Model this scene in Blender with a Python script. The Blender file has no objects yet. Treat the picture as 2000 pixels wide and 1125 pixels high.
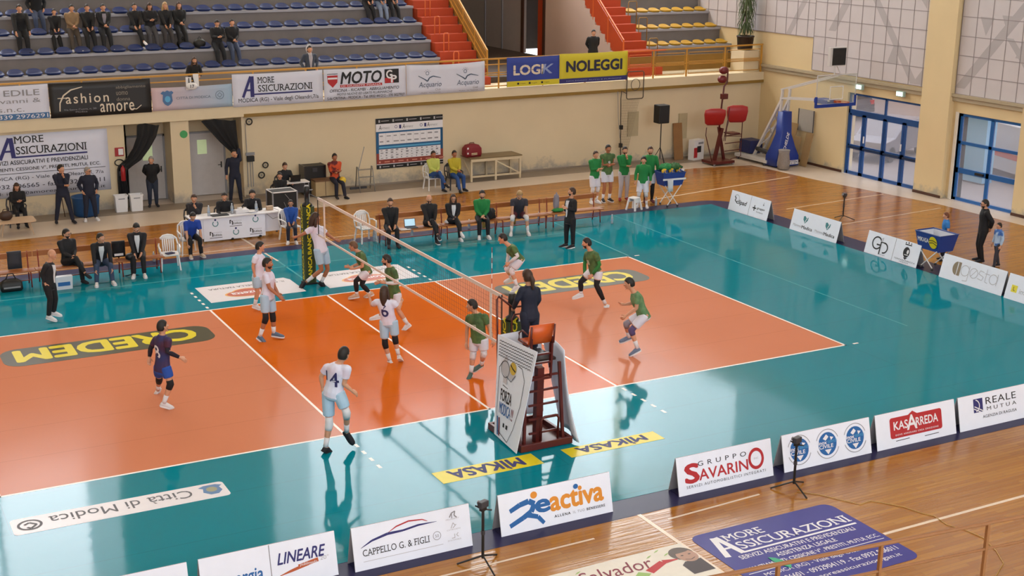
import bpy, bmesh, math, random
from mathutils import Vector, Matrix, Euler
random.seed(7)
SC = bpy.context.scene
COL = SC.collection
R = math.radians

# ------------------------------------------------------------------ camera, world, lights, exposure
CAM_LOC = (-11.0475, -25.9239, 9.1823)
CAM_ROT = (R(74.3925), R(-0.5649), R(-28.0703))
FPX = 2591.09
cam = bpy.data.cameras.new('camera')
cam.sensor_width = 36.0
cam.lens = FPX * 36.0 / 2000.0
cam.clip_end = 300
co = bpy.data.objects.new('camera', cam)
COL.objects.link(co)
co.location = CAM_LOC
co.rotation_euler = CAM_ROT
SC.camera = co
SC.view_settings.view_transform = 'Standard'
SC.view_settings.look = 'None'
SC.view_settings.exposure = 0.0
SC.view_settings.gamma = 1.0

world = bpy.data.worlds.new('world')
SC.world = world
world.use_nodes = True
world.node_tree.nodes['Background'].inputs[0].default_value = (0.82, 0.86, 0.95, 1)
world.node_tree.nodes['Background'].inputs[1].default_value = 2.4


def hall_lamp(x, y, z, sx, sy, power, col=(0.92, 0.96, 1.0), rot=(0, 0, 0)):
    l = bpy.data.lights.new('hall_lamp', 'AREA')
    l.shape = 'RECTANGLE'
    l.size, l.size_y = sx, sy
    l.energy = power
    l.color = col
    o = bpy.data.objects.new('hall_lamp', l)
    COL.objects.link(o)
    o.location = (x, y, z)
    o.rotation_euler = rot
    return o


LAMP = 95
for lx in (-16, -8, 0, 8, 16):
    for ly in (-19, -9, 1):
        hall_lamp(lx, ly, 17.5, 2.4, 1.2, LAMP)

MROT = Euler(CAM_ROT).to_matrix()


def ray(u, v):
    return MROT @ Vector(((u - 1000) / FPX, -(v - 562.5) / FPX, -1.0))


def G(u, v, z=0.0):
    """the point of the level z that the photograph shows at (u, v)"""
    d = ray(u, v)
    c = Vector(CAM_LOC)
    return c + d * ((z - c.z) / d.z)


def WY(u, v, y):
    d = ray(u, v)
    c = Vector(CAM_LOC)
    return c + d * ((y - c.y) / d.y)


# ------------------------------------------------------------------ materials
def lin(c):
    c /= 255.0
    return c / 12.92 if c <= 0.04045 else ((c + 0.055) / 1.055) ** 2.4


def rgb(h):
    if isinstance(h, str):
        return tuple(lin(int(h[i:i + 2], 16)) for i in (0, 2, 4))
    return h


MATS = {}


def mat(name, col, rough=0.6, var=0.06, scale=6.0, metal=0.0, spec=0.5, emit=0.0, bump=0.0, bscale=40.0, alpha=None, trans=0.0):
    if name in MATS:
        return MATS[name]
    m = bpy.data.materials.new(name)
    m.use_nodes = True
    nt = m.node_tree
    b = nt.nodes['Principled BSDF']
    c = rgb(col)
    b.inputs['Roughness'].default_value = rough
    b.inputs['Metallic'].default_value = metal
    b.inputs['Specular IOR Level'].default_value = spec
    if var > 0:
        tc = nt.nodes.new('ShaderNodeTexCoord')
        nz = nt.nodes.new('ShaderNodeTexNoise')
        nz.inputs['Scale'].default_value = scale
        nz.inputs['Detail'].default_value = 4
        nt.links.new(tc.outputs['Object'], nz.inputs['Vector'])
        mx = nt.nodes.new('ShaderNodeMix')
        mx.data_type = 'RGBA'
        mx.inputs[6].default_value = (*[x * (1 - var * 1.6) for x in c], 1)
        mx.inputs[7].default_value = (*[min(1, x * (1 + var * 1.6)) for x in c], 1)
        nt.links.new(nz.outputs['Fac'], mx.inputs[0])
        nt.links.new(mx.outputs[2], b.inputs['Base Color'])
    else:
        b.inputs['Base Color'].default_value = (*c, 1)
    if bump > 0:
        tc2 = nt.nodes.new('ShaderNodeTexCoord')
        n2 = nt.nodes.new('ShaderNodeTexNoise')
        n2.inputs['Scale'].default_value = bscale
        nt.links.new(tc2.outputs['Object'], n2.inputs['Vector'])
        bp = nt.nodes.new('ShaderNodeBump')
        bp.inputs['Strength'].default_value = bump
        bp.inputs['Distance'].default_value = 0.02
        nt.links.new(n2.outputs['Fac'], bp.inputs['Height'])
        nt.links.new(bp.outputs[0], b.inputs['Normal'])
    if emit > 0:
        b.inputs['Emission Color'].default_value = (*c, 1)
        b.inputs['Emission Strength'].default_value = emit
    if alpha is not None:
        b.inputs['Alpha'].default_value = alpha
    if trans > 0:
        b.inputs['Transmission Weight'].default_value = trans
    MATS[name] = m
    return m


def court_mat(name, col, rough=0.12, var=0.05, spec=0.06):
    """glossy sports flooring with faint welded sheet seams and a slightly uneven surface"""
    m = mat(name, col, rough, 0.0, spec=spec)
    nt = m.node_tree
    b = nt.nodes['Principled BSDF']
    c = rgb(col)
    tc = nt.nodes.new('ShaderNodeTexCoord')
    nz = nt.nodes.new('ShaderNodeTexNoise')
    nz.inputs['Scale'].default_value = 0.5
    nz.inputs['Detail'].default_value = 6
    nt.links.new(tc.outputs['Object'], nz.inputs['Vector'])
    mx = nt.nodes.new('ShaderNodeMix')
    mx.data_type = 'RGBA'
    mx.inputs[6].default_value = (*[x * (1 - var) for x in c], 1)
    mx.inputs[7].default_value = (*[x * (1 + var) for x in c], 1)
    nt.links.new(nz.outputs['Fac'], mx.inputs[0])
    br = nt.nodes.new('ShaderNodeTexBrick')
    br.inputs['Scale'].default_value = 1.0
    br.inputs['Brick Width'].default_value = 18.0
    br.inputs['Row Height'].default_value = 1.5
    br.inputs['Mortar Size'].default_value = 0.006
    br.inputs['Mortar Smooth'].default_value = 0.3
    br.inputs['Color1'].default_value = (1, 1, 1, 1)
    br.inputs['Color2'].default_value = (1, 1, 1, 1)
    br.inputs['Mortar'].default_value = (0.72, 0.72, 0.72, 1)
    nt.links.new(tc.outputs['Object'], br.inputs['Vector'])
    ml = nt.nodes.new('ShaderNodeMix')
    ml.data_type = 'RGBA'
    ml.blend_type = 'MULTIPLY'
    ml.inputs[0].default_value = 1.0
    nt.links.new(mx.outputs[2], ml.inputs[6])
    nt.links.new(br.outputs['Color'], ml.inputs[7])
    nt.links.new(ml.outputs[2], b.inputs['Base Color'])
    n2 = nt.nodes.new('ShaderNodeTexNoise')
    n2.inputs['Scale'].default_value = 0.9
    n2.inputs['Detail'].default_value = 5
    nt.links.new(tc.outputs['Object'], n2.inputs['Vector'])
    bp = nt.nodes.new('ShaderNodeBump')
    bp.inputs['Strength'].default_value = 0.05
    bp.inputs['Distance'].default_value = 0.05
    nt.links.new(n2.outputs['Fac'], bp.inputs['Height'])
    nt.links.new(bp.outputs[0], b.inputs['Normal'])
    rr = nt.nodes.new('ShaderNodeMapRange')
    rr.inputs[1].default_value = 0.3
    rr.inputs[2].default_value = 0.7
    rr.inputs[3].default_value = rough * 0.75
    rr.inputs[4].default_value = rough * 1.3
    nt.links.new(nz.outputs['Fac'], rr.inputs[0])
    nt.links.new(rr.outputs[0], b.inputs['Roughness'])
    return m


def parquet_mat():
    m = mat('parquet', 'a86b2c', 0.12, 0.0, spec=0.3)
    nt = m.node_tree
    b = nt.nodes['Principled BSDF']
    tc = nt.nodes.new('ShaderNodeTexCoord')
    br = nt.nodes.new('ShaderNodeTexBrick')
    br.inputs['Scale'].default_value = 1.0
    br.inputs['Brick Width'].default_value = 1.3
    br.inputs['Row Height'].default_value = 0.085
    br.inputs['Mortar Size'].default_value = 0.003
    br.inputs['Bias'].default_value = -0.1
    br.inputs['Color1'].default_value = (*rgb('955d1f'), 1)
    br.inputs['Color2'].default_value = (*rgb('a8712a'), 1)
    br.inputs['Mortar'].default_value = (*rgb('7d4e1c'), 1)
    br.offset = 0.37
    nt.links.new(tc.outputs['Object'], br.inputs['Vector'])
    mp = nt.nodes.new('ShaderNodeMapping')
    mp.inputs['Scale'].default_value = (0.6, 9.0, 1.0)
    nt.links.new(tc.outputs['Object'], mp.inputs['Vector'])
    nz = nt.nodes.new('ShaderNodeTexNoise')
    nz.inputs['Scale'].default_value = 2.0
    nz.inputs['Detail'].default_value = 6
    nt.links.new(mp.outputs[0], nz.inputs['Vector'])
    cr = nt.nodes.new('ShaderNodeMapRange')
    cr.inputs[3].default_value = 0.84
    cr.inputs[4].default_value = 1.14
    nt.links.new(nz.outputs['Fac'], cr.inputs[0])
    ml = nt.nodes.new('ShaderNodeMix')
    ml.data_type = 'RGBA'
    ml.blend_type = 'MULTIPLY'
    ml.inputs[0].default_value = 1.0
    nt.links.new(br.outputs['Color'], ml.inputs[6])
    nt.links.new(cr.outputs[0], ml.inputs[7])
    nt.links.new(ml.outputs[2], b.inputs['Base Color'])
    bp = nt.nodes.new('ShaderNodeBump')
    bp.inputs['Strength'].default_value = 0.35
    bp.inputs['Distance'].default_value = 0.01
    nt.links.new(br.outputs['Fac'], bp.inputs['Height'])
    bp.invert = True
    bp2 = nt.nodes.new('ShaderNodeBump')
    bp2.inputs['Strength'].default_value = 0.10
    bp2.inputs['Distance'].default_value = 0.05
    nt.links.new(nz.outputs['Fac'], bp2.inputs['Height'])
    nt.links.new(bp.outputs[0], bp2.inputs['Normal'])
    nt.links.new(bp2.outputs[0], b.inputs['Normal'])
    return m


def plaster_mat(name, col, stain, zlow=0.0, zhigh=0.9):
    """painted plaster with grey peeling damp patches near its foot (in blotches of their own shape)"""
    m = mat(name, col, 0.75, 0.0)
    nt = m.node_tree
    b = nt.nodes['Principled BSDF']
    tc = nt.nodes.new('ShaderNodeTexCoord')
    nz = nt.nodes.new('ShaderNodeTexNoise')
    nz.inputs['Scale'].default_value = 2.2
    nz.inputs['Detail'].default_value = 8
    nz.inputs['Roughness'].default_value = 0.65
    nt.links.new(tc.outputs['Object'], nz.inputs['Vector'])
    sp = nt.nodes.new('ShaderNodeSeparateXYZ')
    nt.links.new(tc.outputs['Object'], sp.inputs[0])
    mr = nt.nodes.new('ShaderNodeMapRange')
    mr.inputs[1].default_value = zlow
    mr.inputs[2].default_value = zhigh
    mr.inputs[3].default_value = 0.16
    mr.inputs[4].default_value = -0.34
    nt.links.new(sp.outputs['Z'], mr.inputs[0])
    ad = nt.nodes.new('ShaderNodeMath')
    ad.operation = 'ADD'
    nt.links.new(nz.outputs['Fac'], ad.inputs[0])
    nt.links.new(mr.outputs[0], ad.inputs[1])
    st = nt.nodes.new('ShaderNodeMapRange')
    st.inputs[1].default_value = 0.45
    st.inputs[2].default_value = 0.66
    nt.links.new(ad.outputs[0], st.inputs[0])
    n2 = nt.nodes.new('ShaderNodeTexNoise')
    n2.inputs['Scale'].default_value = 0.8
    n2.inputs['Detail'].default_value = 5
    nt.links.new(tc.outputs['Object'], n2.inputs['Vector'])
    c = rgb(col)
    m0 = nt.nodes.new('ShaderNodeMix')
    m0.data_type = 'RGBA'
    m0.inputs[6].default_value = (*[x * 0.92 for x in c], 1)
    m0.inputs[7].default_value = (*[min(1, x * 1.07) for x in c], 1)
    nt.links.new(n2.outputs['Fac'], m0.inputs[0])
    m1 = nt.nodes.new('ShaderNodeMix')
    m1.data_type = 'RGBA'
    nt.links.new(st.outputs[0], m1.inputs[0])
    nt.links.new(m0.outputs[2], m1.inputs[6])
    m1.inputs[7].default_value = (*rgb(stain), 1)
    nt.links.new(m1.outputs[2], b.inputs['Base Color'])
    return m


# ------------------------------------------------------------------ mesh helper
class MB:
    def __init__(s):
        s.v, s.f, s.m, s.mats = [], [], [], []
        s.cur = 0

    def use(s, material):
        if material not in s.mats:
            s.mats.append(material)
        s.cur = s.mats.index(material)
        return s

    def add(s, vs, fs):
        n = len(s.v)
        s.v += [tuple(v) for v in vs]
        for f in fs:
            s.f.append([i + n for i in f])
            s.m.append(s.cur)
        return s

    def box(s, x0, x1, y0, y1, z0, z1, M=None):
        vs = [(x, y, z) for z in (z0, z1) for y in (y0, y1) for x in (x0, x1)]
        if M is not None:
            vs = [M @ Vector(v) for v in vs]
        return s.add(vs, [(0, 2, 3, 1), (4, 5, 7, 6), (0, 1, 5, 4), (2, 6, 7, 3), (0, 4, 6, 2), (1, 3, 7, 5)])

    def hexa(s, p):
        """8 points: bottom loop then top loop"""
        return s.add(p, [(3, 2, 1, 0), (4, 5, 6, 7), (0, 1, 5, 4), (1, 2, 6, 5), (2, 3, 7, 6), (3, 0, 4, 7)])

    def prism(s, poly, z0, z1, M=None):
        n = len(poly)
        vs = [(p[0], p[1], z0) for p in poly] + [(p[0], p[1], z1) for p in poly]
        if M is not None:
            vs = [M @ Vector(v) for v in vs]
        fs = [tuple(range(n - 1, -1, -1)), tuple(range(n, 2 * n))]
        fs += [(i, (i + 1) % n, n + (i + 1) % n, n + i) for i in range(n)]
        return s.add(vs, fs)

    def poly(s, pts):
        return s.add(pts, [tuple(range(len(pts)))])

    def bar(s, a, b, w, h=None):
        """square-section bar from a to b"""
        a, b = Vector(a), Vector(b)
        h = h or w
        d = (b - a).normalized()
        up = Vector((0, 0, 1)) if abs(d.z) < 0.95 else Vector((1, 0, 0))
        x = d.cross(up).normalized() * (w / 2)
        y = x.normalized().cross(d).normalized() * (h / 2)
        return s.hexa([a - x - y, a + x - y, a + x + y, a - x + y, b - x - y, b + x - y, b + x + y, b - x + y])

    def tube(s, pts, rad, n=8, caps=True, closed=False):
        pts = [Vector(p) for p in pts]
        k = len(pts)
        if not isinstance(rad, (list, tuple)):
            rad = [rad] * k
        rings = []
        ref = None
        for i in range(k):
            if closed:
                d = pts[(i + 1) % k] - pts[i - 1]
            else:
                d = pts[min(i + 1, k - 1)] - pts[max(i - 1, 0)]
            d.normalize()
            if ref is None:
                ref = Vector((0, 0, 1)) if abs(d.z) < 0.9 else Vector((1, 0, 0))
            x = d.cross(ref)
            if x.length < 1e-4:
                x = d.cross(Vector((0.3, 1, 0.2)))
            x.normalize()
            y = x.cross(d).normalized()
            ref = y
            rings.append([pts[i] + (x * math.cos(2 * math.pi * j / n) + y * math.sin(2 * math.pi * j / n)) * rad[i] for j in range(n)])
        vs = [p for r in rings for p in r]
        fs = []
        for i in range(k if closed else k - 1):
            for j in range(n):
                a, b2 = i * n, ((i + 1) % k) * n
                fs.append((a + j, a + (j + 1) % n, b2 + (j + 1) % n, b2 + j))
        if caps and not closed:
            fs.append(tuple(range(n - 1, -1, -1)))
            fs.append(tuple((k - 1) * n + j for j in range(n)))
        return s.add(vs, fs)

    def loft(s, rings):
        """closed skin through rings (equal counts), capped"""
        n = len(rings[0])
        vs = [p for r in rings for p in r]
        fs = []
        for i in range(len(rings) - 1):
            for j in range(n):
                fs.append((i * n + j, i * n + (j + 1) % n, (i + 1) * n + (j + 1) % n, (i + 1) * n + j))
        fs.append(tuple(range(n - 1, -1, -1)))
        fs.append(tuple((len(rings) - 1) * n + j for j in range(n)))
        return s.add(vs, fs)

    def cyl(s, c, r, h, n=16, r2=None):
        r2 = r if r2 is None else r2
        c = Vector(c)
        a = [c + Vector((r * math.cos(2 * math.pi * j / n), r * math.sin(2 * math.pi * j / n), 0)) for j in range(n)]
        b = [c + Vector((r2 * math.cos(2 * math.pi * j / n), r2 * math.sin(2 * math.pi * j / n), h)) for j in range(n)]
        return s.loft([a, b])

    def lathe(s, c, prof, n=16):
        c = Vector(c)
        return s.loft([[c + Vector((r * math.cos(2 * math.pi * j / n), r * math.sin(2 * math.pi * j / n), z)) for j in range(n)] for r, z in prof])

    def ball(s, c, rx, ry=None, rz=None, n=14, m=9, M=None, fn=None):
        ry = rx if ry is None else ry
        rz = rx if rz is None else rz
        c = Vector(c)
        rings = []
        for i in range(1, m):
            t = math.pi * i / m
            ring = []
            for j in range(n):
                a = 2 * math.pi * j / n
                d = Vector((math.sin(t) * math.cos(a), math.sin(t) * math.sin(a), -math.cos(t)))
                if fn:
                    p = fn(d)
                else:
                    p = Vector((d.x * rx, d.y * ry, d.z * rz))
                if M is not None:
                    p = M @ p
                ring.append(c + p)
            rings.append(ring)
        k = len(s.v)
        s.loft(rings)
        return s

    def build(s, name, material=None, parent=None, smooth=False, loc=None, bevel=0.0, mods=None):
        me = bpy.data.meshes.new(name)
        me.from_pydata(s.v, [], s.f)
        ms = s.mats if s.mats else [material]
        for x in ms:
            me.materials.append(x)
        if s.mats:
            me.polygons.foreach_set('material_index', s.m)
        if smooth:
            me.polygons.foreach_set('use_smooth', [True] * len(me.polygons))
        me.update()
        bm = bmesh.new()
        bm.from_mesh(me)
        bmesh.ops.recalc_face_normals(bm, faces=bm.faces)
        bm.to_mesh(me)
        bm.free()
        o = bpy.data.objects.new(name, me)
        COL.objects.link(o)
        if parent is not None:
            o.parent = parent
        if loc is not None:
            o.location = loc
        if bevel > 0:
            bv = o.modifiers.new('bevel', 'BEVEL')
            bv.width = bevel
            bv.segments = 2
            bv.limit_method = 'ANGLE'
        return o


def tag(o, label=None, cat=None, group=None, kind=None):
    if label:
        o['label'] = label
    if cat:
        o['category'] = cat
    if group:
        o['group'] = group
    if kind:
        o['kind'] = kind
    return o


def thing(name, label, cat, loc=(0, 0, 0), rz=0.0, group=None, rot=None):
    o = bpy.data.objects.new(name, None)
    o.empty_display_size = 0.2
    COL.objects.link(o)
    o.location = loc
    o.rotation_euler = rot if rot is not None else (0, 0, rz)
    return tag(o, label, cat, group)


def struct(name, mb, material=None, smooth=False, loc=None):
    o = mb.build(name, material, None, smooth, loc)
    o['kind'] = 'structure'
    return o


def dup(root, loc, rz=None, label=None, group=None):
    r = root.copy()
    COL.objects.link(r)
    r.location = loc
    if rz is not None:
        r.rotation_euler = (0, 0, rz)
    if label:
        r['label'] = label
    if group:
        r['group'] = group
    for ch in list(root.children):
        c = ch.copy()
        COL.objects.link(c)
        c.parent = r
        for g in list(ch.children):
            d = g.copy()
            COL.objects.link(d)
            d.parent = c
    return r


# lettering: flat print on a panel's own plane (x to the right, y up, z out of the panel)
def text(parent, s, box, material, name='lettering', bold=0.0, shear=0.0, z=0.004, keep=False, label=None, spacing=1.0, turn=False, serif=False):
    """print s so that it fills box = (x0, y0, x1, y1) in the parent's plane"""
    cu = bpy.data.curves.new('t', 'FONT')
    cu.body = s
    cu.shear = shear
    cu.space_character = spacing
    cu.resolution_u = 3
    to = bpy.data.objects.new('t', cu)
    me = bpy.data.meshes.new_from_object(to)
    bpy.data.objects.remove(to)
    bpy.data.curves.remove(cu)
    xs = [v.co.x for v in me.vertices]
    ys = [v.co.y for v in me.vertices]
    if not xs:
        return None
    x0, x1, y0, y1 = min(xs), max(xs), min(ys), max(ys)
    sx = (box[2] - box[0]) / max(1e-6, x1 - x0)
    sy = (box[3] - box[1]) / max(1e-6, y1 - y0)
    if keep:
        sx = sy = min(sx, sy)
    cx, cy = (box[0] + box[2]) / 2, (box[1] + box[3]) / 2
    k = -1 if turn else 1
    for v in me.vertices:
        v.co.x = cx + k * (v.co.x - (x0 + x1) / 2) * sx
        v.co.y = cy + k * (v.co.y - (y0 + y1) / 2) * sy
        v.co.z = z
    if serif:
        # slab feet on the stems, letter by letter (every letter used this way is one loose piece)
        par = list(range(len(me.vertices)))

        def root(i):
            while par[i] != i:
                par[i] = par[par[i]]
                i = par[i]
            return i
        for p in me.polygons:
            a = root(p.vertices[0])
            for q in p.vertices[1:]:
                par[root(q)] = a
        isl = {}
        for i, v in enumerate(me.vertices):
            isl.setdefault(root(i), []).append(v.co)
        gl = sorted(([min(c.x for c in q), max(c.x for c in q), min(c.y for c in q), max(c.y for c in q)] for q in isl.values()), key=lambda q: q[0])
        ch = [c for c in s if c.isalpha() or c in '.&']
        H = box[3] - box[1]
        L, T = H * .17, H * .07
        V, F = [v.co.copy() for v in me.vertices], [tuple(p.vertices) for p in me.polygons]
        for c, (a0, a1, b0, b1) in zip(ch, gl):
            w = a1 - a0
            pts = {'A': ((.06, 0), (.94, 0)), 'M': ((.06, 0), (.94, 0), (.08, 1), (.92, 1)), 'R': ((.1, 0), (.1, 1), (.95, 0)), 'E': ((.1, 0), (.1, 1)), 'I': ((.5, 0), (.5, 1)), 'U': ((.06, 1), (.94, 1)),
                   'N': ((.08, 0), (.08, 1), (.92, 1)), 'P': ((.1, 0), (.1, 1)), 'L': ((.1, 0), (.1, 1)), 'F': ((.1, 0), (.1, 1))}.get(c, ())
            for u, t in pts:
                x, y = a0 + w * u, b0 if t == 0 else b1 - T
                n = len(V)
                V += [Vector((x - L, y, z + .0001)), Vector((x + L, y, z + .0001)), Vector((x + L, y + T, z + .0001)), Vector((x - L, y + T, z + .0001))]
                F.append((n, n + 1, n + 2, n + 3))
        bpy.data.meshes.remove(me)
        me = bpy.data.meshes.new(name)
        me.from_pydata(V, [], F)
    if bold > 0:      # heavier strokes: the same outline printed several times, a hair apart
        vs = [v.co.copy() for v in me.vertices]
        fs = [tuple(p.vertices) for p in me.polygons]
        q = bold * .8
        bx, by = q * sx * .8, q * sy * .8
        V, F = list(vs), list(fs)
        for i, (dx, dy) in enumerate(((1, 0), (-1, 0), (0, 1), (0, -1), (.7, .7), (-.7, .7), (.7, -.7), (-.7, -.7))):
            n = len(V)
            V += [v + Vector((dx * bx, dy * by, -.00012 * (i + 1))) for v in vs]
            F += [tuple(a + n for a in f) for f in fs]
        bpy.data.meshes.remove(me)
        me = bpy.data.meshes.new(name)
        me.from_pydata(V, [], F)
    me.name = name
    me.materials.append(material)
    o = bpy.data.objects.new(name, me)
    COL.objects.link(o)
    o.parent = parent
    if label:
        o['label'] = label
    return o


def mark(parent, shapes, material, name='logo', z=0.0035, turn=None, label=None):
    """flat printed shapes: list of polygons in the parent's plane, all of one colour"""
    mb = MB()
    for i, p in enumerate(shapes):
        mb.poly([(x, y, z + 0.00008 * i) for x, y in p])
    o = mb.build(name, material, parent)
    if label:
        o['label'] = label
    return o


def circ(cx, cy, rx, ry=None, n=24, a0=0, a1=360):
    ry = rx if ry is None else ry
    full = abs(a1 - a0) >= 360
    m = n if full else n + 1
    return [(cx + rx * math.cos(R(a0 + (a1 - a0) * i / n)), cy + ry * math.sin(R(a0 + (a1 - a0) * i / n))) for i in range(m)]


def rect(x0, y0, x1, y1):
    return [(x0, y0), (x1, y0), (x1, y1), (x0, y1)]


def stroke(pts, w):
    """polyline as a list of quads of width w (or widths)"""
    out = []
    for i in range(len(pts) - 1):
        (x0, y0), (x1, y1) = pts[i], pts[i + 1]
        w0, w1 = (w[i], w[i + 1]) if isinstance(w, (list, tuple)) else (w, w)
        L = math.hypot(x1 - x0, y1 - y0) or 1e-6
        nx, ny = -(y1 - y0) / L, (x1 - x0) / L
        out.append([(x0 + nx * w0 / 2, y0 + ny * w0 / 2), (x0 - nx * w0 / 2, y0 - ny * w0 / 2), (x1 - nx * w1 / 2, y1 - ny * w1 / 2), (x1 + nx * w1 / 2, y1 + ny * w1 / 2)])
    return out


def ring(cx, cy, r0, r1, n=28, a0=0, a1=360, sq=1.0):
    out = []
    for i in range(n):
        t0, t1 = R(a0 + (a1 - a0) * i / n), R(a0 + (a1 - a0) * (i + 1) / n)
        out.append([(cx + r0 * math.cos(t0), cy + r0 * sq * math.sin(t0)), (cx + r1 * math.cos(t0), cy + r1 * sq * math.sin(t0)),
                    (cx + r1 * math.cos(t1), cy + r1 * sq * math.sin(t1)), (cx + r0 * math.cos(t1), cy + r0 * sq * math.sin(t1))])
    return out


def rrect(x0, y0, x1, y1, r, n=5):
    p = []
    for cx, cy, a in ((x1 - r, y1 - r, 0), (x0 + r, y1 - r, 90), (x0 + r, y0 + r, 180), (x1 - r, y0 + r, 270)):
        for i in range(n + 1):
            t = R(a + 90 * i / n)
            p.append((cx + r * math.cos(t), cy + r * math.sin(t)))
    return p


def WX(u, v, x):
    d = ray(u, v)
    c = Vector(CAM_LOC)
    return c + d * ((x - c.x) / d.x)


def drift(x):
    """the long balcony rises very slightly towards the right-hand wall"""
    return 0.0062 * (x + 6.0)


# ------------------------------------------------------------------ base colours
M_WALL = plaster_mat('cream plaster', 'd6c3a2', 'a79d90')
M_WALLR = plaster_mat('yellow plaster', 'd6bf94', 'aaa08e', 0.0, 0.7)
M_CREAM = mat('cream paint', 'd9c7a6', 0.7, 0.05, 1.5)
M_OCHRE = mat('ochre paint', '8a6a2a', 0.6)
M_TILE = mat('pale stone tile', 'c9b8a8', 0.35, 0.08, 1.2)
M_DARKTILE = mat('grey stone edge', '8a7c6e', 0.5, 0.1, 2.0)
M_PARQ = parquet_mat()
M_TEAL = court_mat('teal court', '087888', 0.065, spec=0.07)
M_TERRA = court_mat('terracotta court', 'c47a5b', 0.13, spec=0.016)
M_ORANGE = court_mat('orange court', 'c86017', 0.12, spec=0.016)
M_NAVY = mat('navy floor sheet', '2d2b4a', 0.3, 0.05, spec=0.1)
M_LINE = mat('white line paint', 'efe6e0', 0.3, 0.02, spec=0.1)
M_LINE2 = mat('pale teal line', '3c9aa2', 0.25, 0.02, spec=0.1)
M_WLINE = mat('cream floor line', 'd8c2ac', 0.3, 0.04)
M_CONC = mat('grey concrete', '7c7573', 0.85, 0.12, 1.6)
M_CONCD = mat('dark concrete', '6e645d', 0.85, 0.12, 1.6)
M_LIP = mat('white bench concrete', 'a09fa8', 0.7, 0.08, 3)
M_RED = mat('orange red paint', 'b23f16', 0.5, 0.08, 2)
M_REDP = mat('orange red panel', 'b5451f', 0.45, 0.08, 2)
M_GOLD = mat('ochre yellow steel', 'c08a35', 0.4, 0.05)
M_GOLDP = mat('ochre board', '8f6a2a', 0.55, 0.1, 3)
M_ORRAIL = mat('orange steel', 'd86a30', 0.4, 0.04)
M_PINK = mat('pinkish white plaster', 'c3aa9c', 0.8, 0.06, 0.8)
M_WHITE = mat('white paint', 'dcd9dc', 0.45, 0.02)
M_WHITEP = mat('white plastic', 'e2dfe0', 0.35, 0.02)
M_BLACK = mat('black', '101012', 0.5, 0.1)
M_DKGREY = mat('dark grey', '35343a', 0.5, 0.1)
M_GREY = mat('mid grey', '8b8a8e', 0.5, 0.06)
M_DBLUE = mat('blue door paint', '1d4a86', 0.35, 0.04)
M_BROWN = mat('brown wood', '4a2a1a', 0.5, 0.1)
M_PANEL = mat('white wall panel', 'c3bbbc', 0.6, 0.05, 1.2)
M_TRUSSSHADE = mat('grey wall panel', 'aaa3a4', 0.6, 0.05, 1.2)
M_JOINT = mat('panel joint', '93898a', 0.7, 0.05)

# ------------------------------------------------------------------ floors
mb = MB().box(-28, 23.4, -32, 34, -0.2, -0.004)
struct('floor', mb, M_TILE)
mb = MB().prism([(-28, 13.6), (-6.5, 13.95), (6.8, 14.6), (18.8, 15.0), (21.2, 14.6), (21.5, 11.2), (22.4, 6.0), (22.5, -16.5), (-28, -16.5)][::-1], -0.02, 0.0)
struct('floor_parquet', mb, M_PARQ)
mb = MB().box(-28, 23.35, 16.1, 17.05, -0.003, 0.004)
struct('floor_edge', mb, M_DARKTILE)

mb = MB().prism([(-17, -9.75), (-17, 9.8)] + [(15.3 + 1.0 * math.sin(R(a)), 8.9 + 1.0 * math.cos(R(a))) for a in range(0, 91, 15)] + [(16.3, -9.75)], 0.0, 0.003)
mat_navy = struct('floor_border', mb, M_NAVY)

XS = [-16, -9, -3, 3, 9, 15.4]
YS = [-9.15, -4.5, 4.5, 9.3]
mb = MB()
for i in range(5):
    for j in range(3):
        m = M_TEAL
        if j == 1 and 1 <= i <= 3:
            m = M_ORANGE if i == 2 else M_TERRA
        mb.use(m).poly([(XS[i], YS[j], 0.006), (XS[i + 1], YS[j], 0.006), (XS[i + 1], YS[j + 1], 0.006), (XS[i], YS[j + 1], 0.006)])
mb.use(M_TEAL)
for (a, b) in (((-16, -9.15), (15.4, -9.15)), ((15.4, -9.15), (15.4, 9.3)), ((15.4, 9.3), (-16, 9.3))):
    mb.poly([(a[0], a[1], 0.001), (b[0], b[1], 0.001), (b[0], b[1], 0.006), (a[0], a[1], 0.006)])
court = struct('floor_court', mb)


def line(a, b, w, m=M_LINE, z0=0.004, z1=0.0075, name='court_line'):
    a, b = Vector((*a, 0)), Vector((*b, 0))
    d = (b - a).normalized()
    n = Vector((-d.y, d.x, 0)) * w / 2
    mb = MB().hexa([a - n + Vector((0, 0, z0)), b - n + Vector((0, 0, z0)), b + n + Vector((0, 0, z0)), a + n + Vector((0, 0, z0)),
                    a - n + Vector((0, 0, z1)), b - n + Vector((0, 0, z1)), b + n + Vector((0, 0, z1)), a + n + Vector((0, 0, z1))])
    o = mb.build(name, m, court)
    return o


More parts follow.
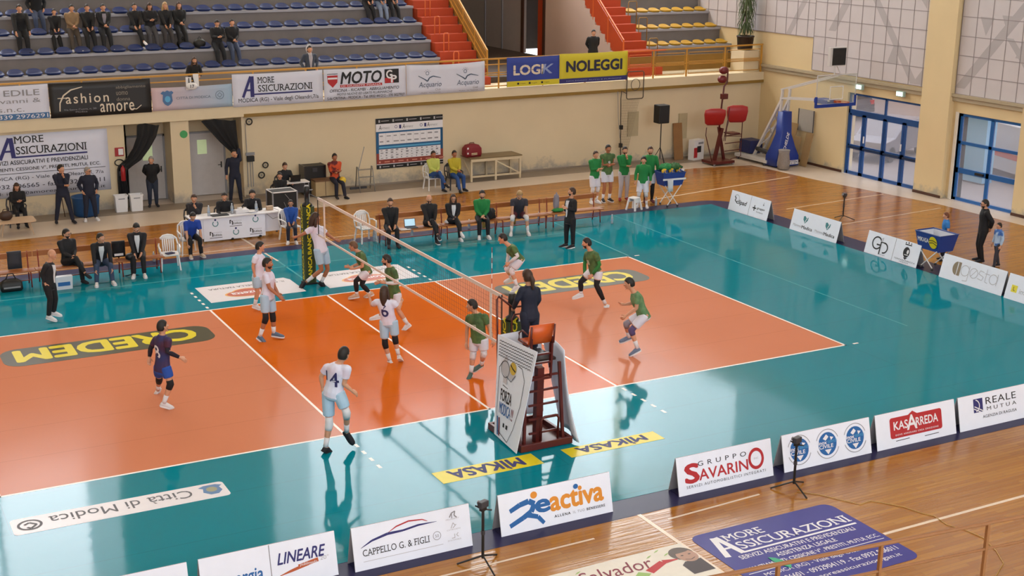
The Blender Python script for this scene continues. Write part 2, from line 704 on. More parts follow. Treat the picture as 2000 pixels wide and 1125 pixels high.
line((-9, 4.475), (9, 4.475), 0.05)
line((-9, -4.475), (9, -4.475), 0.05)
line((8.975, -4.5), (8.975, 4.5), 0.05)
line((-8.975, -4.5), (-8.975, 4.5), 0.05)
line((0, -4.5), (0, 4.5), 0.05)
line((-2.975, -4.45), (-2.975, 4.45), 0.05)
line((2.91, -4.45), (2.985, 4.45), 0.05)
for x in (-2.98, 2.95):
    for s in (1, -1):
        for k in range(5):
            y = s * (4.7 + 0.35 * k)
            line((x, y - 0.075), (x, y + 0.075), 0.06, name='court_dash')
for s in (1, -1):
    line((9.2, s * 4.48), (9.35, s * 4.48), 0.05, name='court_dash')
line((-15, 7.35), (8.9, 7.8), 0.045, M_LINE2, name='faint_line')
line((9.05, 4.55), (9.25, 9.2), 0.045, M_LINE2, name='faint_line')
line((11.3, -4.0), (11.5, 9.2), 0.035, M_LINE2, name='faint_line')
line((0.0, 8.3), (-0.05, 9.3), 0.06, M_WLINE, name='court_line')
line((0.0, 6.0), (0.0, 8.3), 0.05, M_LINE2, name='faint_line')


def wline(a, b, w, m=M_WLINE):
    o = line(a, b, w, m, -0.003, 0.004, 'floor_line')
    o.parent = None
    o['kind'] = 'structure'
    o.name = 'floor_line'
    return o


wline((-0.05, 9.8), (-0.1, 11.3), 0.07)
wline((0.0, -13.2), (-0.02, -9.75), 0.07)
wline((3.0, -12.06), (14, -12.0), 0.06)
wline((-9, -10.25), (-1.1, -10.15), 0.04)
wline((0.3, -10.1), (2.2, -10.0), 0.04)
wline((13.3, 10.65), (21.0, 12.05), 0.06)
wline((-7, 9.95), (12, 10.6), 0.035)
wline((17.2, 7.6), (21.9, 8.1), 0.035)
wline((17.0, 5.0), (22.0, 5.5), 0.035)

# ------------------------------------------------------------------ far wall with the recess of two doors
mb = MB()
mb.box(-28, -2.05, 17.05, 17.4, 0, 2.75)
mb.box(1.75, 23.4, 17.05, 17.4, 0, 2.85)
mb.box(-2.1, -2.05, 17.05, 18.0, 0, 2.7)
mb.box(1.75, 1.8, 17.4, 18.0, 0, 2.7)
mb.box(-2.05, 1.75, 18.0, 18.2, 0, 2.75)
struct('wall_far', mb, M_WALL)
struct('wall_pillar', MB().box(-0.62, -0.02, 17.02, 18.0, 0, 2.7), M_WALL)
struct('baseboard_far', MB().box(1.8, 23.3, 17.02, 17.05, 0, 0.07), M_DARKTILE)
mb = MB()
for x0, x1 in ((-28, 0), (0, 12), (12, 23.4)):
    a, b = drift(x0), drift(x1)
    mb.hexa([(x0, 16.9, 2.69 + a), (x1, 16.9, 2.69 + b), (x1, 19.2, 2.69 + b), (x0, 19.2, 2.69 + a), (x0, 16.9, 3.10 + a), (x1, 16.9, 3.10 + b), (x1, 19.2, 3.10 + b), (x0, 19.2, 3.10 + a)])
struct('wall_balcony', mb, M_CREAM)
a, b = drift(1.8), drift(23.4)
mb = MB().hexa([(1.8, 16.885, 2.67 + a), (23.4, 16.885, 2.67 + b), (23.4, 17.0, 2.67 + b), (1.8, 17.0, 2.67 + a), (1.8, 16.885, 2.78 + a), (23.4, 16.885, 2.78 + b), (23.4, 17.0, 2.78 + b), (1.8, 17.0, 2.78 + a)])
struct('trim_1', mb, M_OCHRE)


def grey_door(n, x0, x1, wx, wz, hx):
    o = struct('door_%d' % n, MB().box(x0, x1, 17.93, 17.99, 0.02, 2.12), mat('grey door paint', 'bdb6b4', 0.5, 0.05))
    fr = MB()
    fr.box(x0 - 0.06, x0, 17.9, 18.0, 0, 2.18).box(x1, x1 + 0.06, 17.9, 18.0, 0, 2.18).box(x0 - 0.06, x1 + 0.06, 17.9, 18.0, 2.12, 2.18)
    fr.build('door_frame', M_GREY, o)
    w = MB().box(wx - 0.16, wx + 0.16, 17.915, 17.95, wz - 0.24, wz + 0.24).build('door_window', mat('lit door glass', 'b9c79a', 0.3, 0.05, emit=0.35), o)
    MB().tube([(hx, 17.93, 1.02), (hx, 17.87, 1.02), (hx - 0.13, 17.87, 1.02)], 0.012).box(hx - 0.02, hx + 0.02, 17.915, 17.93, 0.92, 1.12).build('door_handle', M_BLACK, o)
    return o


grey_door(1, -1.85, -0.68, -1.2, 1.58, -0.78)
grey_door(2, 0.1, 1.35, 0.62, 1.66, 1.25)

# ------------------------------------------------------------------ left stand
ROWS = 6
for k in range(ROWS):
    y0, zt = 19.2 + 0.8 * k, 4.10 + 0.575 * k
    mb = MB()
    x0, x1 = -12.0, 10.02
    a, b = drift(x0) * 0.6, drift(x1) * 0.6
    zb = 3.1 if k == 0 else zt - 0.62
    mb.use(M_CONC).hexa([(x0, y0, zb + a), (x1, y0, zb + b), (x1, y0 + 1.2, zb + b), (x0, y0 + 1.2, zb + a), (x0, y0, zt - .09 + a), (x1, y0, zt - .09 + b), (x1, y0 + 1.2, zt - .09 + b), (x0, y0 + 1.2, zt - .09 + a)])
    mb.use(M_LIP).hexa([(x0, y0 - .07, zt - .085 + a), (x1, y0 - .07, zt - .085 + b), (x1, y0 + .38, zt - .085 + b), (x0, y0 + .38, zt - .085 + a), (x0, y0 - .07, zt + a), (x1, y0 - .07, zt + b), (x1, y0 + .38, zt + b), (x0, y0 + .38, zt + a)])
    struct('floor_stand', mb)
for k in range(5):
    y0, zt = 19.2 + 0.8 * k, 4.22 + 0.61 * k
    mb = MB()
    x0, x1 = 19.12, 23.4
    zb = 3.1 if k == 0 else zt - 0.66
    mb.use(M_CONC).box(x0, x1, y0, y0 + 1.2, zb, zt - .09)
    mb.use(M_LIP).box(x0, x1, y0 - .07, y0 + .38, zt - .085, zt)
    struct('floor_stand', mb)

# stairs
def stair(x0, x1, y0, z0, n, run, rise, m, name='floor_stair'):
    mb = MB().use(m)
    for i in range(n):
        mb.box(x0, x1, y0 + run * i, y0 + run * (n + 2), z0 + rise * i, z0 + rise * (i + 1))
    return struct(name, mb)


stair(10.04, 11.55, 18.0, 3.2, 16, 0.4, 0.2875, M_RED)
stair(17.45, 19.1, 17.85, 3.25, 16, 0.4, 0.305, M_RED)
mb = MB().use(M_PINK)
for i in range(16):
    mb.box(17.38, 17.45, 17.85 + 0.4 * i, 17.85 + 0.4 * (i + 1), 3.1, 3.25 + 0.305 * (i + 1) - 0.02)
struct('wall_stair', mb)
mb = MB().box(11.55, 17.4, 18.4, 34, 3.1, 3.42)
struct('floor_landing', mb, mat('brown landing floor', '4d4038', 0.5, 0.1))
mb = MB()
mb.box(17.4, 17.6, 24.25, 24.42, 3.4, 9).box(17.4, 17.6, 26.36, 34, 3.4, 9).box(17.4, 17.6, 24.42, 26.36, 5.9, 9)
struct('wall_landing', mb, mat('white painted wall', 'b3a8a2', 0.7, 0.04))
mb = MB().box(17.34, 17.4, 24.3, 24.46, 3.42, 6.2).box(17.34, 17.4, 26.2, 26.4, 3.42, 6.2).box(17.34, 17.4, 24.46, 26.2, 5.9, 6.2)
struct('door_3', mb, M_BROWN)
struct('wall_washroom', MB().box(19.4, 19.5, 22, 28, 3.4, 6.5).box(17.6, 19.5, 27.9, 28, 3.4, 6.5), mat('washroom tile', '8b8a8a', 0.3, 0.05))
t = thing('washbasin', 'white washbasin seen through the brown upstairs doorway', 'washbasin', (18.9, 25.5, 3.42))
MB().cyl((0, 0, 0), 0.09, 0.72, 12).build('pedestal', M_WHITE, t, True)
MB().lathe((0, 0, 0.7), [(0.1, 0), (0.24, 0.08), (0.28, 0.16), (0.26, 0.17), (0.2, 0.1)], 18).build('basin', M_WHITE, t, True)
MB().tube([(0.15, 0, 0.85), (0.15, 0, 1.05), (0.02, 0, 1.05)], 0.018).build('tap', M_GREY, t)
for y in (28.2, 29.9):
    struct('trim_2', MB().box(17.36, 17.4, y, y + 0.1, 3.42, 7), M_GREY)
struct('wall_stand_back', MB().box(-28, 11.5, 24.4, 24.6, 3.1, 9.2).box(19.1, 23.4, 24.4, 24.6, 3.1, 9.2).box(11.5, 19.1, 34, 34.2, 3.1, 9.2).box(11.4, 11.55, 24.4, 34, 3.1, 9.2).box(-28, 23.4, 24.4, 34.2, 9.2, 9.35), M_CREAM)

# parapet beside the left stair, rail beside the right stair
t = thing('stair_parapet', 'ochre plank parapet with sloping rail beside the left red stair', 'railing', (11.6, 18.3, 3.42))
mb = MB()
mb.hexa([(-.02, 0.15, .2), (.02, 0.15, .2), (.02, 5.6, 4.05), (-.02, 5.6, 4.05), (-.02, 0.15, .95), (.02, 0.15, .95), (.02, 5.6, 4.8), (-.02, 5.6, 4.8)])
mb.build('board_panel', M_GOLDP, t)
MB().bar((0, 0.1, 1.0), (0, 5.6, 4.87), 0.06).build('hand_rail', M_GOLD, t)
for k in range(6):
    MB().bar((0, 0.1 + k * 1.0, 0 + .7 * k), (0, 0.1 + k * 1.0, 1.0 + .705 * k), 0.05).build('post', M_GOLD, t)
for k in (0.33, 0.66):
    MB().bar((-.03, 0.15, .2 + .75 * k), (-.03, 5.6, 4.05 + .75 * k), 0.03).build('slat', M_GOLD, t)
t = thing('stair_rail', 'orange steel rail with red infill panel beside the right red stair', 'railing', (17.4, 18.05, 3.25))
MB().hexa([(-.012, 0.1, .35), (.012, 0.1, .35), (.012, 4.8, 3.95), (-.012, 4.8, 3.95), (-.012, 0.1, 1.3), (.012, 0.1, 1.3), (.012, 4.8, 4.9), (-.012, 4.8, 4.9)]).build('infill_panel', M_REDP, t)
MB().bar((0, 0.05, 1.38), (0, 4.8, 5.02), 0.05).build('hand_rail', M_ORRAIL, t)
for k in range(5):
    MB().bar((0, 0.05 + k * 1.15, .25 + k * .88), (0, 0.05 + k * 1.15, 1.38 + k * .88), 0.045).build('post', M_ORRAIL, t)
for k, (y, z) in enumerate(((18.45, 3.5), (19.3, 4.1), (20.1, 4.65), (20.95, 5.25))):
    t = thing('stair_handrail', ['orange hoop handrail at the foot of the left red stair', 'orange hoop handrail second from the foot of the left stair', 'orange hoop handrail third up the left red stair', 'orange hoop handrail highest up the left red stair'][k], 'handrail', (10.25, y, z))
    MB().tube([(0, 0, -0.1), (0, 0, .85), (0.03, 0, .92), (0.17, 0, .92), (0.2, 0, .85), (0.2, 0, -0.1)], 0.02, 6).build('hoop', M_ORRAIL, t, True)
for k, (y, z) in enumerate(((18.7, 3.6), (19.5, 4.35), (20.3, 4.95))):
    t = thing('stair_handrail', ['ochre hoop handrail lowest beside the yellow seats', 'ochre hoop handrail in the middle beside the yellow seats', 'ochre hoop handrail highest beside the yellow seats'][k], 'handrail', (19.0, y, z))
    MB().tube([(0, 0, -0.1), (0, 0, .95), (0.04, 0, 1.0), (0.35, 0, 1.0), (0.4, 0, .95), (0.4, 0, -0.1)], 0.02, 6).build('hoop', mat('ochre steel', '9a7433', 0.4), t, True)

# ------------------------------------------------------------------ right wall
XW = 23.4
mb = MB()
for y0, y1 in ((11.9, 34), (6.42, 8.03), (-32, 3.73)):
    mb.box(XW, XW + .45, y0, y1, 0, 3.7)
mb.box(XW, XW + .45, 8.03, 11.9, 3.04, 3.7)
mb.box(XW, XW + .45, 3.73, 6.42, 2.97, 3.7)
mb.box(XW, XW + .45, 14.0, 34, 3.7, 9)
mb.box(XW + .05, XW + .45, -32, 14.0, 3.7, 20)
mb.box(XW + .05, XW + .45, 14, 34, 9, 20)
struct('wall_right', mb, M_WALLR)
struct('wall_pier', MB().box(XW - .22, XW, 6.7, 8.0, 0, 20), M_WALLR)
struct('wall_pier', MB().box(XW - .12, XW, 2.9, 3.7, 0, 3.6), M_WALLR)
struct('trim_3', MB().box(XW - .10, XW, -10, 17.0, 3.36, 3.5).box(XW - .16, XW, -10, 17.0, 3.5, 3.6), mat('grey beige moulding', 'a8997f', 0.6, 0.05))
struct('baseboard_right', MB().box(XW - .03, XW, 11.95, 17, 0, 0.09).box(XW - .25, XW - .22, 6.7, 8.0, 0, .09).box(XW - .15, XW - .12, 2.9, 3.7, 0, .09), M_BROWN)


def wall_grid(n, y0, y1, z0, z1, braces):  # braces: outlines of the painted truss shade
    """a field of square white wall panels with raised joints and grey brace panels"""
    o = struct('wall_panelling_%d' % n, MB().box(XW - .03, XW + .05, y0, y1, z0, z1), M_PANEL)
    mb = MB()
    s = 0.64
    k = 0
    y = y1
    while y > y0 - 0.01:
        mb.box(XW - .04, XW - .03, y - .012, y + .012, z0, z1)
        y -= s
    z = z0
    while z < z1 + 0.01:
        mb.box(XW - .04, XW - .03, y0, y1, z - .012, z + .012)
        z += s
    mb.build('panel_joints', M_JOINT, o)
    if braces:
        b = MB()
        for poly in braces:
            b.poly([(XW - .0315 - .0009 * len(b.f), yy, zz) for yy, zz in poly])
        b.build('brace_panels', M_TRUSSSHADE, o)  # shade of the trusses behind the panels, painted as flat grey polygons
    return o


def band(y0, z0, y1, z1, w):
    return [(y0 - w, z0), (y0 + w, z0), (y1 + w, z1), (y1 - w, z1)]


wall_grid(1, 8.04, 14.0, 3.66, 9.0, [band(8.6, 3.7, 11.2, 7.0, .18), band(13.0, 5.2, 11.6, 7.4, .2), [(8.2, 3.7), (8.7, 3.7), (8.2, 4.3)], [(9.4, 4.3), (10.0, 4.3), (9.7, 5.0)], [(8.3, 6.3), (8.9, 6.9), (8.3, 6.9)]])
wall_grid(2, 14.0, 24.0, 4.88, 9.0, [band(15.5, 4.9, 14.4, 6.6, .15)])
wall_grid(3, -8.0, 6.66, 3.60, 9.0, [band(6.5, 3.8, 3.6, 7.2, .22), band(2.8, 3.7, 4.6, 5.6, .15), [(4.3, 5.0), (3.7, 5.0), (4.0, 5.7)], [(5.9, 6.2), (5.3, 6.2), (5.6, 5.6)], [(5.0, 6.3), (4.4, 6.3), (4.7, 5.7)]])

# lit clerestory glazing high above the far stand and high in the right wall (all above the picture)
M_SKYL = mat('daylit frosted glazing', (0.88, 0.94, 1.0), 0.4, 0.0, emit=9.6)
M_SKYR = mat('daylit wall glazing', (0.95, 0.97, 1.0), 0.4, 0.0, emit=0.3)
mb = MB().box(-28, 23.4, 27.2, 27.3, 9.3, 10.4).box(-28, -14, 27.0, 27.3, 10.4, 19).box(-1.2, 5.4, 27.0, 27.3, 10.4, 19).box(-28, 23.4, 27, 27.3, 19, 20)
struct('wall_clerestory', mb, M_CREAM)
struct('window_1', MB().box(-14, -2.5, 27.1, 27.15, 12.4, 19.0), mat('bright daylit glazing', (0.92, 0.94, 1.0), 0.4, 0.0, emit=15.0))
struct('window_2', MB().box(7.2, 23.4, 27.1, 27.15, 12.4, 19.0), M_SKYL)
M_SKYE = mat('half shaded glazing', (0.88, 0.94, 1.0), 0.4, 0.0, emit=4.5)
struct('window_11', MB().box(5.4, 7.15, 27.1, 27.15, 12.4, 19.0), M_SKYE)  # dimmer pane added to soften the left edge of the floor glare
struct('window_12', MB().box(-2.4, -1.2, 27.1, 27.15, 12.4, 19.0), M_SKYE)  # likewise added, softens the glare edge of the left glazing
for n, x in enumerate((-10, -6, 9.5, 14, 18.5)):
    struct('trim_4', MB().box(x - .08, x + .08, 27.0, 27.1, 10.4, 19), M_GREY)
struct('window_3', MB().box(XW + .02, XW + .05, -6, 17.4, 10, 18.5), M_SKYR)
struct('window_10', MB().box(XW + .02, XW + .05, 17.5, 26.5, 10.5, 19), M_SKYE)
M_SKYD = mat('dim frosted glazing', (0.95, 0.96, 1.0), 0.4, 0.0, emit=1.6)
struct('window_4', MB().box(-14, -1.3, 27.1, 27.15, 10.4, 12.3), M_SKYD)
struct('window_5', MB().box(6.5, 23.4, 27.1, 27.15, 9.3, 12.3), M_SKYD)
struct('ceiling', MB().box(-28, 23.8, -32, 27.3, 20, 20.2), M_CREAM)
M_FILLN = mat('daylit near glazing', (0.80, 0.89, 1.0), 0.4, 0.0, emit=6.6)
for n, x in enumerate((-22, -10, 2, 14)):  # unseen glowing panes added as fill for surfaces facing the camera
    struct('window_%d' % (6 + n), MB().box(x - 4.5, x + 4.5, -31.99, -31.9, 8.5, 17.5), M_FILLN)
struct('wall_left', MB().box(-28.2, -28, -32, 34, 0, 20), M_CREAM)
struct('wall_near', MB().box(-28, 23.8, -32.2, -32, 0, 20), M_CREAM)

# glazed blue doors
M_HAZE = bpy.data.materials.new('hazy door glass')
M_HAZE.use_nodes = True
nt = M_HAZE.node_tree
b = nt.nodes['Principled BSDF']
b.inputs['Base Color'].default_value = (0.86, 0.84, 0.9, 1)
b.inputs['Roughness'].default_value = 0.12
tr = nt.nodes.new('ShaderNodeBsdfTransparent')
tl = nt.nodes.new('ShaderNodeBsdfTranslucent')
tl.inputs[0].default_value = (0.9, 0.88, 0.92, 1)
m1 = nt.nodes.new('ShaderNodeMixShader')
m1.inputs[0].default_value = 0.25
m2 = nt.nodes.new('ShaderNodeMixShader')
m2.inputs[0].default_value = 0.13
nt.links.new(tl.outputs[0], m1.inputs[1])
nt.links.new(b.outputs[0], m1.inputs[2])
nt.links.new(tr.outputs[0], m2.inputs[1])
nt.links.new(m1.outputs[0], m2.inputs[2])
nt.links.new(m2.outputs[0], nt.nodes['Material Output'].inputs[0])

XD = XW + .1


def fbar(mb, y0, y1, z0, z1, d=0.07):
    mb.box(XD - d / 2, XD + d / 2, y0, y1, z0, z1)


mb = MB()
fbar(mb, 8.05, 8.13, 0, 3.02); fbar(mb, 11.79, 11.87, 0, 3.02); fbar(mb, 8.05, 11.87, 2.96, 3.04); fbar(mb, 8.05, 11.87, 2.28, 2.42); fbar(mb, 9.93, 10.01, 2.4, 3.0)
d4 = struct('door_4', mb, M_DBLUE)
leaves = [(11.05, 11.79), (9.97, 11.0), (9.0, 9.93), (8.13, 8.95)]
for i, (a, bb) in enumerate(leaves):
    l = MB()
    fbar(l, a, a + .08, 0, 2.28, .06); fbar(l, bb - .08, bb, 0, 2.28, .06); fbar(l, a, bb, 0, .12, .06); fbar(l, a, bb, 2.2, 2.28, .06); fbar(l, a, bb, .96, 1.12, .06)
    lo = l.build('door_leaf', M_DBLUE, d4)
    MB().box(XD - .004, XD + .004, a + .08, bb - .08, .12, .96).box(XD - .004, XD + .004, a + .08, bb - .08, 1.12, 2.2).build('pane', M_HAZE, lo)
    MB().box(XD - .1, XD - .03, a + .06, bb - .06, 1.0, 1.07).build('push_bar', mat('dark blue bar', '1a3050', 0.3), lo)
    if i in (1, 2):
        MB().box(XD - .06, XD - .03, bb - .07 if i == 1 else a + .02, bb - .02 if i == 1 else a + .07, 1.25, 1.5).build('door_handle', M_WHITE, lo)
MB().box(XD - .004, XD + .004, 8.13, 9.93, 2.42, 2.96).build('pane', M_HAZE, d4)
MB().box(XD - .004, XD + .004, 10.01, 11.79, 2.42, 2.96).build('pane', M_HAZE, d4)
mb = MB()
M_DB2 = mat('bright blue door paint', '1b5b9c', 0.35, 0.04)
fbar(mb, 3.75, 3.84, 0, 2.95); fbar(mb, 6.3, 6.4, 0, 2.95); fbar(mb, 3.75, 6.4, 2.87, 2.97); fbar(mb, 4.95, 5.08, 0, 2.9); fbar(mb, 3.75, 6.4, 0, .1); fbar(mb, 3.75, 6.4, 1.93, 2.03); fbar(mb, 3.75, 6.4, .95, 1.12)
d5 = struct('door_5', mb, M_DB2)
for a, bb in ((3.84, 4.95), (5.08, 6.3)):
    for z0, z1 in ((.1, .95), (1.12, 1.93), (2.03, 2.87)):
        MB().box(XD - .004, XD + .004, a, bb, z0, z1).build('pane', M_HAZE, d5)
MB().box(XD - .1, XD - .03, 5.15, 5.5, 1.0, 1.08).build('door_handle', M_BLACK, d5)
struct('trim_5', MB().box(XW - .03, XW + .45, 6.42, 6.55, 0, 3.0), mat('white jamb', 'd8d0c4', 0.6))

# outdoors behind the doors
struct('ground_yard', MB().box(23.9, 60, -20, 40, -0.15, -0.05), mat('grey yard paving', '8f8483', 0.8, 0.1, 1))
struct('wall_yard', MB().box(36, 36.4, -20, 40, 0, 8), mat('pinkish yard wall', 'd2bfbc', 0.8, 0.05))
struct('wall_blue_building', MB().box(26.5, 27.0, 7.95, 9.3, 0, 5), mat('light blue render', '7fb6dc', 0.8, 0.03))


def car(label, loc, rz, body, L=4.2, W=1.75, H=1.5, van=False):
    t = thing('car' if not van else 'van', label, 'car' if not van else 'van', loc, rz)
    mbody = mat('car paint ' + body, body, 0.25, 0.03, metal=0.3)
    h = H
    if van:
        prof = [(-L / 2, .35), (-L / 2, h * .95), (-L / 2 + .15, h), (L / 2 - 1.1, h), (L / 2 - .55, h * .62), (L / 2, h * .5), (L / 2, .35)]
    else:
        prof = [(-L / 2, .35), (-L / 2 - .02, .75), (-L / 2 + .12, .95), (-L / 2 + .55, h), (L * .1, h), (L * .27, .95), (L / 2 - .1, .82), (L / 2, .6), (L / 2, .35)]
    rings = []
    for y, k in ((-W / 2, .93), (-W / 2 + .12, 1.0), (W / 2 - .12, 1.0), (W / 2, .93)):
        rings.append([Vector((x, y, .3 + (z - .3) * (k if z > .9 else 1))) for x, z in prof])
    MB().loft(rings).build('body', mbody, t, False, bevel=.03)
    g = mat('car glass', '20242a', 0.1)
    if not van:
        MB().hexa([(-L / 2 + .14, -W / 2 + .2, 1.0), (-L / 2 + .14, W / 2 - .2, 1.0), (-L / 2 + .25, W / 2 - .2, 1.0), (-L / 2 + .25, -W / 2 + .2, 1.0),
                   (-L / 2 + .48, -W / 2 + .3, h - .08), (-L / 2 + .48, W / 2 - .3, h - .08), (-L / 2 + .6, W / 2 - .3, h - .08), (-L / 2 + .6, -W / 2 + .3, h - .08)]).build('rear_window', g, t)
    for s in (-1, 1):
        MB().prism([(-L / 2 + .5, .98), (-L / 2 + .75, h - .12), (L * .08, h - .12), (L * .22, .98)], 0, .02, Matrix.Translation((0, s * (W / 2 - .035), 0)) @ Matrix.Rotation(R(90), 4, 'X')).build('side_window', g, t)
        MB().box(-L / 2 - .03, -L / 2 + .05, s * (W / 2 - .2) - .12, s * (W / 2 - .2) + .12, .72, .92).build('tail_light', mat('tail light red', 'c8202a', 0.3), t)
        for x in (-L / 2 + .75, L / 2 - .75):
            MB().cyl((0, 0, -.1), .31, .2, 18).build('wheel', M_BLACK, t).matrix_local = Matrix.Translation((x, s * (W / 2 - .1), .31)) @ Matrix.Rotation(R(90), 4, 'X')
    MB().box(-L / 2 - .06, -L / 2 + .1, -W / 2 + .05, W / 2 - .05, .35, .55).build('bumper', mat('car bumper', '4a474a', 0.5), t)
    return t


p = WX(1722, 330, 27.6)
car('grey hatchback parked outside the glazed blue double doors', (27.8, p.y, -.05), R(200), '8d8990')
p = WX(1790, 340, 29.5)
car('silver car parked behind the grey hatchback in the yard', (34.0, p.y - 3.2, -.05), R(255), 'c9c4c6', 4.4)
p = WX(1960, 330, 28.5)
v = car('white rescue van parked outside the right blue door', (29.0, p.y - .2, -.05), R(75), 'd9d6d8', 4.8, 1.9, 2.2, True)
MB().box(-2.0, 2.2, .93, .965, .85, 1.05).build('stripe', mat('van stripe', 'd2553a', 0.4), v)
p = WX(1665, 290, 33)
car('dark car far back in the yard', (33.5, p.y + 2.5, -.05), R(100), '55525a', 4.2)

# wall lamps of the emergency light, above the doors
for (y, z, lab) in ((11.15, 3.32, 'lit emergency lamp on the moulding nearer the basketball hoop'), (9.05, 3.31, 'lit emergency lamp on the moulding above the blue double doors')):
    t = thing('emergency_lamp', lab, 'lamp', (XW - .16, y, z))
    MB().box(-.06, .06, -.19, .19, -.1, .1).build('housing', mat('lamp housing', '9fb3a8', 0.4), t, bevel=.02)
    MB().box(-.08, -.055, -.14, .14, -.065, .065).build('diffuser', mat('lamp diffuser', 'dffcf4', 0.3, 0, emit=3.0), t)

# ------------------------------------------------------------------ people
SKIN = {'a': mat('skin light', 'c99274', 0.55, 0.05, 12), 'b': mat('skin tanned', 'a86a4a', 0.55, 0.05, 12), 'c': mat('skin pale', 'd3a58c', 0.55, 0.05, 12)}
HAIRC = {'dark': mat('dark hair', '1b1411', 0.6, 0.15, 30), 'brown': mat('brown hair', '3a2417', 0.6, 0.15, 30), 'lightbrown': mat('light brown hair', '6b4a30', 0.6, 0.15, 30),
         'grey': mat('grey hair', '8a8580', 0.6, 0.15, 30), 'blond': mat('blond hair', 'a8875a', 0.6, 0.15, 30), 'red': mat('reddish hair', '6a3a22', 0.6, 0.15, 30)}
M_EYEW = mat('eye white', 'd8d0cc', 0.3, 0)
M_EYED = mat('eye dark', '1c1210', 0.3, 0)
M_LIP2 = mat('lip', '8a4a40', 0.5, 0)


def cloth(name, h, var=0.07):
    return mat('cloth ' + name, h, 0.8, var, 5, bump=0.25, bscale=14)


def two_tone(name, h1, h2, scale=3.0, thr=(0.42, 0.58), axis=None):
    n = 'cloth ' + name
    if n in MATS:
        return MATS[n]
    m = mat(n, h1, 0.8, 0.0)
    nt = m.node_tree
    b = nt.nodes['Principled BSDF']
    tc = nt.nodes.new('ShaderNodeTexCoord')
    nz = nt.nodes.new('ShaderNodeTexNoise')
    nz.inputs['Scale'].default_value = scale
    nz.inputs['Detail'].default_value = 2
    nt.links.new(tc.outputs['Object'], nz.inputs['Vector'])
    mr = nt.nodes.new('ShaderNodeMapRange')
    mr.inputs[1].default_value, mr.inputs[2].default_value = thr
    nt.links.new(nz.outputs['Fac'], mr.inputs[0])
    mx = nt.nodes.new('ShaderNodeMix')
    mx.data_type = 'RGBA'
    mx.inputs[6].default_value = (*rgb(h1), 1)
    mx.inputs[7].default_value = (*rgb(h2), 1)
    nt.links.new(mr.outputs[0], mx.inputs[0])
    nt.links.new(mx.outputs[2], b.inputs['Base Color'])
    return m


def remesh(o, vox, smooth=3):
    m = o.modifiers.new('skin', 'REMESH')
    m.mode = 'VOXEL'
    m.voxel_size = vox
    m.use_smooth_shade = True
    if smooth:
        s = o.modifiers.new('soft', 'SMOOTH')
        s.factor = 0.5
        s.iterations = smooth
    return o


def nrm(v):
    return v.normalized() if v.length > 1e-6 else Vector((1, 0, 0))


def capsule(mb, pts, rads, n=10):
    """closed tapered limb with rounded ends"""
    pts = [Vector(p) for p in pts]
    d0, d1 = nrm(pts[0] - pts[1]), nrm(pts[-1] - pts[-2])
    P = [pts[0] + d0 * rads[0] * .95, pts[0] + d0 * rads[0] * .6] + pts + [pts[-1] + d1 * rads[-1] * .6, pts[-1] + d1 * rads[-1] * .95]
    Q = [rads[0] * .3, rads[0] * .8] + list(rads) + [rads[-1] * .8, rads[-1] * .3]
    mb.tube(P, Q, n)


def lerp(a, b, t):
    return a + (b - a) * t


def oval(c, ax, ay, rx, ry, n=14):
    return [c + ax * (rx * math.cos(2 * math.pi * j / n)) + ay * (ry * math.sin(2 * math.pi * j / n)) for j in range(n)]


def torso_rings(J, s, secs, infl=0.0):
    hip = (J['Lh'] + J['Rh']) / 2
    sh = (J['Ls'] + J['Rs']) / 2
    up = nrm(sh - hip)
    rings = []
    for t, rx, ry in secs:
        c = lerp(hip, sh, t)
        lat = nrm(lerp(nrm(J['Lh'] - J['Rh']), nrm(J['Ls'] - J['Rs']), max(0, min(1, t))))
        lat = nrm(lat - up * lat.dot(up))
        fw = lat.cross(up)
        c = c + fw * (0.02 * s * math.sin(max(0, min(1, t)) * math.pi) * 0.5)
        rings.append(oval(c, lat, fw, rx * s + infl, ry * s + infl))
    return rings


TORSO = [(-.26, .05, .05), (-.22, .11, .085), (-.08, .158, .112), (.06, .162, .112), (.25, .146, .10), (.45, .144, .098), (.65, .162, .112), (.82, .174, .115), (.94, .165, .10), (1.02, .13, .085), (1.09, .085, .07), (1.15, .055, .055)]


def hand(mb, w, d, side, fw, s, curl=0.5, thumb=1):
    """palm with five separate unequal bent fingers and a thumb from the side of the palm"""
    d = nrm(d)
    n = nrm(fw - d * fw.dot(d))          # across the palm
    p = nrm(d.cross(n)) * side           # palm normal (towards the curl)
    capsule(mb, [w + d * .01, w + d * .05 * s, w + d * .085 * s], [.026 * s, .036 * s, .036 * s], 8)
    capsule(mb, [w + d * .05 * s + n * .018 * s, w + d * .085 * s + n * .018 * s], [.024 * s, .022 * s], 8)
    for k, (off, ln) in enumerate(((.036, .072), (.013, .082), (-.010, .078), (-.032, .060))):
        a = w + d * .088 * s + n * off * s
        b1 = a + (d * math.cos(curl * .6) + p * math.sin(curl * .6)) * ln * .5 * s
        b2 = b1 + (d * math.cos(curl * 1.5) + p * math.sin(curl * 1.5)) * ln * .5 * s
        capsule(mb, [a, b1, b2], [.0105 * s, .0098 * s, .0088 * s], 6)
    a = w + d * .03 * s + n * .034 * s
    b1 = a + (d * .75 + n * .65) * .04 * s + p * .012 * s
    b2 = b1 + (d * .9 + n * .25) * .035 * s + p * .012 * s
    capsule(mb, [a, b1, b2], [.014 * s, .012 * s, .0098 * s], 6)


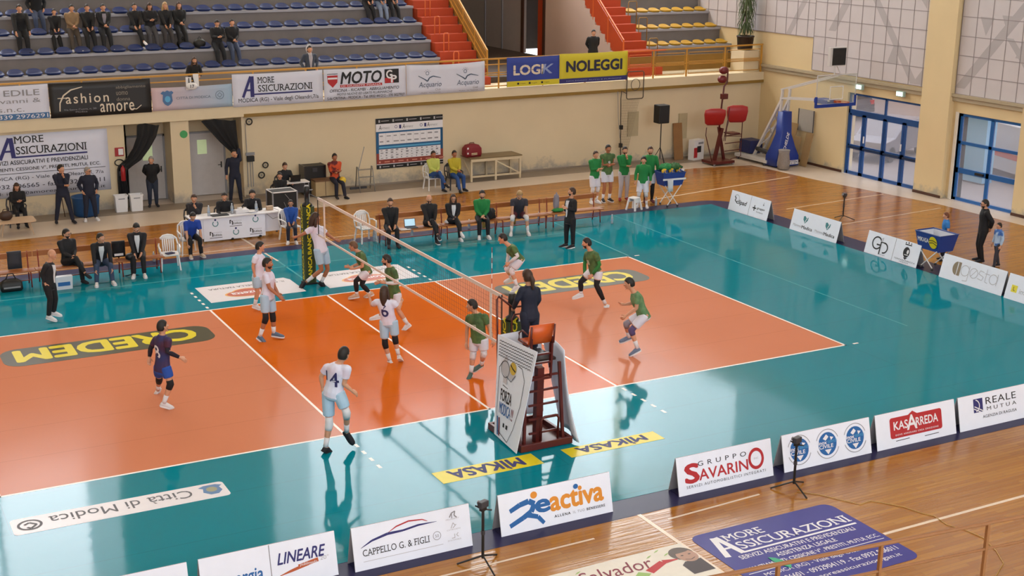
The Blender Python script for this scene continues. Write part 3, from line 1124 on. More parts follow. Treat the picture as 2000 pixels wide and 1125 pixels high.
def head_frame(J, fwd, pitch=0.0):
    up = nrm(lerp(nrm(J['head'] - J['neck']), Vector((0, 0, 1)), .55))
    f = nrm(Vector((math.cos(fwd), math.sin(fwd), 0)))
    f = nrm(f - up * f.dot(up))
    if pitch:
        f2 = nrm(f * math.cos(pitch) + up * math.sin(pitch))
        up = nrm(up * math.cos(pitch) - f * math.sin(pitch))
        f = f2
    l = up.cross(f)
    return Matrix((f, l, up)).transposed(), f, l, up


def head_fn(s):
    def fn(d):
        x, y, z = d
        px, py, pz = .094 * x, .074 * y, .116 * z
        if z < -.1:
            k = min(1, (-z - .1) / .9)
            py *= 1 - .42 * k
            px = px * (1 - .30 * k) + .022 * k
        if x < 0:
            px *= 1.02
        return Vector((px, py, pz)) * s
    return fn


def build_person(label, base, J, fwd, head=None, pitch=0.0, s=1.0, top=None, bottom=None, shoes=None, socks=None, skin='a', hair=('dark', 'short'),
                 beard=False, knee=None, vox=0.011, group=None, sleeve=.62, shortl=.72, toplen=.0, extras=(), girth=1.0, hood=None, open_front=None, number=None, arm_sleeves=None, leggings=None, curl=.5, glasses=False, cat='person'):
    root = thing('person', label, cat, base, 0, group)
    hs = s * 1.10
    sk = SKIN[skin]
    for k in list(J):
        J[k] = Vector(J[k])
    for a, lo, hi in (('s', .33, .39), ('h', .17, .21)):
        L, Rr = J['L' + a], J['R' + a]
        c = (L + Rr) / 2
        w = (L - Rr).length
        want = max(lo * s, min(hi * s, w))
        dl = nrm(L - Rr)
        J['L' + a], J['R' + a] = c + dl * want / 2, c - dl * want / 2
    head = fwd if head is None else head
    J['La0'], J['Ra0'] = J['Ls'], J['Rs']
    dn = nrm((J['Ls'] + J['Rs']) / 2 - (J['Lh'] + J['Rh']) / 2) * -.035 * s
    ARM = {'L': J['Ls'] + dn, 'R': J['Rs'] + dn}
    g = girth * s
    F = Vector((math.cos(fwd), math.sin(fwd), 0))
    # ---- body: one continuous skin
    mb = MB()
    mb.loft(torso_rings(J, g, [(t, rx * .93, ry * .93) for t, rx, ry in TORSO]))
    hip = (J['Lh'] + J['Rh']) / 2
    sh = (J['Ls'] + J['Rs']) / 2
    HM, hf, hl, hu = head_frame(J, head, pitch)
    hc = J['head']
    nb = sh + nrm(sh - hip) * .02 * s
    capsule(mb, [nb, lerp(nb, hc - hu * .06 * s, .55), hc - hu * .045 * s - hf * .012 * s], [.062 * s, .054 * s, .054 * s], 10)
    mb.ball(hc, 1, n=18, m=12, M=HM, fn=head_fn(hs))
    capsule(mb, [hc + hf * .088 * hs + hu * .02 * hs, hc + hf * .104 * hs - hu * .018 * hs], [.009 * hs, .015 * hs], 6)
    capsule(mb, [hc + hf * .078 * hs - hu * .088 * hs, hc + hf * .086 * hs - hu * .092 * hs], [.02 * hs, .018 * hs], 6)
    for y in (1, -1):
        capsule(mb, [hc + hl * .074 * y * hs + hu * .012 * hs - hf * .008 * hs, hc + hl * .078 * y * hs - hu * .03 * hs], [.017 * hs, .012 * hs], 6)
    for S in 'LR':
        sg = 1 if S == 'L' else -1
        a, e, w = ARM[S], J[S + 'e'], J[S + 'w']
        capsule(mb, [lerp(sh + dn, a, .35), a], [.065 * s, .060 * s])
        capsule(mb, [a, lerp(a, e, .4), e], [.058 * g, .05 * g, .039 * s])
        capsule(mb, [e, lerp(e, w, .3), w], [.039 * s, .040 * s, .027 * s])
        hd = J.get(S + 'f')
        hd = (hd - w) if hd is not None else (w - e)
        hand(mb, w, hd, sg, F if abs(nrm(hd).dot(F)) < .9 else Vector((0, 0, 1)), s, curl)
        h, k, an, to = J[S + 'h'], J[S + 'k'], J[S + 'a'], J[S + 't']
        capsule(mb, [h, lerp(h, k, .35), lerp(h, k, .75), k], [.086 * g, .082 * g, .063 * g, .054 * s])
        bk = nrm((k - h).cross((an - k).cross(k - h))) if (an - k).cross(k - h).length > .01 else -F
        calf = lerp(k, an, .32) + nrm(an - k).cross(nrm(J['Lh'] - J['Rh'])) * 0
        capsule(mb, [k, calf, lerp(k, an, .7), an], [.053 * s, .057 * g, .043 * s, .036 * s])
        fd = nrm(to - an)
        flat = nrm(Vector((fd.x, fd.y, 0))) if abs(fd.z) < .9 else fd
        capsule(mb, [an, lerp(an, to, .8)], [.036 * s, .03 * s], 8)
    body = remesh(mb.build('body', sk, root, True), vox)
    # ---- eyes and mouth
    if vox <= .0125:
        for y in (1, -1):
            c = hc + hf * .0835 * hs + hl * .031 * y * hs + hu * .014 * hs
            e = MB().use(M_EYEW).ball(c, .012 * hs, .014 * hs, .008 * hs, 8, 6, HM).use(M_EYED).ball(c + hf * .006 * hs, .008 * hs, .008 * hs, .008 * hs, 8, 6, HM)
            e.build('eye', None, root, True)
        MB().ball(hc + hf * .087 * hs - hu * .055 * hs, .010 * hs, .024 * hs, .007 * hs, 10, 6, HM).build('mouth', M_LIP2, root, True)
    # ---- hair
    hcname, style = hair
    hm = HAIRC[hcname]
    if style == 'bald':
        hm = None
    if hm:
        hb = MB()
        k = {'short': 1.0, 'curly': 1.14, 'long': 1.06, 'pony': 1.04}[style]

        def hfn(d):
            x, y, z = d
            hx = x / max(1e-4, math.sqrt(x * x + y * y))
            low = -.5 + 1.05 * max(0, min(1, (hx + .35) / 1.05)) if hx < .7 else .55
            if style in ('long', 'pony') and hx < .3:
                low = -.55
            r, t = 1.10 * k, .006
            if z < low:
                q = math.sqrt(max(0, 1 - low * low)) / max(1e-4, math.sqrt(x * x + y * y))
                x, y, z = x * q, y * q, low
                q2 = .80 if d.z < low - .25 else 1.0
                x, y = x * q2, y * q2
            return Vector((.094 * x * r - t, .074 * y * (r + .02), .116 * z * r + .004)) * hs
        hb.ball(hc, 1, n=20, m=14, M=HM, fn=hfn)
        if style == 'long':
            capsule(hb, [hc - hf * .05 * hs, hc - hf * .07 * hs - hu * .13 * hs, hc - hf * .075 * hs - hu * .24 * hs], [.08 * hs, .075 * hs, .045 * hs], 10)
            for y in (1, -1):
                capsule(hb, [hc + hl * .065 * y * hs, hc + hl * .075 * y * hs - hu * .12 * hs, hc + hl * .07 * y * hs + hf * .02 * hs - hu * .24 * hs], [.035 * hs, .04 * hs, .028 * hs], 8)
        if style == 'pony':
            capsule(hb, [hc - hf * .09 * hs + hu * .03 * hs, hc - hf * .13 * hs - hu * .05 * hs, hc - hf * .11 * hs - hu * .2 * hs], [.035 * hs, .042 * hs, .02 * hs], 8)
        o = hb.build('hair', hm, root, True)
        if style == 'curly':
            remesh(o, .014, 1)
    if beard:
        bb = MB()
        bm = HAIRC[beard if isinstance(beard, str) else 'dark']

        def bfn(d):
            p = head_fn(hs)(Vector((d.x, d.y, d.z)))
            return p * 1.06
        rings = []
        for zz in (-.35, -.55, -.75, -.92):
            r = math.sqrt(1 - zz * zz)
            rings.append([hc + HM @ bfn(Vector((r * math.cos(R(a)), r * math.sin(R(a)), zz))) for a in range(-80, 81, 20)] +
                         [hc + HM @ (bfn(Vector((r * math.cos(R(a)), r * math.sin(R(a)), zz))) * .9) for a in range(80, -81, -20)])
        bb.loft(rings).build('beard', bm, root, True)
    if glasses:
        gb = MB()
        for y in (1, -1):
            c = hc + hf * .098 * hs + hl * .033 * y * hs + hu * .014 * hs
            gb.tube([c + (hl * math.cos(R(a)) * .024 + hu * math.sin(R(a)) * .018) * hs for a in range(0, 360, 45)], .004 * hs, 5, closed=True)
            gb.bar(c + hl * .024 * y * hs, hc + hl * .078 * y * hs + hu * .014 * hs, .005)
        gb.build('glasses', M_BLACK, root)
    # ---- top
    cv = max(vox, .012)
    if top is not None:
        tb = MB()
        i = .019 * s
        t0 = -.14 - toplen
        secs = [(t0, .165 + .02 * toplen, .118)] + [(t, rx, ry) for t, rx, ry in TORSO if t0 < t < 1.0] + [(1.02, .13, .085), (1.08, .088, .072), (1.125, .062, .060)]
        tb.loft(torso_rings(J, g, secs, i))
        for S in 'LR':
            a, e, w = ARM[S], J[S + 'e'], J[S + 'w']
            capsule(tb, [lerp(sh + dn, a, .3), a], [.076 * s, .074 * s])
            if sleeve <= 1:
                pts = [a, lerp(a, e, sleeve * .5), lerp(a, e, sleeve)]
                tb.tube([a - (e - a) * .06] + pts, [.055 * s, .074 * g, .071 * g, .068 * g], 12)
            elif sleeve > 1:
                q = sleeve - 1
                capsule(tb, [a, lerp(a, e, .5), e], [.074 * g, .066 * g, .057 * g], 12)
                tb.tube([e - (w - e) * .1, e, lerp(e, w, q * .5), lerp(e, w, q)], [.03 * s, .057 * g, .052 * g, .044 * g], 12)
        o = remesh(tb.build('jersey' if sleeve <= 1 else 'jacket', top, root, True), cv)
        if hood:
            hb = MB()
            hb.ball(hc - hf * .012 * s, .118 * hs, .104 * hs, .135 * hs, 16, 10, HM)
            hd2 = MB().loft([[hc + HM @ (Vector((.118 * x * .99 - .02 - .02 * sq, .104 * math.cos(R(a)) * sq, .135 * math.sin(R(a)) * sq)) * hs) for a in range(0, 360, 20)] for x, sq in ((-.95, .25), (-.7, .7), (-.2, 1.0), (.35, 1.02), (.36, .9), (-.1, .88), (-.6, .6))])
            capsule(hd2, [nb - hf * .05 * s, nb + hf * .04 * s], [.09 * s, .085 * s], 10)
            hd2.build('hood', hood, root, True)
        if open_front:
            ob = MB()
            hip2, up = hip, nrm(sh - hip)
            lat = nrm(J['Ls'] - J['Rs'])
            fw = nrm(lat.cross(up))
            rows = []
            for t, wd in ((1.0, .062), (.8, .066), (.55, .046), (.3, .026), (.12, .014)):
                c = lerp(hip, sh, t)
                ry = next(ry2 for (t2, rx2, ry2) in reversed(TORSO) if t2 <= t + .01)
                q = c + fw * (ry * g + .026 * s + .01 * math.sin(t * 3.1))
                rows.append((q, wd))
            vs, fs = [], []
            for q, wd in rows:
                vs += [q - lat * wd * s, q + fw * .012, q + lat * wd * s, q + lat * wd * s - fw * .05, q - lat * wd * s - fw * .05]
            for r in range(len(rows) - 1):
                for j in range(5):
                    fs.append((r * 5 + j, r * 5 + (j + 1) % 5, (r + 1) * 5 + (j + 1) % 5, (r + 1) * 5 + j))
            fs += [(4, 3, 2, 1, 0), tuple((len(rows) - 1) * 5 + j for j in range(5))]
            ob.add(vs, fs).build('shirt', open_front, root, False)
    # ---- bottom
    if bottom is not None:
        kind, bm = bottom
        tb = MB()
        i = .013 * s
        tb.loft(torso_rings(J, g, [(-.27, .08, .07), (-.2, .14, .108), (-.08, .164, .116), (.04, .156, .107), (.10, .146, .098)], i))
        for S in 'LR':
            h, k, an = J[S + 'h'], J[S + 'k'], J[S + 'a']
            if kind == 'shorts':
                tb.tube([h - (k - h) * .12, h, lerp(h, k, .4), lerp(h, k, shortl)], [.05 * s, .104 * g, .106 * g, .098 * g], 14)
            else:
                capsule(tb, [h, lerp(h, k, .4), k], [.102 * g, .094 * g, .072 * g], 12)
                tb.tube([k - (an - k) * .12, k, lerp(k, an, .4), lerp(k, an, .97)], [.04 * s, .071 * g, .067 * g, .056 * s], 12)
        remesh(tb.build('shorts' if kind == 'shorts' else 'trousers', bm, root, True), cv)
    if leggings is not None:
        for S in 'LR':
            h, k, an = J[S + 'h'], J[S + 'k'], J[S + 'a']
            lb = MB()
            lb.tube([lerp(h, k, .6), k, lerp(k, an, .35), lerp(k, an, .78)], [.082 * g, .064 * s, .066 * g, .047 * s], 12)
            lb.build('leg_sleeve', leggings, root, True)
    if knee is not None:
        for S in 'LR':
            h, k, an = J[S + 'h'], J[S + 'k'], J[S + 'a']
            kb = MB()
            kb.tube([lerp(k, h, .24), lerp(k, h, .08), k, lerp(k, an, .1), lerp(k, an, .26)], [.066 * s, .068 * s, .07 * s, .067 * s, .060 * s], 12)
            kb.build('knee_pad', knee if not isinstance(knee, tuple) else knee[0 if S == 'L' else 1], root, True)
    if arm_sleeves is not None:
        for S in 'LR':
            e, w, a = J[S + 'e'], J[S + 'w'], J[S + 's']
            MB().tube([lerp(e, a, .45), e, lerp(e, w, .35), lerp(e, w, .95)], [.053 * g, .046 * s, .047 * s, .034 * s], 10).build('arm_sleeve', arm_sleeves, root, True)
    if socks is not None:
        for S in 'LR':
            k, an = J[S + 'k'], J[S + 'a']
            MB().tube([lerp(an, k, .42), lerp(an, k, .15), an], [.05 * s, .043 * s, .044 * s], 10).build('sock', socks, root, True)
    # ---- shoes
    shm = shoes or M_BLACK
    for S in 'LR':
        an, to, k = J[S + 'a'], J[S + 't'], J[S + 'k']
        fd = to - an
        flat = Vector((fd.x, fd.y, fd.z))
        dn = nrm(an - k)
        # sole direction: from below the heel to the toe
        heel = an + dn * .055 * s - nrm(fd - dn * fd.dot(dn)) * .055 * s
        toe = to
        d = toe - heel
        L = .285 * s
        d = nrm(d)
        toe = heel + d * L
        upv = nrm(-dn - d * (-dn).dot(d))
        lat = d.cross(upv)
        sb = MB()
        rings = []
        for t, wd, hh, lo in ((0, .026, .05, -.008), (.04, .036, .075, -.022), (.2, .040, .10, -.026), (.42, .042, .082, -.026), (.65, .050, .058, -.026), (.86, .045, .042, -.024), (.98, .026, .026, -.012)):
            c = heel + d * L * t
            rings.append([c + lat * wd * s * math.cos(2 * math.pi * q / 12) + upv * ((hh - lo) * s / 2 * (1 if math.sin(2 * math.pi * q / 12) > -.3 else .9) * math.sin(2 * math.pi * q / 12) + (hh + lo) * s / 2) for q in range(12)])
        sb.loft(rings)
        so = sb.build('shoe', shm if not isinstance(shm, tuple) else shm[0], root, True)
        if isinstance(shm, tuple):
            rr = []
            for t, wd in ((0, .030), (.1, .041), (.3, .043), (.65, .053), (.86, .048), (1.0, .026)):
                c = heel + d * L * t
                rr.append([c + lat * wd * s + upv * -.028 * s, c - lat * wd * s + upv * -.028 * s, c - lat * wd * s + upv * 0, c + lat * wd * s + upv * 0])
            MB().loft(rr).build('sole', shm[1], so)
    if number:
        txt, nm, where, size = number
        up = nrm(sh - hip)
        lat = nrm(J['Ls'] - J['Rs'])
        fw = nrm(lat.cross(up))
        sg = 1 if where == 'front' else -1
        o = text(root, txt, (-size * (.26 if len(txt) > 1 else .3) * len(txt), -size / 2, size * (.26 if len(txt) > 1 else .3) * len(txt), size / 2), nm, 'jersey_number', .02)
        c = lerp(hip, sh, .58)
        # the print follows the rounded cloth of the chest or back
        for v in o.data.vertices:
            t = .58 + v.co.y / (.53 * s)
            lo = max((q for q in TORSO if q[0] <= t), key=lambda q: q[0])
            hi = min((q for q in TORSO if q[0] > t), key=lambda q: q[0])
            k = (t - lo[0]) / (hi[0] - lo[0])
            rx, ry = (lo[1] + (hi[1] - lo[1]) * k) * g + .016 * s, (lo[2] + (hi[2] - lo[2]) * k) * g + .016 * s
            v.co.z += ry * math.sqrt(max(.1, 1 - (v.co.x / (rx * 1.04)) ** 2)) + .006 + .012 * sg * s
        right = lat * sg * 1
        Mx = Matrix(((right.x, up.x, (fw * sg).x, c.x), (right.y, up.y, (fw * sg).y, c.y), (right.z, up.z, (fw * sg).z, c.z), (0, 0, 0, 1)))
        o.matrix_local = Mx
    return root


def px_person(label, base, J2, a, head=None, z0=0.0, **kw):
    """joints read off the photograph on the upright plane through the person's ground point, each with its own depth
    (J2: name -> (u, v) or (u, v, depth)); a: facing, 0 = picture right, 90 = away"""
    B = G(base[0], base[1], z0) if not isinstance(base, Vector) else base
    vd = Vector((math.sin(R(28.07)), math.cos(R(28.07)), 0))
    ca, sa = math.cos(R(a)), math.sin(R(a))
    s = kw.get('s', 1.0)
    half = {'s': .18, 'e': .2, 'w': .17, 'h': .095, 'k': .1, 'a': .1, 't': .1, 'f': .15}
    J = {}
    for k, q in J2.items():
        if len(q) == 3:
            dep = q[2]
        elif k in ('head', 'neck'):
            dep = 0
        else:
            dep = (1 if k[0] == 'L' else -1) * ca * half[k[1]] * s
            if k[1] == 't':
                dep += sa * .16
        d = ray(q[0], q[1])
        c = Vector(CAM_LOC)
        t = ((B - c).dot(vd) + dep) / d.dot(vd)
        J[k] = c + d * t - B
    fw = R(a - 28.07)
    hd = fw if head is None else R(head - 28.07)
    return build_person(label, B, J, fw, hd, **kw)


def ik(a, b, l1, l2, pole):
    d = b - a
    L = min(d.length, (l1 + l2) * .999)
    d = nrm(d)
    x = (l1 * l1 - l2 * l2 + L * L) / (2 * L)
    h = math.sqrt(max(0, l1 * l1 - x * x))
    p = pole - d * pole.dot(d)
    p = nrm(p)
    return a + d * x + p * h


ARMS = {   # hand positions relative to the chest: forward, side (outwards), up from the shoulder
    'down': ((.06, .08, -.55), (.06, .08, -.55)), 'crossed': ((.24, -.22, -.30), (.22, -.22, -.26)), 'lap': ((.36, -.10, -.42), (.36, -.10, -.44)), 'phone': ((.34, -.14, -.22), (.34, -.14, -.24)),
    'pocket': ((.10, .04, -.46), (.10, .04, -.46)), 'behind': ((-.16, -.10, -.48), (-.16, -.10, -.48)), 'chin': ((.22, -.16, -.02), (.24, -.24, -.28)), 'hips': ((.06, .10, -.42), (.06, .10, -.42)),
    'table': ((.42, -.04, -.30), (.42, -.06, -.30)), 'knees': ((.44, .02, -.46), (.44, .02, -.46)), 'clasp': ((.30, -.17, -.36), (.30, -.17, -.38)), 'head': ((.10, -.10, .14), (.06, .08, -.55)), 'face': ((.20, -.10, .05), (.06, .08, -.55)), 'hold': ((.30, -.05, -.3), (.30, -.05, -.3))}


def pose_person(label, loc, a, H=1.78, sit=None, arms='down', lean=0.0, head=None, pitch=0.0, cross=False, legs=None, kneesp=.13, **kw):
    """a: facing in picture terms (0 right, 90 away, -90 towards the camera); sit = seat height or None"""
    s = H / 1.8
    th = R(a - 28.07)
    f = Vector((math.cos(th), math.sin(th), 0))
    l = Vector((-math.sin(th), math.cos(th), 0))
    U = Vector((0, 0, 1))

    def P(x, y, z):
        return f * x + l * y + U * z
    J = {}
    ln = R(lean)
    if sit is None:
        hz = .94 * s
        hx = 0
        for S, y in (('L', 1), ('R', -1)):
            fx = 0 if legs is None else legs[0 if S == 'L' else 1]
            J[S + 'h'] = P(hx, y * .095 * s, hz)
            J[S + 'a'] = P(hx + fx - .02, y * kneesp * .85 * s, .085 * s)
            J[S + 'k'] = ik(J[S + 'h'], J[S + 'a'], .44 * s, .43 * s, f)
            J[S + 't'] = J[S + 'a'] + P(.19 * s, y * .04, -.05 * s)
    else:
        hz = sit + .10 * s
        for S, y in (('L', 1), ('R', -1)):
            J[S + 'h'] = P(0, y * .095 * s, hz)
            fx = .46 if legs is None else legs[0 if S == 'L' else 1]
            J[S + 'a'] = P(fx * s, y * kneesp * 1.0 * s, .085 * s)
            if cross and S == 'R':
                J[S + 'a'] = P(.62 * s, .12 * s, .32 * s)
            J[S + 'k'] = ik(J[S + 'h'], J[S + 'a'], .44 * s, .43 * s, P(.3, 0, 1))
            J[S + 't'] = J[S + 'a'] + (P(.19 * s, y * .03, -.05 * s) if not (cross and S == 'R') else P(.17 * s, .03, -.1 * s))
    hip = (J['Lh'] + J['Rh']) / 2
    up = f * math.sin(ln) + U * math.cos(ln)
    fw = f * math.cos(ln) - U * math.sin(ln)
    shc = hip + up * .53 * s
    J['Ls'], J['Rs'] = shc + l * .185 * s, shc - l * .185 * s
    J['neck'] = shc + up * .07 * s
    J['head'] = shc + up * .085 * s + nrm(up + U) * .105 * s + f * .035 * s
    A = ARMS[arms] if isinstance(arms, str) else arms
    for (S, y), (ax, ay, az) in zip((('L', 1), ('R', -1)), A):
        w = J[S + 's'] + (fw * ax + l * (y * ay)) * s + up * az * s
        J[S + 'w'] = w
        J[S + 'e'] = ik(J[S + 's'], w, .30 * s, .27 * s, l * y * .5 - f * .6 - U * .5)
    kw['s'] = s
    return build_person(label, loc, J, th, None if head is None else R(head - 28.07), pitch, **kw)

# ------------------------------------------------------------------ the players on court
C_WP = two_tone('white pink jersey', 'd9d8ea', 'cfa8b6', 2.2, (.52, .78))
C_LB = cloth('pale blue shorts', 'a9c4da')
C_GRN = two_tone('olive green jersey', '3f5c33', '55703f', 6)
C_WS = cloth('white shorts', 'd6d4e0')
C_LIB = two_tone('maroon blue jersey', '4a1f33', '2c3363', 2.2, (.4, .6))
C_BLUE = cloth('royal blue shorts', '1f4aa0')
C_BLK = cloth('black cloth', '121116')
C_SUIT = cloth('black suit', '17161b')
C_NAVY = cloth('navy tracksuit', '161a2e')
C_DENIM = cloth('blue denim', '33415c')
C_WHT = cloth('white shirt', 'd5d5da')
C_GREEN = cloth('bright green jacket', '1c7a3c')
C_SOCK = cloth('white sock', 'd8d4d8')
C_GREYK = cloth('grey knit', '8d8590')
C_SHWH = cloth('white shoe', 'd6d3d6')
C_SHBK = cloth('dark shoe', '1d1b22')
C_SHBL = cloth('grey blue shoe', '5a6a80')
M_NUM = mat('navy number print', '2d2a5e', 0.6, 0)
M_NUMW = mat('white number print', 'e4e0e6', 0.6, 0)
SOLE = cloth('white sole', 'e0dde0')
NV = .0095

px_person('player in maroon and blue jersey with white number 8, black knee pads, arm held out', (318, 798),
          dict(head=(317.5, 638), neck=(319, 652), Ls=(303, 659), Rs=(331, 662), Le=(294, 681), Lw=(292, 697), Re=(327, 687), Rw=(351, 698), Rf=(366, 706), Lh=(309, 716), Rh=(325, 717), Lk=(311, 741, .35), La=(309, 760, .75), Lt=(304, 772, .85), Rk=(333, 750), Ra=(320, 787), Rt=(338, 797)),
          35, 45, top=C_LIB, bottom=('shorts', C_BLUE), knee=C_BLK, socks=C_SOCK, shoes=(C_SHWH, SOLE), hair=('dark', 'short'), sleeve=.6, arm_sleeves=cloth('black sleeve', '1b1020'), number=('8', M_NUMW, 'back', .26), vox=NV, s=1.0, shortl=.6)
px_person('player in white and pink jersey number 14 running with back to camera', (638, 888),
          dict(head=(671.5, 692), neck=(667, 706), Ls=(640, 714), Rs=(679, 717), Le=(627, 735), Lw=(630, 756), Re=(672, 750), Rw=(686, 762), Rf=(692, 766), Lh=(640, 766), Rh=(662, 767), Lk=(643, 828), La=(636, 872), Lt=(650, 887), Rk=(677, 806), Ra=(677, 842, .25), Rt=(684, 858, .3)),
          62, 60, top=C_WP, bottom=('shorts', C_LB), knee=C_SOCK, socks=C_SOCK, shoes=(C_SHBK, C_SHBK), hair=('dark', 'short'), number=('14', M_NUM, 'back', .26), vox=NV, s=1.06)
px_person('player in white jersey number 6 with shoulder length hair and black knee pads', (766, 709),
          dict(head=(751, 570), neck=(753, 582), Ls=(735, 587), Rs=(769, 589), Le=(726, 596, .25), Lw=(722, 582, .35), Re=(779, 603), Rw=(784, 590, .2), Lh=(748, 627), Rh=(770, 627), Lk=(752, 672), La=(761, 703), Lt=(756, 714), Rk=(772, 664), Ra=(778, 692), Rt=(784, 704)),
          75, 70, top=C_WP, bottom=('shorts', C_LB), knee=C_BLK, socks=C_SOCK, shoes=(C_SHWH, SOLE), hair=('brown', 'long'), number=('6', M_NUM, 'back', .26), vox=NV, s=.98)
px_person('bearded player in white and pink jersey walking towards the net in black knee pads', (522, 664),
          dict(head=(522.5, 515), neck=(521, 527), Rs=(519, 536), Ls=(529, 534), Re=(526, 562), Rw=(545, 579), Rf=(553, 587), Le=(536, 560), Lw=(543, 572), Rh=(517, 577), Lh=(527, 576), Rk=(519, 622), Ra=(508, 656), Rt=(514, 668), Lk=(533, 620), La=(535, 650), Lt=(549, 657)),
          -8, -2, top=C_WP, bottom=('shorts', C_LB), knee=C_BLK, socks=C_SOCK, shoes=(C_SHBL, SOLE), hair=('dark', 'short'), beard='dark', vox=NV, s=1.04, skin='b')
px_person('player in white and pink jersey farthest from camera on the left half', (503, 604),
          dict(head=(508, 482), neck=(506, 492), Rs=(499, 501), Ls=(512, 500), Re=(494, 520), Rw=(497, 536), Le=(517, 518), Lw=(523, 512), Rh=(500, 540), Lh=(509, 539), Rk=(503, 570), Ra=(498, 595), Rt=(506, 603), Lk=(514, 569), La=(513, 592), Lt=(522, 598)),
          10, 10, top=C_WP, bottom=('shorts', C_LB), socks=C_SOCK, shoes=(C_SHWH, SOLE), hair=('dark', 'short'), vox=.011, s=1.0)
px_person('player in white and pink jersey leaping beside the far net post', (612, 562),
          dict(head=(616, 426), neck=(613, 437), Rs=(604, 446), Ls=(629, 444), Re=(592, 457), Rw=(581, 462), Rf=(573, 464), Le=(641, 459), Lw=(654, 468), Lf=(664, 472), Rh=(619, 487), Lh=(634, 486), Rk=(628, 527), Ra=(600, 549), Rt=(589, 560), Lk=(640, 526), La=(628, 550), Lt=(634, 562)),
          12, 15, top=C_WP, bottom=('shorts', C_LB), socks=C_SOCK, shoes=(C_SHBK, C_SHBK), hair=('brown', 'long'), vox=.0105, s=1.05, skin='b')
px_person('player in green jersey crouching nearest the far sideline with black knee pads', (695, 584),
          dict(head=(690, 481), neck=(697, 490), Ls=(706, 497), Rs=(699, 494), Le=(708, 520), Lw=(692, 525), Lf=(683, 524), Re=(701, 515), Rw=(684, 522), Rf=(677, 521), Lh=(718, 531), Rh=(714, 529), Lk=(695, 549), La=(697, 575), Lt=(683, 582), Rk=(707, 556), Ra=(724, 574), Rt=(714, 580)),
          172, 176, top=C_GRN, bottom=('shorts', C_WS), leggings=C_BLK, socks=C_SOCK, shoes=(cloth('orange white shoe', 'c9a890'), SOLE), hair=('lightbrown', 'short'), vox=.0105, s=1.0, shortl=.6)
px_person('player in green jersey lunging in white shoes behind the player with number 6', (768, 642),
          dict(head=(755, 508), neck=(760, 519), Ls=(770, 528), Rs=(756, 526), Le=(776, 553), Lw=(753, 553), Lf=(745, 551), Re=(760, 548), Rw=(744, 551), Lh=(776, 574), Rh=(767, 573), Lk=(778, 606), La=(796, 633), Lt=(783, 649), Rk=(757, 598), Ra=(744, 614, .1), Rt=(731, 622, .1)),
          176, 180, top=C_GRN, bottom=('shorts', C_WS), socks=C_SOCK, shoes=(C_SHWH, SOLE), arm_sleeves=C_WHT, hair=('dark', 'short'), beard='dark', vox=NV, s=1.0)
px_person('player in green jersey standing upright near the near net post', (925, 738),
          dict(head=(922, 597), neck=(927, 610), Rs=(916, 617), Ls=(947, 616), Re=(912, 643), Rw=(911, 668), Rf=(911, 681), Le=(956, 641), Lw=(962, 664), Lf=(965, 676), Rh=(926, 661), Lh=(945, 662), Rk=(924, 693), Ra=(920, 727), Rt=(915, 742), Lk=(945, 691), La=(940, 712, .2), Lt=(934, 718, .2)),
          -125, 175, top=C_GRN, bottom=('shorts', C_WS), knee=C_SOCK, socks=C_SOCK, shoes=(cloth('green white shoe', '48605a'), SOLE), hair=('dark', 'short'), number=('1', mat('pale print', 'b8c0a8', .6, 0), 'front', .12), vox=NV, s=1.02)
px_person('player in green jersey bent forward with hands on knees near the far sideline', (1005, 575),
          dict(head=(982, 466), neck=(989, 476), Ls=(1001, 483), Rs=(993, 482), Le=(1011, 500), Lw=(995, 513), Lf=(988, 520), Re=(993, 500), Rw=(990, 516), Lh=(1016, 508), Rh=(1012, 506), Lk=(999, 529), La=(1009, 557), Lt=(998, 572), Rk=(990, 525), Ra=(999, 543, .35), Rt=(986, 551, .4)),
          172, 178, top=C_GRN, bottom=('shorts', C_WS), knee=C_SOCK, socks=C_SOCK, shoes=(C_SHWH, SOLE), arm_sleeves=C_WHT, hair=('dark', 'short'), vox=.0105, s=1.03)
px_person('bearded player in green jersey standing over the right dark floor advert in black leg sleeves', (1160, 598),
          dict(head=(1146, 475), neck=(1151, 486), Ls=(1164, 495), Rs=(1146, 493), Le=(1171, 517), Lw=(1157, 536), Lf=(1151, 545), Re=(1142, 516), Rw=(1142, 538), Rf=(1141, 548), Lh=(1171, 531), Rh=(1155, 529), Rk=(1134, 551), Ra=(1135, 573), Rt=(1120, 582), Lk=(1165, 557), La=(1182, 593), Lt=(1184, 609)),
          -170, 178, top=C_GRN, bottom=('shorts', C_WS), leggings=C_BLK, socks=C_SOCK, shoes=(C_SHWH, SOLE), arm_sleeves=cloth('green sleeve', '2f7a3a'), hair=('dark', 'short'), beard='dark', vox=.0105, s=1.03, shortl=.55, number=('1', mat('pale print', 'b8c0a8', .6, 0), 'front', .12))
px_person('player in green jersey crouching farthest right on the court with forearms raised', (1238, 694),
          dict(head=(1229, 554), neck=(1236, 566), Ls=(1244, 577), Rs=(1238, 575), Le=(1243, 602), Lw=(1224, 616), Lf=(1216, 622), Re=(1234, 592), Rw=(1221, 595), Rf=(1214, 594), Lh=(1260, 616), Rh=(1254, 615), Lk=(1233, 645), La=(1245, 680), Lt=(1228, 695), Rk=(1223, 632), Ra=(1228, 658, .3), Rt=(1215, 666, .3)),
          170, 176, top=two_tone('light green jersey', '547a50', '6b8a5f', 6), bottom=('shorts', C_WS), knee=(cloth('violet pad', '54456e'), C_GREYK), socks=C_SOCK, shoes=(cloth('navy white shoe', '6a7890'), SOLE), hair=('dark', 'short'), number=('2', M_NUMW, 'back', .2), vox=NV, s=1.03)

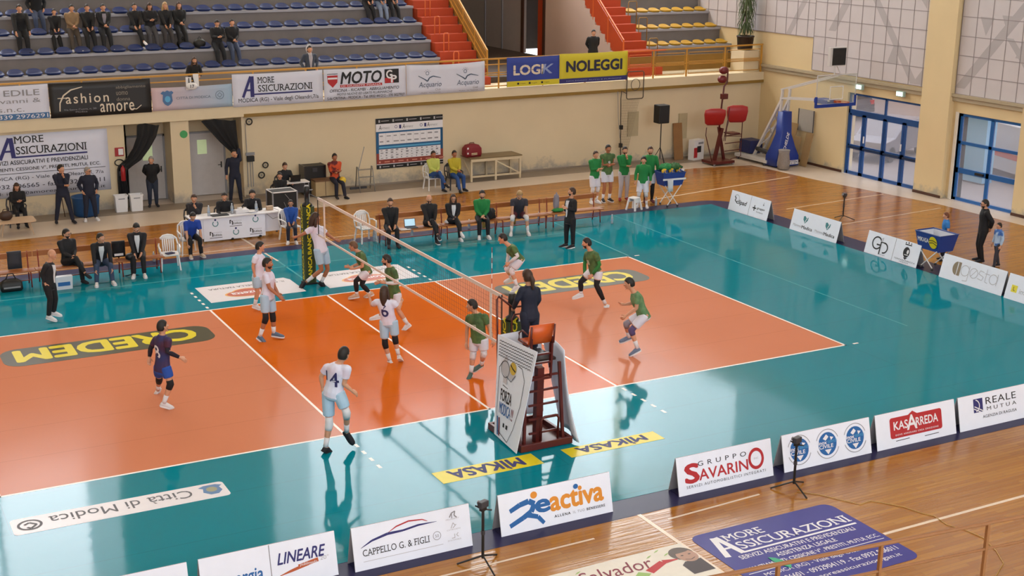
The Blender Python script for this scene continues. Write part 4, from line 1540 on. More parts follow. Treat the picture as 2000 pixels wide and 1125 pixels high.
# coaches and the first referee
px_person('bald coach in black suit and white shirt leaning forward beside the left bench', (100, 626),
          dict(head=(101, 497), neck=(97, 508), Rs=(90, 517), Ls=(102, 516), Re=(82, 536), Rw=(88, 553), Le=(106, 535), Lw=(101, 552), Rh=(91, 556), Lh=(101, 555), Rk=(98, 584), Ra=(95, 617), Rt=(109, 626), Lk=(108, 583), La=(105, 610), Lt=(118, 616)),
          -15, -5, top=C_SUIT, sleeve=1.9, bottom=('pants', C_BLK), shoes=(C_SHWH, SOLE), hair=('dark', 'bald'), open_front=C_WHT, vox=.0105, s=.95, toplen=.12)
px_person('coach in dark suit with arms folded standing at the right of the far sideline', (1110, 484),
          dict(head=(1117, 375), neck=(1116, 384), Ls=(1123, 392), Rs=(1108, 391), Le=(1123, 411), Lw=(1107, 407), Lf=(1101, 404), Re=(1105, 410), Rw=(1114, 411), Lh=(1119, 428), Rh=(1108, 427), Lk=(1119, 455), La=(1119, 478), Lt=(1109, 485), Rk=(1106, 453), Ra=(1106, 476), Rt=(1097, 482)),
          -175, 180, top=C_SUIT, sleeve=1.9, bottom=('pants', C_BLK), shoes=(C_SHBK, SOLE), hair=('brown', 'short'), beard='dark', open_front=C_WHT, vox=.0105, s=1.0, toplen=.12)
px_person('referee in navy tracksuit with ponytail standing up on the raised umpire stand', Vector((.12, -6.0, 0)),
          dict(head=(1030, 540), neck=(1033, 553), Ls=(1020, 563), Rs=(1048, 563), Le=(1010, 585), Lw=(1003, 602, .3), Re=(1052, 585), Rw=(1044, 600, .3), Lh=(1025, 614), Rh=(1044, 614), Lk=(1026, 645), Rk=(1044, 645), La=(1027, 678), Ra=(1045, 678), Lt=(1021, 682, .22), Rt=(1041, 682, .22)),
          125, 130, top=C_NAVY, sleeve=1.9, bottom=('pants', C_NAVY), shoes=C_SHBK, hair=('brown', 'pony'), vox=.0105, s=.97)

# ------------------------------------------------------------------ reserves of the green team, standing at the right end of the far side
def gp(u, v):
    return G(u, v)


pose_person('reserve in green jacket with arms folded, leftmost of the five standing reserves', gp(1160, 397), -60, 1.78, arms='crossed', top=C_GREEN, sleeve=1.85, bottom=('shorts', C_WS), knee=C_SOCK, socks=C_SOCK, shoes=(C_SHWH, SOLE), hair=('brown', 'short'), vox=.0115, shortl=.85)
pose_person('tall reserve in sleeveless green jersey with arms folded behind the leftmost reserve', gp(1184, 394), -70, 1.95, arms='crossed', top=C_GRN, sleeve=.3, bottom=('shorts', C_WS), socks=C_SOCK, shoes=(C_SHBK, SOLE), hair=('dark', 'short'), vox=.0115, skin='b', number=('9', M_NUMW, 'front', .12))
pose_person('bearded reserve in green jacket and red shoes, hand raised to the chin', gp(1217, 392), -80, 1.86, arms='chin', top=C_GREEN, sleeve=1.85, bottom=('pants', cloth('pale leggings', 'b9b0b6')), shoes=cloth('red shoe', '8a1d22'), hair=('dark', 'short'), beard='dark', vox=.0115)
pose_person('bearded reserve in green jacket standing tallest behind the shorter curly haired reserve', gp(1266, 396), -85, 1.92, arms='down', top=C_GREEN, sleeve=1.85, bottom=('shorts', C_WS), leggings=C_BLK, socks=C_BLK, shoes=cloth('dark red shoe', '5a1a22'), hair=('brown', 'short'), beard='brown', vox=.0115)
pose_person('short curly haired reserve in green jacket standing in front beside the white stool', gp(1254, 405), -100, 1.70, arms='down', top=C_GREEN, sleeve=1.85, bottom=('shorts', C_WS), knee=C_SOCK, socks=C_SOCK, shoes=(C_SHWH, SOLE), hair=('dark', 'curly'), vox=.0115, shortl=.9, kneesp=.18)

# ------------------------------------------------------------------ benches: seated staff
BZ = .44


def seat_at(u, v, z=.5):
    p = G(u, v, z)
    return Vector((p.x, p.y, 0))


pose_person('bearded staff member in black turned sideways with legs crossed on the left bench', seat_at(133, 512), -45, 1.8, sit=BZ, arms='clasp', head=-20, cross=True, top=C_SUIT, sleeve=1.9, bottom=('pants', C_BLK), shoes=C_SHBK, hair=('dark', 'short'), beard='dark', vox=.0115, glasses=True)
pose_person('staff member in dark blazer and jeans leaning forward on the left bench', seat_at(197, 512), -65, 1.78, sit=BZ, arms='knees', lean=22, head=-30, top=C_SUIT, sleeve=1.9, bottom=('pants', C_DENIM), shoes=(C_SHWH, SOLE), open_front=C_WHT, hair=('dark', 'short'), vox=.0115, kneesp=.2)
pose_person('bearded staff member in open black suit writing on the left bench', seat_at(270, 497), -75, 1.8, sit=BZ, arms='lap', lean=6, head=-85, pitch=-.5, top=C_SUIT, sleeve=1.9, bottom=('pants', C_BLK), shoes=(C_SHWH, SOLE), open_front=C_WHT, hair=('dark', 'short'), beard='dark', vox=.0115)
pose_person('staff member in black with paper on lap at the left end of the right bench', seat_at(762, 444), -75, 1.78, sit=BZ, arms='lap', lean=4, pitch=-.1, top=cloth('black pullover', '17161a'), sleeve=1.9, bottom=('pants', C_BLK), shoes=C_SHBK, hair=('brown', 'short'), beard='brown', vox=.0115)
pose_person('balding bearded staff member in black with legs crossed next to the laptop', seat_at(838, 437), -75, 1.78, sit=BZ, arms='lap', cross=True, top=cloth('black pullover', '17161a'), sleeve=1.9, bottom=('pants', C_BLK), shoes=(C_SHBK, SOLE), hair=('dark', 'bald'), beard='dark', vox=.0115)
pose_person('long haired staff member in black jacket and white shirt on the right bench', seat_at(884, 432), -75, 1.68, sit=BZ, arms='clasp', lean=5, cross=True, top=C_SUIT, sleeve=1.9, bottom=('pants', C_BLK), shoes=(C_SHWH, SOLE), open_front=C_WHT, hair=('brown', 'long'), glasses=True, vox=.0115)
pose_person('player in green jacket and black trousers seated on the right bench', seat_at(940, 427), -80, 1.82, sit=BZ, arms='clasp', lean=10, top=C_GREEN, sleeve=1.9, bottom=('pants', C_BLK), shoes=(C_SHWH, SOLE), hair=('dark', 'short'), beard='dark', vox=.0115)
pose_person('fair haired player in grey shirt bending over his knees on the right bench', seat_at(1012, 420), -85, 1.88, sit=BZ, arms='knees', lean=30, pitch=-.45, top=cloth('charcoal shirt', '35303a'), sleeve=.55, bottom=('shorts', cloth('maroon shorts', '5a2228')), knee=C_SOCK, socks=C_SOCK, shoes=(C_SHWH, SOLE), hair=('blond', 'short'), vox=.0115, kneesp=.24)

# ------------------------------------------------------------------ officials
CH = .43
pose_person('official in blue shirt and black trousers seated left of the white scorers table', seat_at(372, 462), -60, 1.72, sit=CH, arms='knees', lean=28, pitch=-.3, top=cloth('royal blue shirt', '1d3f9a'), sleeve=.8, bottom=('pants', C_BLK), shoes=(cloth('beige shoe', 'b9a592'), SOLE), hair=('dark', 'short'), vox=.0115, kneesp=.16)
pose_person('line judge child in blue sweatshirt seated right of the scorers table', seat_at(569, 437), -80, 1.5, sit=CH, arms='lap', top=cloth('blue sweatshirt', '1f4a9a'), sleeve=1.9, bottom=('pants', C_NAVY), shoes=(C_SHWH, SOLE), hair=('dark', 'short'), glasses=True, vox=.0115)
for (u, v, lab, hairx, ar) in ((381, 432, 'scorer in dark jacket with hand at the face, left end of white table', ('brown', 'short'), 'chin'), (440, 428, 'scorer with dark hood down in the middle behind the white table', ('dark', 'short'), 'table'), (494, 423, 'curly haired scorer in black at the right end of the white table', ('dark', 'curly'), 'table')):
    pose_person(lab, seat_at(u, v, .5), -75, 1.74, sit=CH, arms=ar, lean=10, pitch=-.15, top=cloth('dark jacket', '232228') if u < 400 else C_BLK, sleeve=1.9, bottom=('pants', C_BLK), shoes=C_SHBK, hair=hairx, vox=.0115)
pose_person('operator in black seated behind the laptop on the small white desk', seat_at(556, 365, .5), -60, 1.72, sit=CH, arms='table', lean=5, pitch=-.15, top=cloth('black hoodie', '1a1a20'), sleeve=1.9, bottom=('pants', C_BLK), shoes=C_SHBK, hair=('brown', 'short'), vox=.012)
pose_person('person whose face shows above the black equipment case behind the scorers', seat_at(548, 383, .5), -85, 1.6, sit=CH, arms='lap', top=C_BLK, sleeve=1.9, bottom=('pants', C_BLK), shoes=C_SHBK, hair=('dark', 'short'), vox=.012)
pose_person('steward in orange and maroon jacket seated on the wooden box holding a yellow ball', seat_at(654, 352, .55), -60, 1.8, sit=.52, arms='crossed', cross=False, legs=(.55, .42), top=two_tone('orange maroon jacket', 'c84e26', '5e1c22', 4, (.48, .55)), sleeve=1.9, bottom=('pants', cloth('dark navy trousers', '1c1c2c')), shoes=C_SHBK, hair=('dark', 'short'), skin='b', vox=.0115)
for (u, v, lab, mm) in ((847, 343, 'rescue volunteer in pale yellow jacket with legs crossed on white chair', 'b9c060'), (888, 342, 'rescue volunteer in bright yellow jacket seated beside the long white table', 'b3a32a')):
    pose_person(lab, seat_at(u, v, .5), -60, 1.78, sit=CH, arms='clasp', cross=(u < 860), legs=(.46, .62), lean=-4, top=cloth('hi vis ' + mm, mm), sleeve=1.9, bottom=('pants', cloth('rescue blue trousers', '274a86')), shoes=C_SHBK, hair=('dark', 'short'), skin='b', vox=.0115)

# standing along the far wall
pose_person('man in navy tracksuit with hand at the chin standing before the large white banner', G(127, 436), -60, 1.84, arms='chin', head=-20, top=C_NAVY, sleeve=1.9, bottom=('pants', C_NAVY), shoes=C_SHBK, hair=('dark', 'short'), kneesp=.26, vox=.0115, legs=(.1, -.1))
pose_person('grey haired man in navy jacket with white shoes standing right of the hand-at-chin man', G(178, 431), -60, 1.70, arms='pocket', head=-20, top=C_NAVY, sleeve=1.9, bottom=('pants', C_NAVY), shoes=(C_SHWH, SOLE), hair=('grey', 'short'), glasses=True, girth=1.12, kneesp=.2, vox=.0115)
pose_person('man in black jacket and jeans leaning in the doorway under the black drape', G(300, 404), -70, 1.72, arms='behind', lean=14, head=-90, top=C_BLK, sleeve=1.9, bottom=('pants', cloth('dark jeans', '1e2638')), shoes=C_SHBK, hair=('grey', 'short'), vox=.0115, girth=1.08)
pose_person('man in navy tracksuit raising a hand to the head under the right drape', G(461, 396), -75, 1.80, arms='head', head=-60, top=C_NAVY, sleeve=1.9, bottom=('pants', C_NAVY), shoes=C_SHBK, hair=('dark', 'short'), vox=.0115, kneesp=.2)
pose_person('long haired woman in black seated by the low beige table', seat_at(36, 408, .5), -60, 1.66, sit=CH, arms='phone', pitch=-.3, top=C_BLK, sleeve=1.9, bottom=('pants', C_BLK), shoes=C_SHBK, hair=('brown', 'long'), vox=.0115)

# right-hand end
pose_person('bearded man in black with sunglasses standing by the right glazed door', G(1914, 512), 175, 1.80, arms='behind', head=175, top=C_BLK, sleeve=1.9, bottom=('pants', C_BLK), shoes=C_SHBK, hair=('dark', 'short'), beard='dark', glasses=True, vox=.0105, girth=1.06)
pose_person('boy in pale blue and navy sweatshirt walking beside the man in black', G(1944, 522), -165, 1.27, arms='down', head=-170, top=two_tone('pale blue sweatshirt', 'a9c0dc', '3a66ae', 3.5, (.5, .56)), sleeve=1.9, bottom=('pants', cloth('dark grey trousers', '35353f')), shoes=C_SHBK, hair=('dark', 'short'), legs=(.12, -.12), vox=.0105)
pose_person('ball boy in bright blue shirt behind the blue ball cart', Vector((16.72, .22, 0)), 178, 1.40, arms='down', head=175, top=cloth('bright blue shirt', '2a72b8'), sleeve=.7, bottom=('pants', C_NAVY), shoes=C_SHBK, hair=('red', 'short'), vox=.0105)
p = WY(1137, 118, 19.4)
pose_person('security guard in black cap and jacket standing upstairs by the yellow banner', Vector((p.x, 18.6, 3.29)), -80, 1.75, arms='behind', top=cloth('guard black', '131318'), sleeve=1.9, bottom=('pants', C_BLK), shoes=C_SHBK, hair=('dark', 'short'), vox=.012, girth=1.12)

# ------------------------------------------------------------------ print colours
INK = mat('black ink', '1a181c', 0.6, 0)
INKG = mat('grey ink', '8d8a90', 0.6, 0)
INKL = mat('light grey ink', 'b4b0b4', 0.6, 0)
INKN = mat('navy ink', '2b2a6a', 0.6, 0)
INKB = mat('blue ink', '1f5fa0', 0.6, 0)
INKLB = mat('light blue ink', '58a4cf', 0.6, 0)
INKR = mat('red ink', 'b0252c', 0.6, 0)
INKO = mat('orange ink', 'd98a2c', 0.6, 0)
INKW = mat('white ink', 'e2dfe4', 0.6, 0)
INKY = mat('yellow ink', 'e3d23c', 0.5, 0)
INKT = mat('teal ink', '3e7f86', 0.6, 0)
INKM = mat('maroon ink', '7a2238', 0.6, 0)
INKGN = mat('green ink', '8fae62', 0.6, 0)
M_BOARD = mat('white board', 'e6e9f6', 0.5, 0.02)
M_BOARDE = mat('grey board back', '9c989c', 0.6, 0.05)


def board(label, loc, w, rz=0.0, h=.645, seam=None):
    """folded A-shaped advertising board; returns its printed front panel (x right, y up, origin at the lower left)"""
    t = thing('advertising_board', label, 'advertising board', loc, rz, 'folded advertising boards round the court')
    a = math.atan2(.63, .15)
    f = MB().box(0, w, 0, h, -.012, 0).build('front_panel', M_BOARD, t)
    f.location = (-w / 2, 0, .006)
    f.rotation_euler = (a, 0, 0)
    b = MB().box(0, w, 0, h, -.012, 0).build('rear_panel', M_BOARDE, t)
    b.location = (w / 2, .32, .006)
    b.rotation_euler = (a, 0, math.pi)
    MB().box(-w / 2 + .02, w / 2 - .02, .03, .29, .008, .02).build('foot_strip', M_NAVY, t)
    if seam:
        MB().box(seam - .006, seam + .006, 0.005, h - .005, .0005, .003).build('seam', INKG, f)
    return f


YB = -9.47
# near row
f = board('white folded advertising board cut off at the lower left picture corner', (-8.15, YB, 0), 2.0)
f = board('advertising board split in two panels with a blue and a dark blue name', (-6.0, YB, 0), 1.98, seam=1.0)
text(f, 'vinenergia', (.02, .12, .88, .36), INKB, bold=.02, shear=.1)
text(f, 'LINEARE', (1.1, .33, 1.82, .49), INKN, bold=.03, shear=.3)
mark(f, stroke([(1.12, .17), (1.3, .21), (1.55, .26)], [.01, .04, .05]), mat('rust ink', 'b4552c', .6, 0))
mark(f, stroke([(1.4, .245), (1.7, .29)], .06), mat('rust ink', 'b4552c', .6, 0))
text(f, 'publimedia', (1.42, .235, 1.68, .29), INKW, z=.005, shear=.3)
text(f, '20°', (1.73, .27, 1.86, .33), INKL)
f = board('advertising board with a red and blue car outline over a firm name', (-3.82, YB - .05, 0), 1.9)
mark(f, stroke([(.12, .33), (.3, .41), (.55, .46), (.8, .46), (1.05, .49), (1.35, .485)], [.006, .03, .04, .03, .03, .004]), INKN)
mark(f, stroke([(.55, .47), (.7, .54), (.9, .58), (1.12, .56), (1.2, .52)], [.004, .02, .022, .016, .008]), INKR)
text(f, 'CAPPELLO G. & FIGLI', (.14, .2, 1.2, .3), INK, serif=True)
mark(f, ring(1.33, .27, .058, .066), INKG)
text(f, '50', (1.30, .245, 1.36, .29), INKG)
mark(f, [rect(.14, .12, 1.42, .127)], INKL)
for k, (y, s) in enumerate(((.52, 'PEUGEOT'), (.36, 'CITROEN'), (.2, 'DS AUTOMOBILES'))):
    text(f, s, (1.5, y - .06, 1.72, y - .04), INKL)
mark(f, stroke([(1.56, .5), (1.6, .56), (1.66, .58), (1.64, .52), (1.68, .48)], .018) + stroke([(1.6, .56), (1.6, .48)], .014), INKG)
mark(f, stroke([(1.57, .33), (1.61, .41), (1.64, .37)], .012) + stroke([(1.6, .33), (1.66, .38)], .012), INKL)
mark(f, stroke([(1.57, .18), (1.62, .18), (1.62, .24)], .01) + stroke([(1.68, .25), (1.65, .22), (1.68, .19)], .01), INKL)
f = board('advertising board with blue running figure and orange lettering', (-1.34, YB, 0), 2.02)
mark(f, [circ(.62, .54, .06, .055)], INKO)
mark(f, stroke([(.18, .36), (.36, .43), (.52, .46), (.62, .40), (.55, .29), (.4, .22), (.16, .13)], [.07, .08, .09, .09, .09, .08, .07]) + stroke([(.48, .25), (.66, .19), (.76, .07)], [.08, .07, .06]), INKB)
text(f, 'e', (.64, .25, .88, .44), INKB, bold=.05)
text(f, 'activa', (.90, .23, 1.86, .52), INKO, bold=.05)
mark(f, [circ(1.375, .535, .045, .04)], INKB, z=.006)
text(f, 'ALLENA', (.95, .115, 1.24, .155), INK, bold=.03, spacing=1.3)
text(f, 'IL TUO', (1.29, .115, 1.5, .155), INKG, spacing=1.3)
text(f, 'BENESSERE', (1.54, .115, 1.88, .155), INK, bold=.03, spacing=1.2)
f = board('advertising board with large red name under small spaced grey capitals', (1.92, YB - .03, 0), 1.96)
text(f, 'GRUPPO', (.42, .44, 1.42, .52), INK, spacing=1.8)
text(f, 'S', (.16, .19, .42, .5), INKR, bold=.05)
text(f, 'AVARIN', (.43, .2, 1.44, .38), INKR, bold=.02)
mark(f, ring(1.62, .36, .115, .165, sq=1.12), INKR)
text(f, 'SNC', (1.57, .35, 1.67, .38), INKL)
text(f, 'SERVIZI AUTOMOBILISTICI INTEGRATI', (.16, .105, 1.8, .15), INK, spacing=1.3)
f = board('advertising board with three round blue globe emblems', (4.13, YB - .03, 0), 1.98)
for k in range(3):
    cx = .36 + .63 * k
    cy = .34
    mark(f, ring(cx, cy, .25, .262, a0=20, a1=160) + ring(cx, cy, .25, .262, a0=200, a1=340), INKG)
    mark(f, [circ(cx, cy, .205)], INKB)
    mark(f, [[(cx - .1, cy + .1), (cx - .02, cy + .17), (cx + .03, cy + .12), (cx - .04, cy + .06)], [(cx + .06, cy + .12), (cx + .14, cy + .1), (cx + .08, cy + .05)], [(cx - .07, cy - .1), (cx + .08, cy - .1), (cx, cy - .19)]], INKW, z=.006)
    text(f, 'inox', (cx - .2, cy, cx - .02, cy + .06), INKW, z=.007, bold=.03)
    text(f, 'SERVIZI', (cx + .0, cy + .01, cx + .21, cy + .055), INKLB, z=.007)
    text(f, 'CIVILE', (cx - .19, cy - .075, cx + .12, cy - .01), INKW, z=.007, bold=.03)
f = board('advertising board with a red plate bearing white capitals', (6.23, YB - .03, 0), 1.94)
mark(f, [rrect(.33, .16, 1.6, .54, .05)], INKR)
mark(f, [[(.78, .54), (1.0, .54), (.89, .6)]], INKR)
text(f, 'KAS', (.42, .31, .76, .46), INKW, z=.006, bold=.03)
text(f, 'A', (.74, .27, .98, .53), INKW, z=.006, bold=.03)
text(f, 'RREDA', (.96, .31, 1.5, .46), INKW, z=.006, bold=.03)
text(f, 'DOVE ARREDARE CREA EMOZIONE', (.45, .2, 1.5, .23), INKW, z=.006, bold=.02, spacing=1.3)
mark(f, stroke([(.45, .11), (.78, .115)], .012) + stroke([(1.15, .09), (1.5, .095)], .012), INK)
f = board('advertising board with a blue square emblem, cut off by the right picture edge', (8.3, YB - .03, 0), 2.0)
mark(f, [rect(.38, .3, .62, .56)], INKN)
mark(f, ring(.42, .43, .1, .12, a0=-80, a1=80) + stroke([(.4, .42), (.62, .31)], .02) + stroke([(.38, .38), (.55, .3)], .02), INKW, z=.006)
text(f, 'REALE', (.7, .42, 1.5, .55), INK, spacing=1.1)
text(f, 'MUTUA', (.72, .3, 1.5, .37), INK, spacing=1.6)
text(f, 'AGENZIA DI RAGUSA', (.6, .17, 1.5, .225), INK)

# right-hand row, facing the court
RZ = R(-90)
XB = 15.42
f = board('advertising board in two panels farthest off in the right row', (XB, 7.42, 0), 2.0, RZ, seam=1.04)
mark(f, ring(.33, .42, .12, .13, a0=-30, a1=150) + stroke([(.22, .48), (.3, .42), (.26, .36), (.36, .3)], .035), INK)
text(f, 'clipad', (.36, .22, .88, .4), INK, bold=.03, shear=.2)
mark(f, [rect(1.2, .27, 1.38, .31), rect(1.27, .2, 1.31, .38)], INK)
text(f, 'gruppo', (1.42, .26, 1.8, .33), INK, bold=.02)
text(f, 'farmacie', (1.42, .17, 1.75, .22), INKG)
mark(f, [circ(1.7, .46, .03), circ(1.7, .52, .015)], INKG)
f = board('advertising board with two teal leaf emblems, second in the right row', (XB - .03, 4.2, 0), 2.12, RZ)
for x in (.62, 1.62):
    mark(f, [[(x - .11, .5), (x - .1, .4), (x, .29), (x + .1, .4), (x + .11, .5), (x + .03, .46), (x - .04, .52)]], INKT)
    mark(f, stroke([(x, .33), (x + .02, .4), (x + .07, .47)], .025), INKW, z=.006)
    text(f, 'Mamma', (x - .5, .14, x - .12, .22), INKL)
    text(f, 'Medica', (x - .1, .12, x + .38, .22), INK, bold=.02)
f = board('advertising board with black linked letters and a crowned face, behind the ball cart', (XB, .96, 0), 2.05, RZ, seam=1.1)
mark(f, ring(.42, .36, .15, .19, a0=30, a1=330) + [rect(.42, .3, .6, .34)] + ring(.72, .27, .12, .16, a0=-100, a1=100) + [rect(.56, .06, .6, .42)] + [rect(.56, .4, .72, .43)], INK)
text(f, 'd', (.55, .45, .63, .55), INKG)
text(f, 'design', (.6, .05, .82, .09), INKG)
mark(f, [circ(1.58, .34, .12, .15)], INK)
mark(f, [circ(1.63, .36, .04, .06), rect(1.52, .26, 1.66, .28)], INKW, z=.006)
mark(f, [rect(1.47, .54, 1.72, .57), circ(1.49, .6, .02), circ(1.59, .61, .025), circ(1.69, .6, .02)], INK)
mark(f, [[(1.5, .19), (1.66, .19), (1.58, .13)]], INK)
text(f, 'TERRABARBECCA', (1.18, .085, 1.98, .125), INK, spacing=1.2)
text(f, 'MODICA', (1.4, .04, 1.75, .065), INK)
f = board('advertising board with pale outline lettering starting in a bronze half disc', (XB - .08, -2.06, 0), 2.14, RZ)
mark(f, [circ(.54, .35, .15, .18, 20, 90, 270), rect(.56, .17, .66, .53)], mat('bronze ink', '8a7964', .5, 0))
mark(f, stroke([(.56, .2), (.57, .5)], .012), INKW, z=.006)
mark(f, ring(.82, .35, .13, .145) + stroke([(.95, .5), (.95, .1), (.8, .08)], .014) + ring(1.12, .35, .12, .135) + stroke([(1.04, .25), (1.2, .45)], .014) + stroke([(1.45, .45), (1.32, .47), (1.28, .38), (1.45, .33), (1.42, .23), (1.27, .25)], .014)
     + stroke([(1.53, .55), (1.53, .22), (1.62, .2)], .014) + stroke([(1.48, .43), (1.64, .43)], .014) + ring(1.78, .34, .12, .135) + stroke([(1.9, .5), (1.9, .2)], .014), INKL)
f = board('advertising board with a small yellow mark, cut off by the right picture edge', (XB - .12, -4.3, 0), 2.1, RZ)
mark(f, [rect(.16, .2, .34, .38)], INKY)
text(f, 'L', (.22, .24, .28, .34), INK, z=.006)
text(f, 'immobiliare', (.42, .2, 1.3, .33), INKL)


# ------------------------------------------------------------------ banners along the balcony and on the wall
def banner(label, x0, x1, z0, z1, m, y=16.82, sag=.02, name='banner'):
    """hung cloth: x right, y up in its own plane, origin at its lower left"""
    w, h = x1 - x0, z1 - z0
    mb = MB()
    nx, ny = 16, 5
    vs, fs = [], []
    for j in range(ny + 1):
        for i in range(nx + 1):
            u, v = i / nx, j / ny
            vs.append((u * w, v * h - sag * math.sin(math.pi * u) * v, .006 * math.sin(u * 19 + v * 3)))
    for j in range(ny):
        for i in range(nx):
            a = j * (nx + 1) + i
            fs.append((a, a + 1, a + nx + 2, a + nx + 1))
    n = len(vs)
    vs += [(x, y2, z - .012) for x, y2, z in vs]
    fs += [tuple(q + n for q in reversed(f2)) for f2 in fs]
    edge = [i for i in range(nx + 1)] + [j * (nx + 1) + nx for j in range(1, ny + 1)] + [ny * (nx + 1) + i for i in range(nx - 1, -1, -1)] + [j * (nx + 1) for j in range(ny - 1, 0, -1)]
    for k in range(len(edge)):
        a, b2 = edge[k], edge[(k + 1) % len(edge)]
        fs.append((a, a + n, b2 + n, b2))
    mb.add(vs, fs)
    o = mb.build(name, m, None, True)
    tag(o, label, 'banner')
    o.matrix_world = Matrix.Translation((x0, y, z0)) @ Matrix.Rotation(R(90), 4, 'X') @ Matrix.Rotation(.0062, 4, 'Z')
    o.rotation_mode = 'XYZ'
    return o


def grad_mat(name, h1, h2, x0, x1):
    m = mat(name, h1, .6, 0)
    nt = m.node_tree
    tc = nt.nodes.new('ShaderNodeTexCoord')
    sp = nt.nodes.new('ShaderNodeSeparateXYZ')
    mr = nt.nodes.new('ShaderNodeMapRange')
    mr.inputs[1].default_value, mr.inputs[2].default_value = x0, x1
    mx = nt.nodes.new('ShaderNodeMix')
    mx.data_type = 'RGBA'
    mx.inputs[6].default_value = (*rgb(h1), 1)
    mx.inputs[7].default_value = (*rgb(h2), 1)
    nt.links.new(tc.outputs['Object'], sp.inputs[0])
    nt.links.new(sp.outputs[0], mr.inputs[0])
    nt.links.new(mr.outputs[0], mx.inputs[0])
    nt.links.new(mx.outputs[2], nt.nodes['Principled BSDF'].inputs['Base Color'])
    return m


M_BAN = mat('white banner cloth', 'd4d5e4', 0.6, 0.03, 2)
M_BANK = mat('black banner cloth', '1c1a1c', 0.5, 0.08, 2)
ZT = .014
b = banner('pale balcony banner with grey capitals and blue strip at the left picture edge', -8.6, -4.34, 3.06, 4.10, M_BAN)
text(b, 'IMPRESA EDILE', (1.2, .72, 4.0, .90), INKG, z=ZT, bold=.01)
text(b, 'Agosta Giovanni &', (1.0, .46, 4.02, .64), INKG, z=ZT)
text(b, 'Antonio s.n.c.', (1.3, .24, 3.52, .40), INKG, z=ZT)
mark(b, [rect(0, .0, 4.24, .18)], mat('steel blue ink', '3f6a9a', .6, 0), z=.011)
text(b, '0932 762290 / 339 2976291', (1.0, .03, 4.2, .15), INKW, z=.016)
b = banner('black balcony banner with cream hand drawn lettering', -4.32, -1.22, 3.06, 4.13, M_BANK)
CR = mat('cream ink', 'd9c9b4', .6, 0)
mark(b, stroke([(.28, .2), (.3, .45), (.42, .68), (.65, .84), (1.0, .92)], [.03, .04, .045, .04, .02]) + stroke([(.24, .6), (.55, .6)], .025), CR, z=.012)
text(b, 'ashion', (.48, .42, 1.78, .72), CR, z=ZT, bold=.01, spacing=1.25)
text(b, 'amore', (1.5, .1, 2.55, .36), CR, z=ZT, bold=.01, spacing=1.1)
mark(b, stroke([(2.52, .15), (2.62, .13), (2.78, .25)], .025), CR, z=.012)
for k, s in enumerate(('abbigliamento', 'uomo', 'donna')):
    text(b, s, (2.02, .84 - .18 * k - .06, 2.02 + (.92, .36, .42)[k], .84 - .18 * k + .05), mat('dim cream ink', '8d8276', .6, 0), z=ZT)
text(b, 'Via Sacro Cuore, n. 30', (.4, .2, 1.38, .26), INKG, z=ZT)
text(b, 'Modica', (.75, .13, 1.1, .18), INKG, z=ZT)
b = banner('low pink to blue balcony banner with a coat of arms', -1.2, 1.42, 3.10, 3.84, grad_mat('pink blue banner', 'c9aeb2', '9fb6cc', .1, 2.5))
CREST = mat('crest blue', '4a6f9c', .6, .1)
mark(b, [[(.28, .55), (.36, .62), (.42, .6), (.5, .64), (.58, .6), (.64, .62), (.7, .56), (.64, .5), (.66, .3), (.6, .2), (.5, .14), (.4, .2), (.34, .3), (.36, .5)]], CREST, z=.012)
mark(b, [circ(.5, .36, .09, .1)], INKLB, z=.013)
text(b, 'CITTÀ DI MODICA', (.78, .33, 1.9, .43), mat('slate ink', '5f6d7d', .6, 0), z=ZT)
mark(b, ring(2.2, .4, .125, .14) + ring(2.2, .4, .065, .085, 4), mat('slate ink', '5f6d7d', .6, 0), z=.012)
AM = (('MORE', (.86, .74, 1.42, .94)), ('SSICURAZIONI', (.86, .46, 2.72, .68)))
b = banner('white balcony banner with tall navy initial and street address', 1.44, 4.56, 3.08, 4.15, M_BAN)
mark(b, stroke([(.34, .30), (.62, .98)], .09) + stroke([(.66, .98), (.66, .30)], .13) + [rect(.44, .5, .7, .56)], INKN, z=.012)
for s, bx in AM:
    text(b, s, bx, INK, z=ZT, bold=.008, serif=True)
mark(b, [rect(.72, .36, 2.74, .41)], INKN, z=.012)
text(b, 'MODICA (RG) - Viale degli Oleandri,7/a', (.18, .1, 2.95, .27), INK, z=ZT, bold=.006)
b = banner('white balcony banner with black and red motorcycle shop lettering', 4.6, 7.62, 3.10, 4.17, M_BAN)
mark(b, [[(.12, .86), (.5, .86), (.48, .62), (.31, .45), (.14, .62)]], INKR, z=.012)
mark(b, [rect(.14, .73, .48, .79)], INKW, z=.013)
mark(b, [rect(.12, .9, .5, .92)], INK, z=.012)
text(b, 'MOTO', (.6, .56, 2.1, .95), INK, z=ZT, bold=.04, shear=.2)
mark(b, [rect(2.22, .5, 2.75, .98)], INK, z=.012)
mark(b, [rect(2.22, .5, 2.55, .68)], INKR, z=.013)
text(b, 'G', (2.28, .66, 2.5, .94), INKW, z=.016, bold=.04)
text(b, 'P', (2.46, .52, 2.66, .76), INKW, z=.017, bold=.04)
mark(b, [rect(.58, .44, 2.12, .53)], INKR, z=.012)
text(b, 'DI GIUSEPPE PISANA', (.62, .455, 2.08, .515), INKW, z=ZT)
text(b, 'OFFICINA - RICAMBI - ABBIGLIAMENTO', (.2, .29, 2.75, .39), INK, z=ZT, shear=.2, bold=.008)
text(b, 'MOTO NUOVE ED USATE PLURIMARCHE', (.45, .17, 2.5, .25), INK, z=ZT, shear=.2, bold=.008)
text(b, 'S.da CRITINA - MODICA - Tel. 0932 441212 - 370 3027927', (.1, .04, 2.95, .13), INK, z=ZT, bold=.006)
b = banner('pale grey balcony banner with two wave and sun emblems', 7.64, 10.70, 3.14, 4.20, M_BAN, sag=.05)
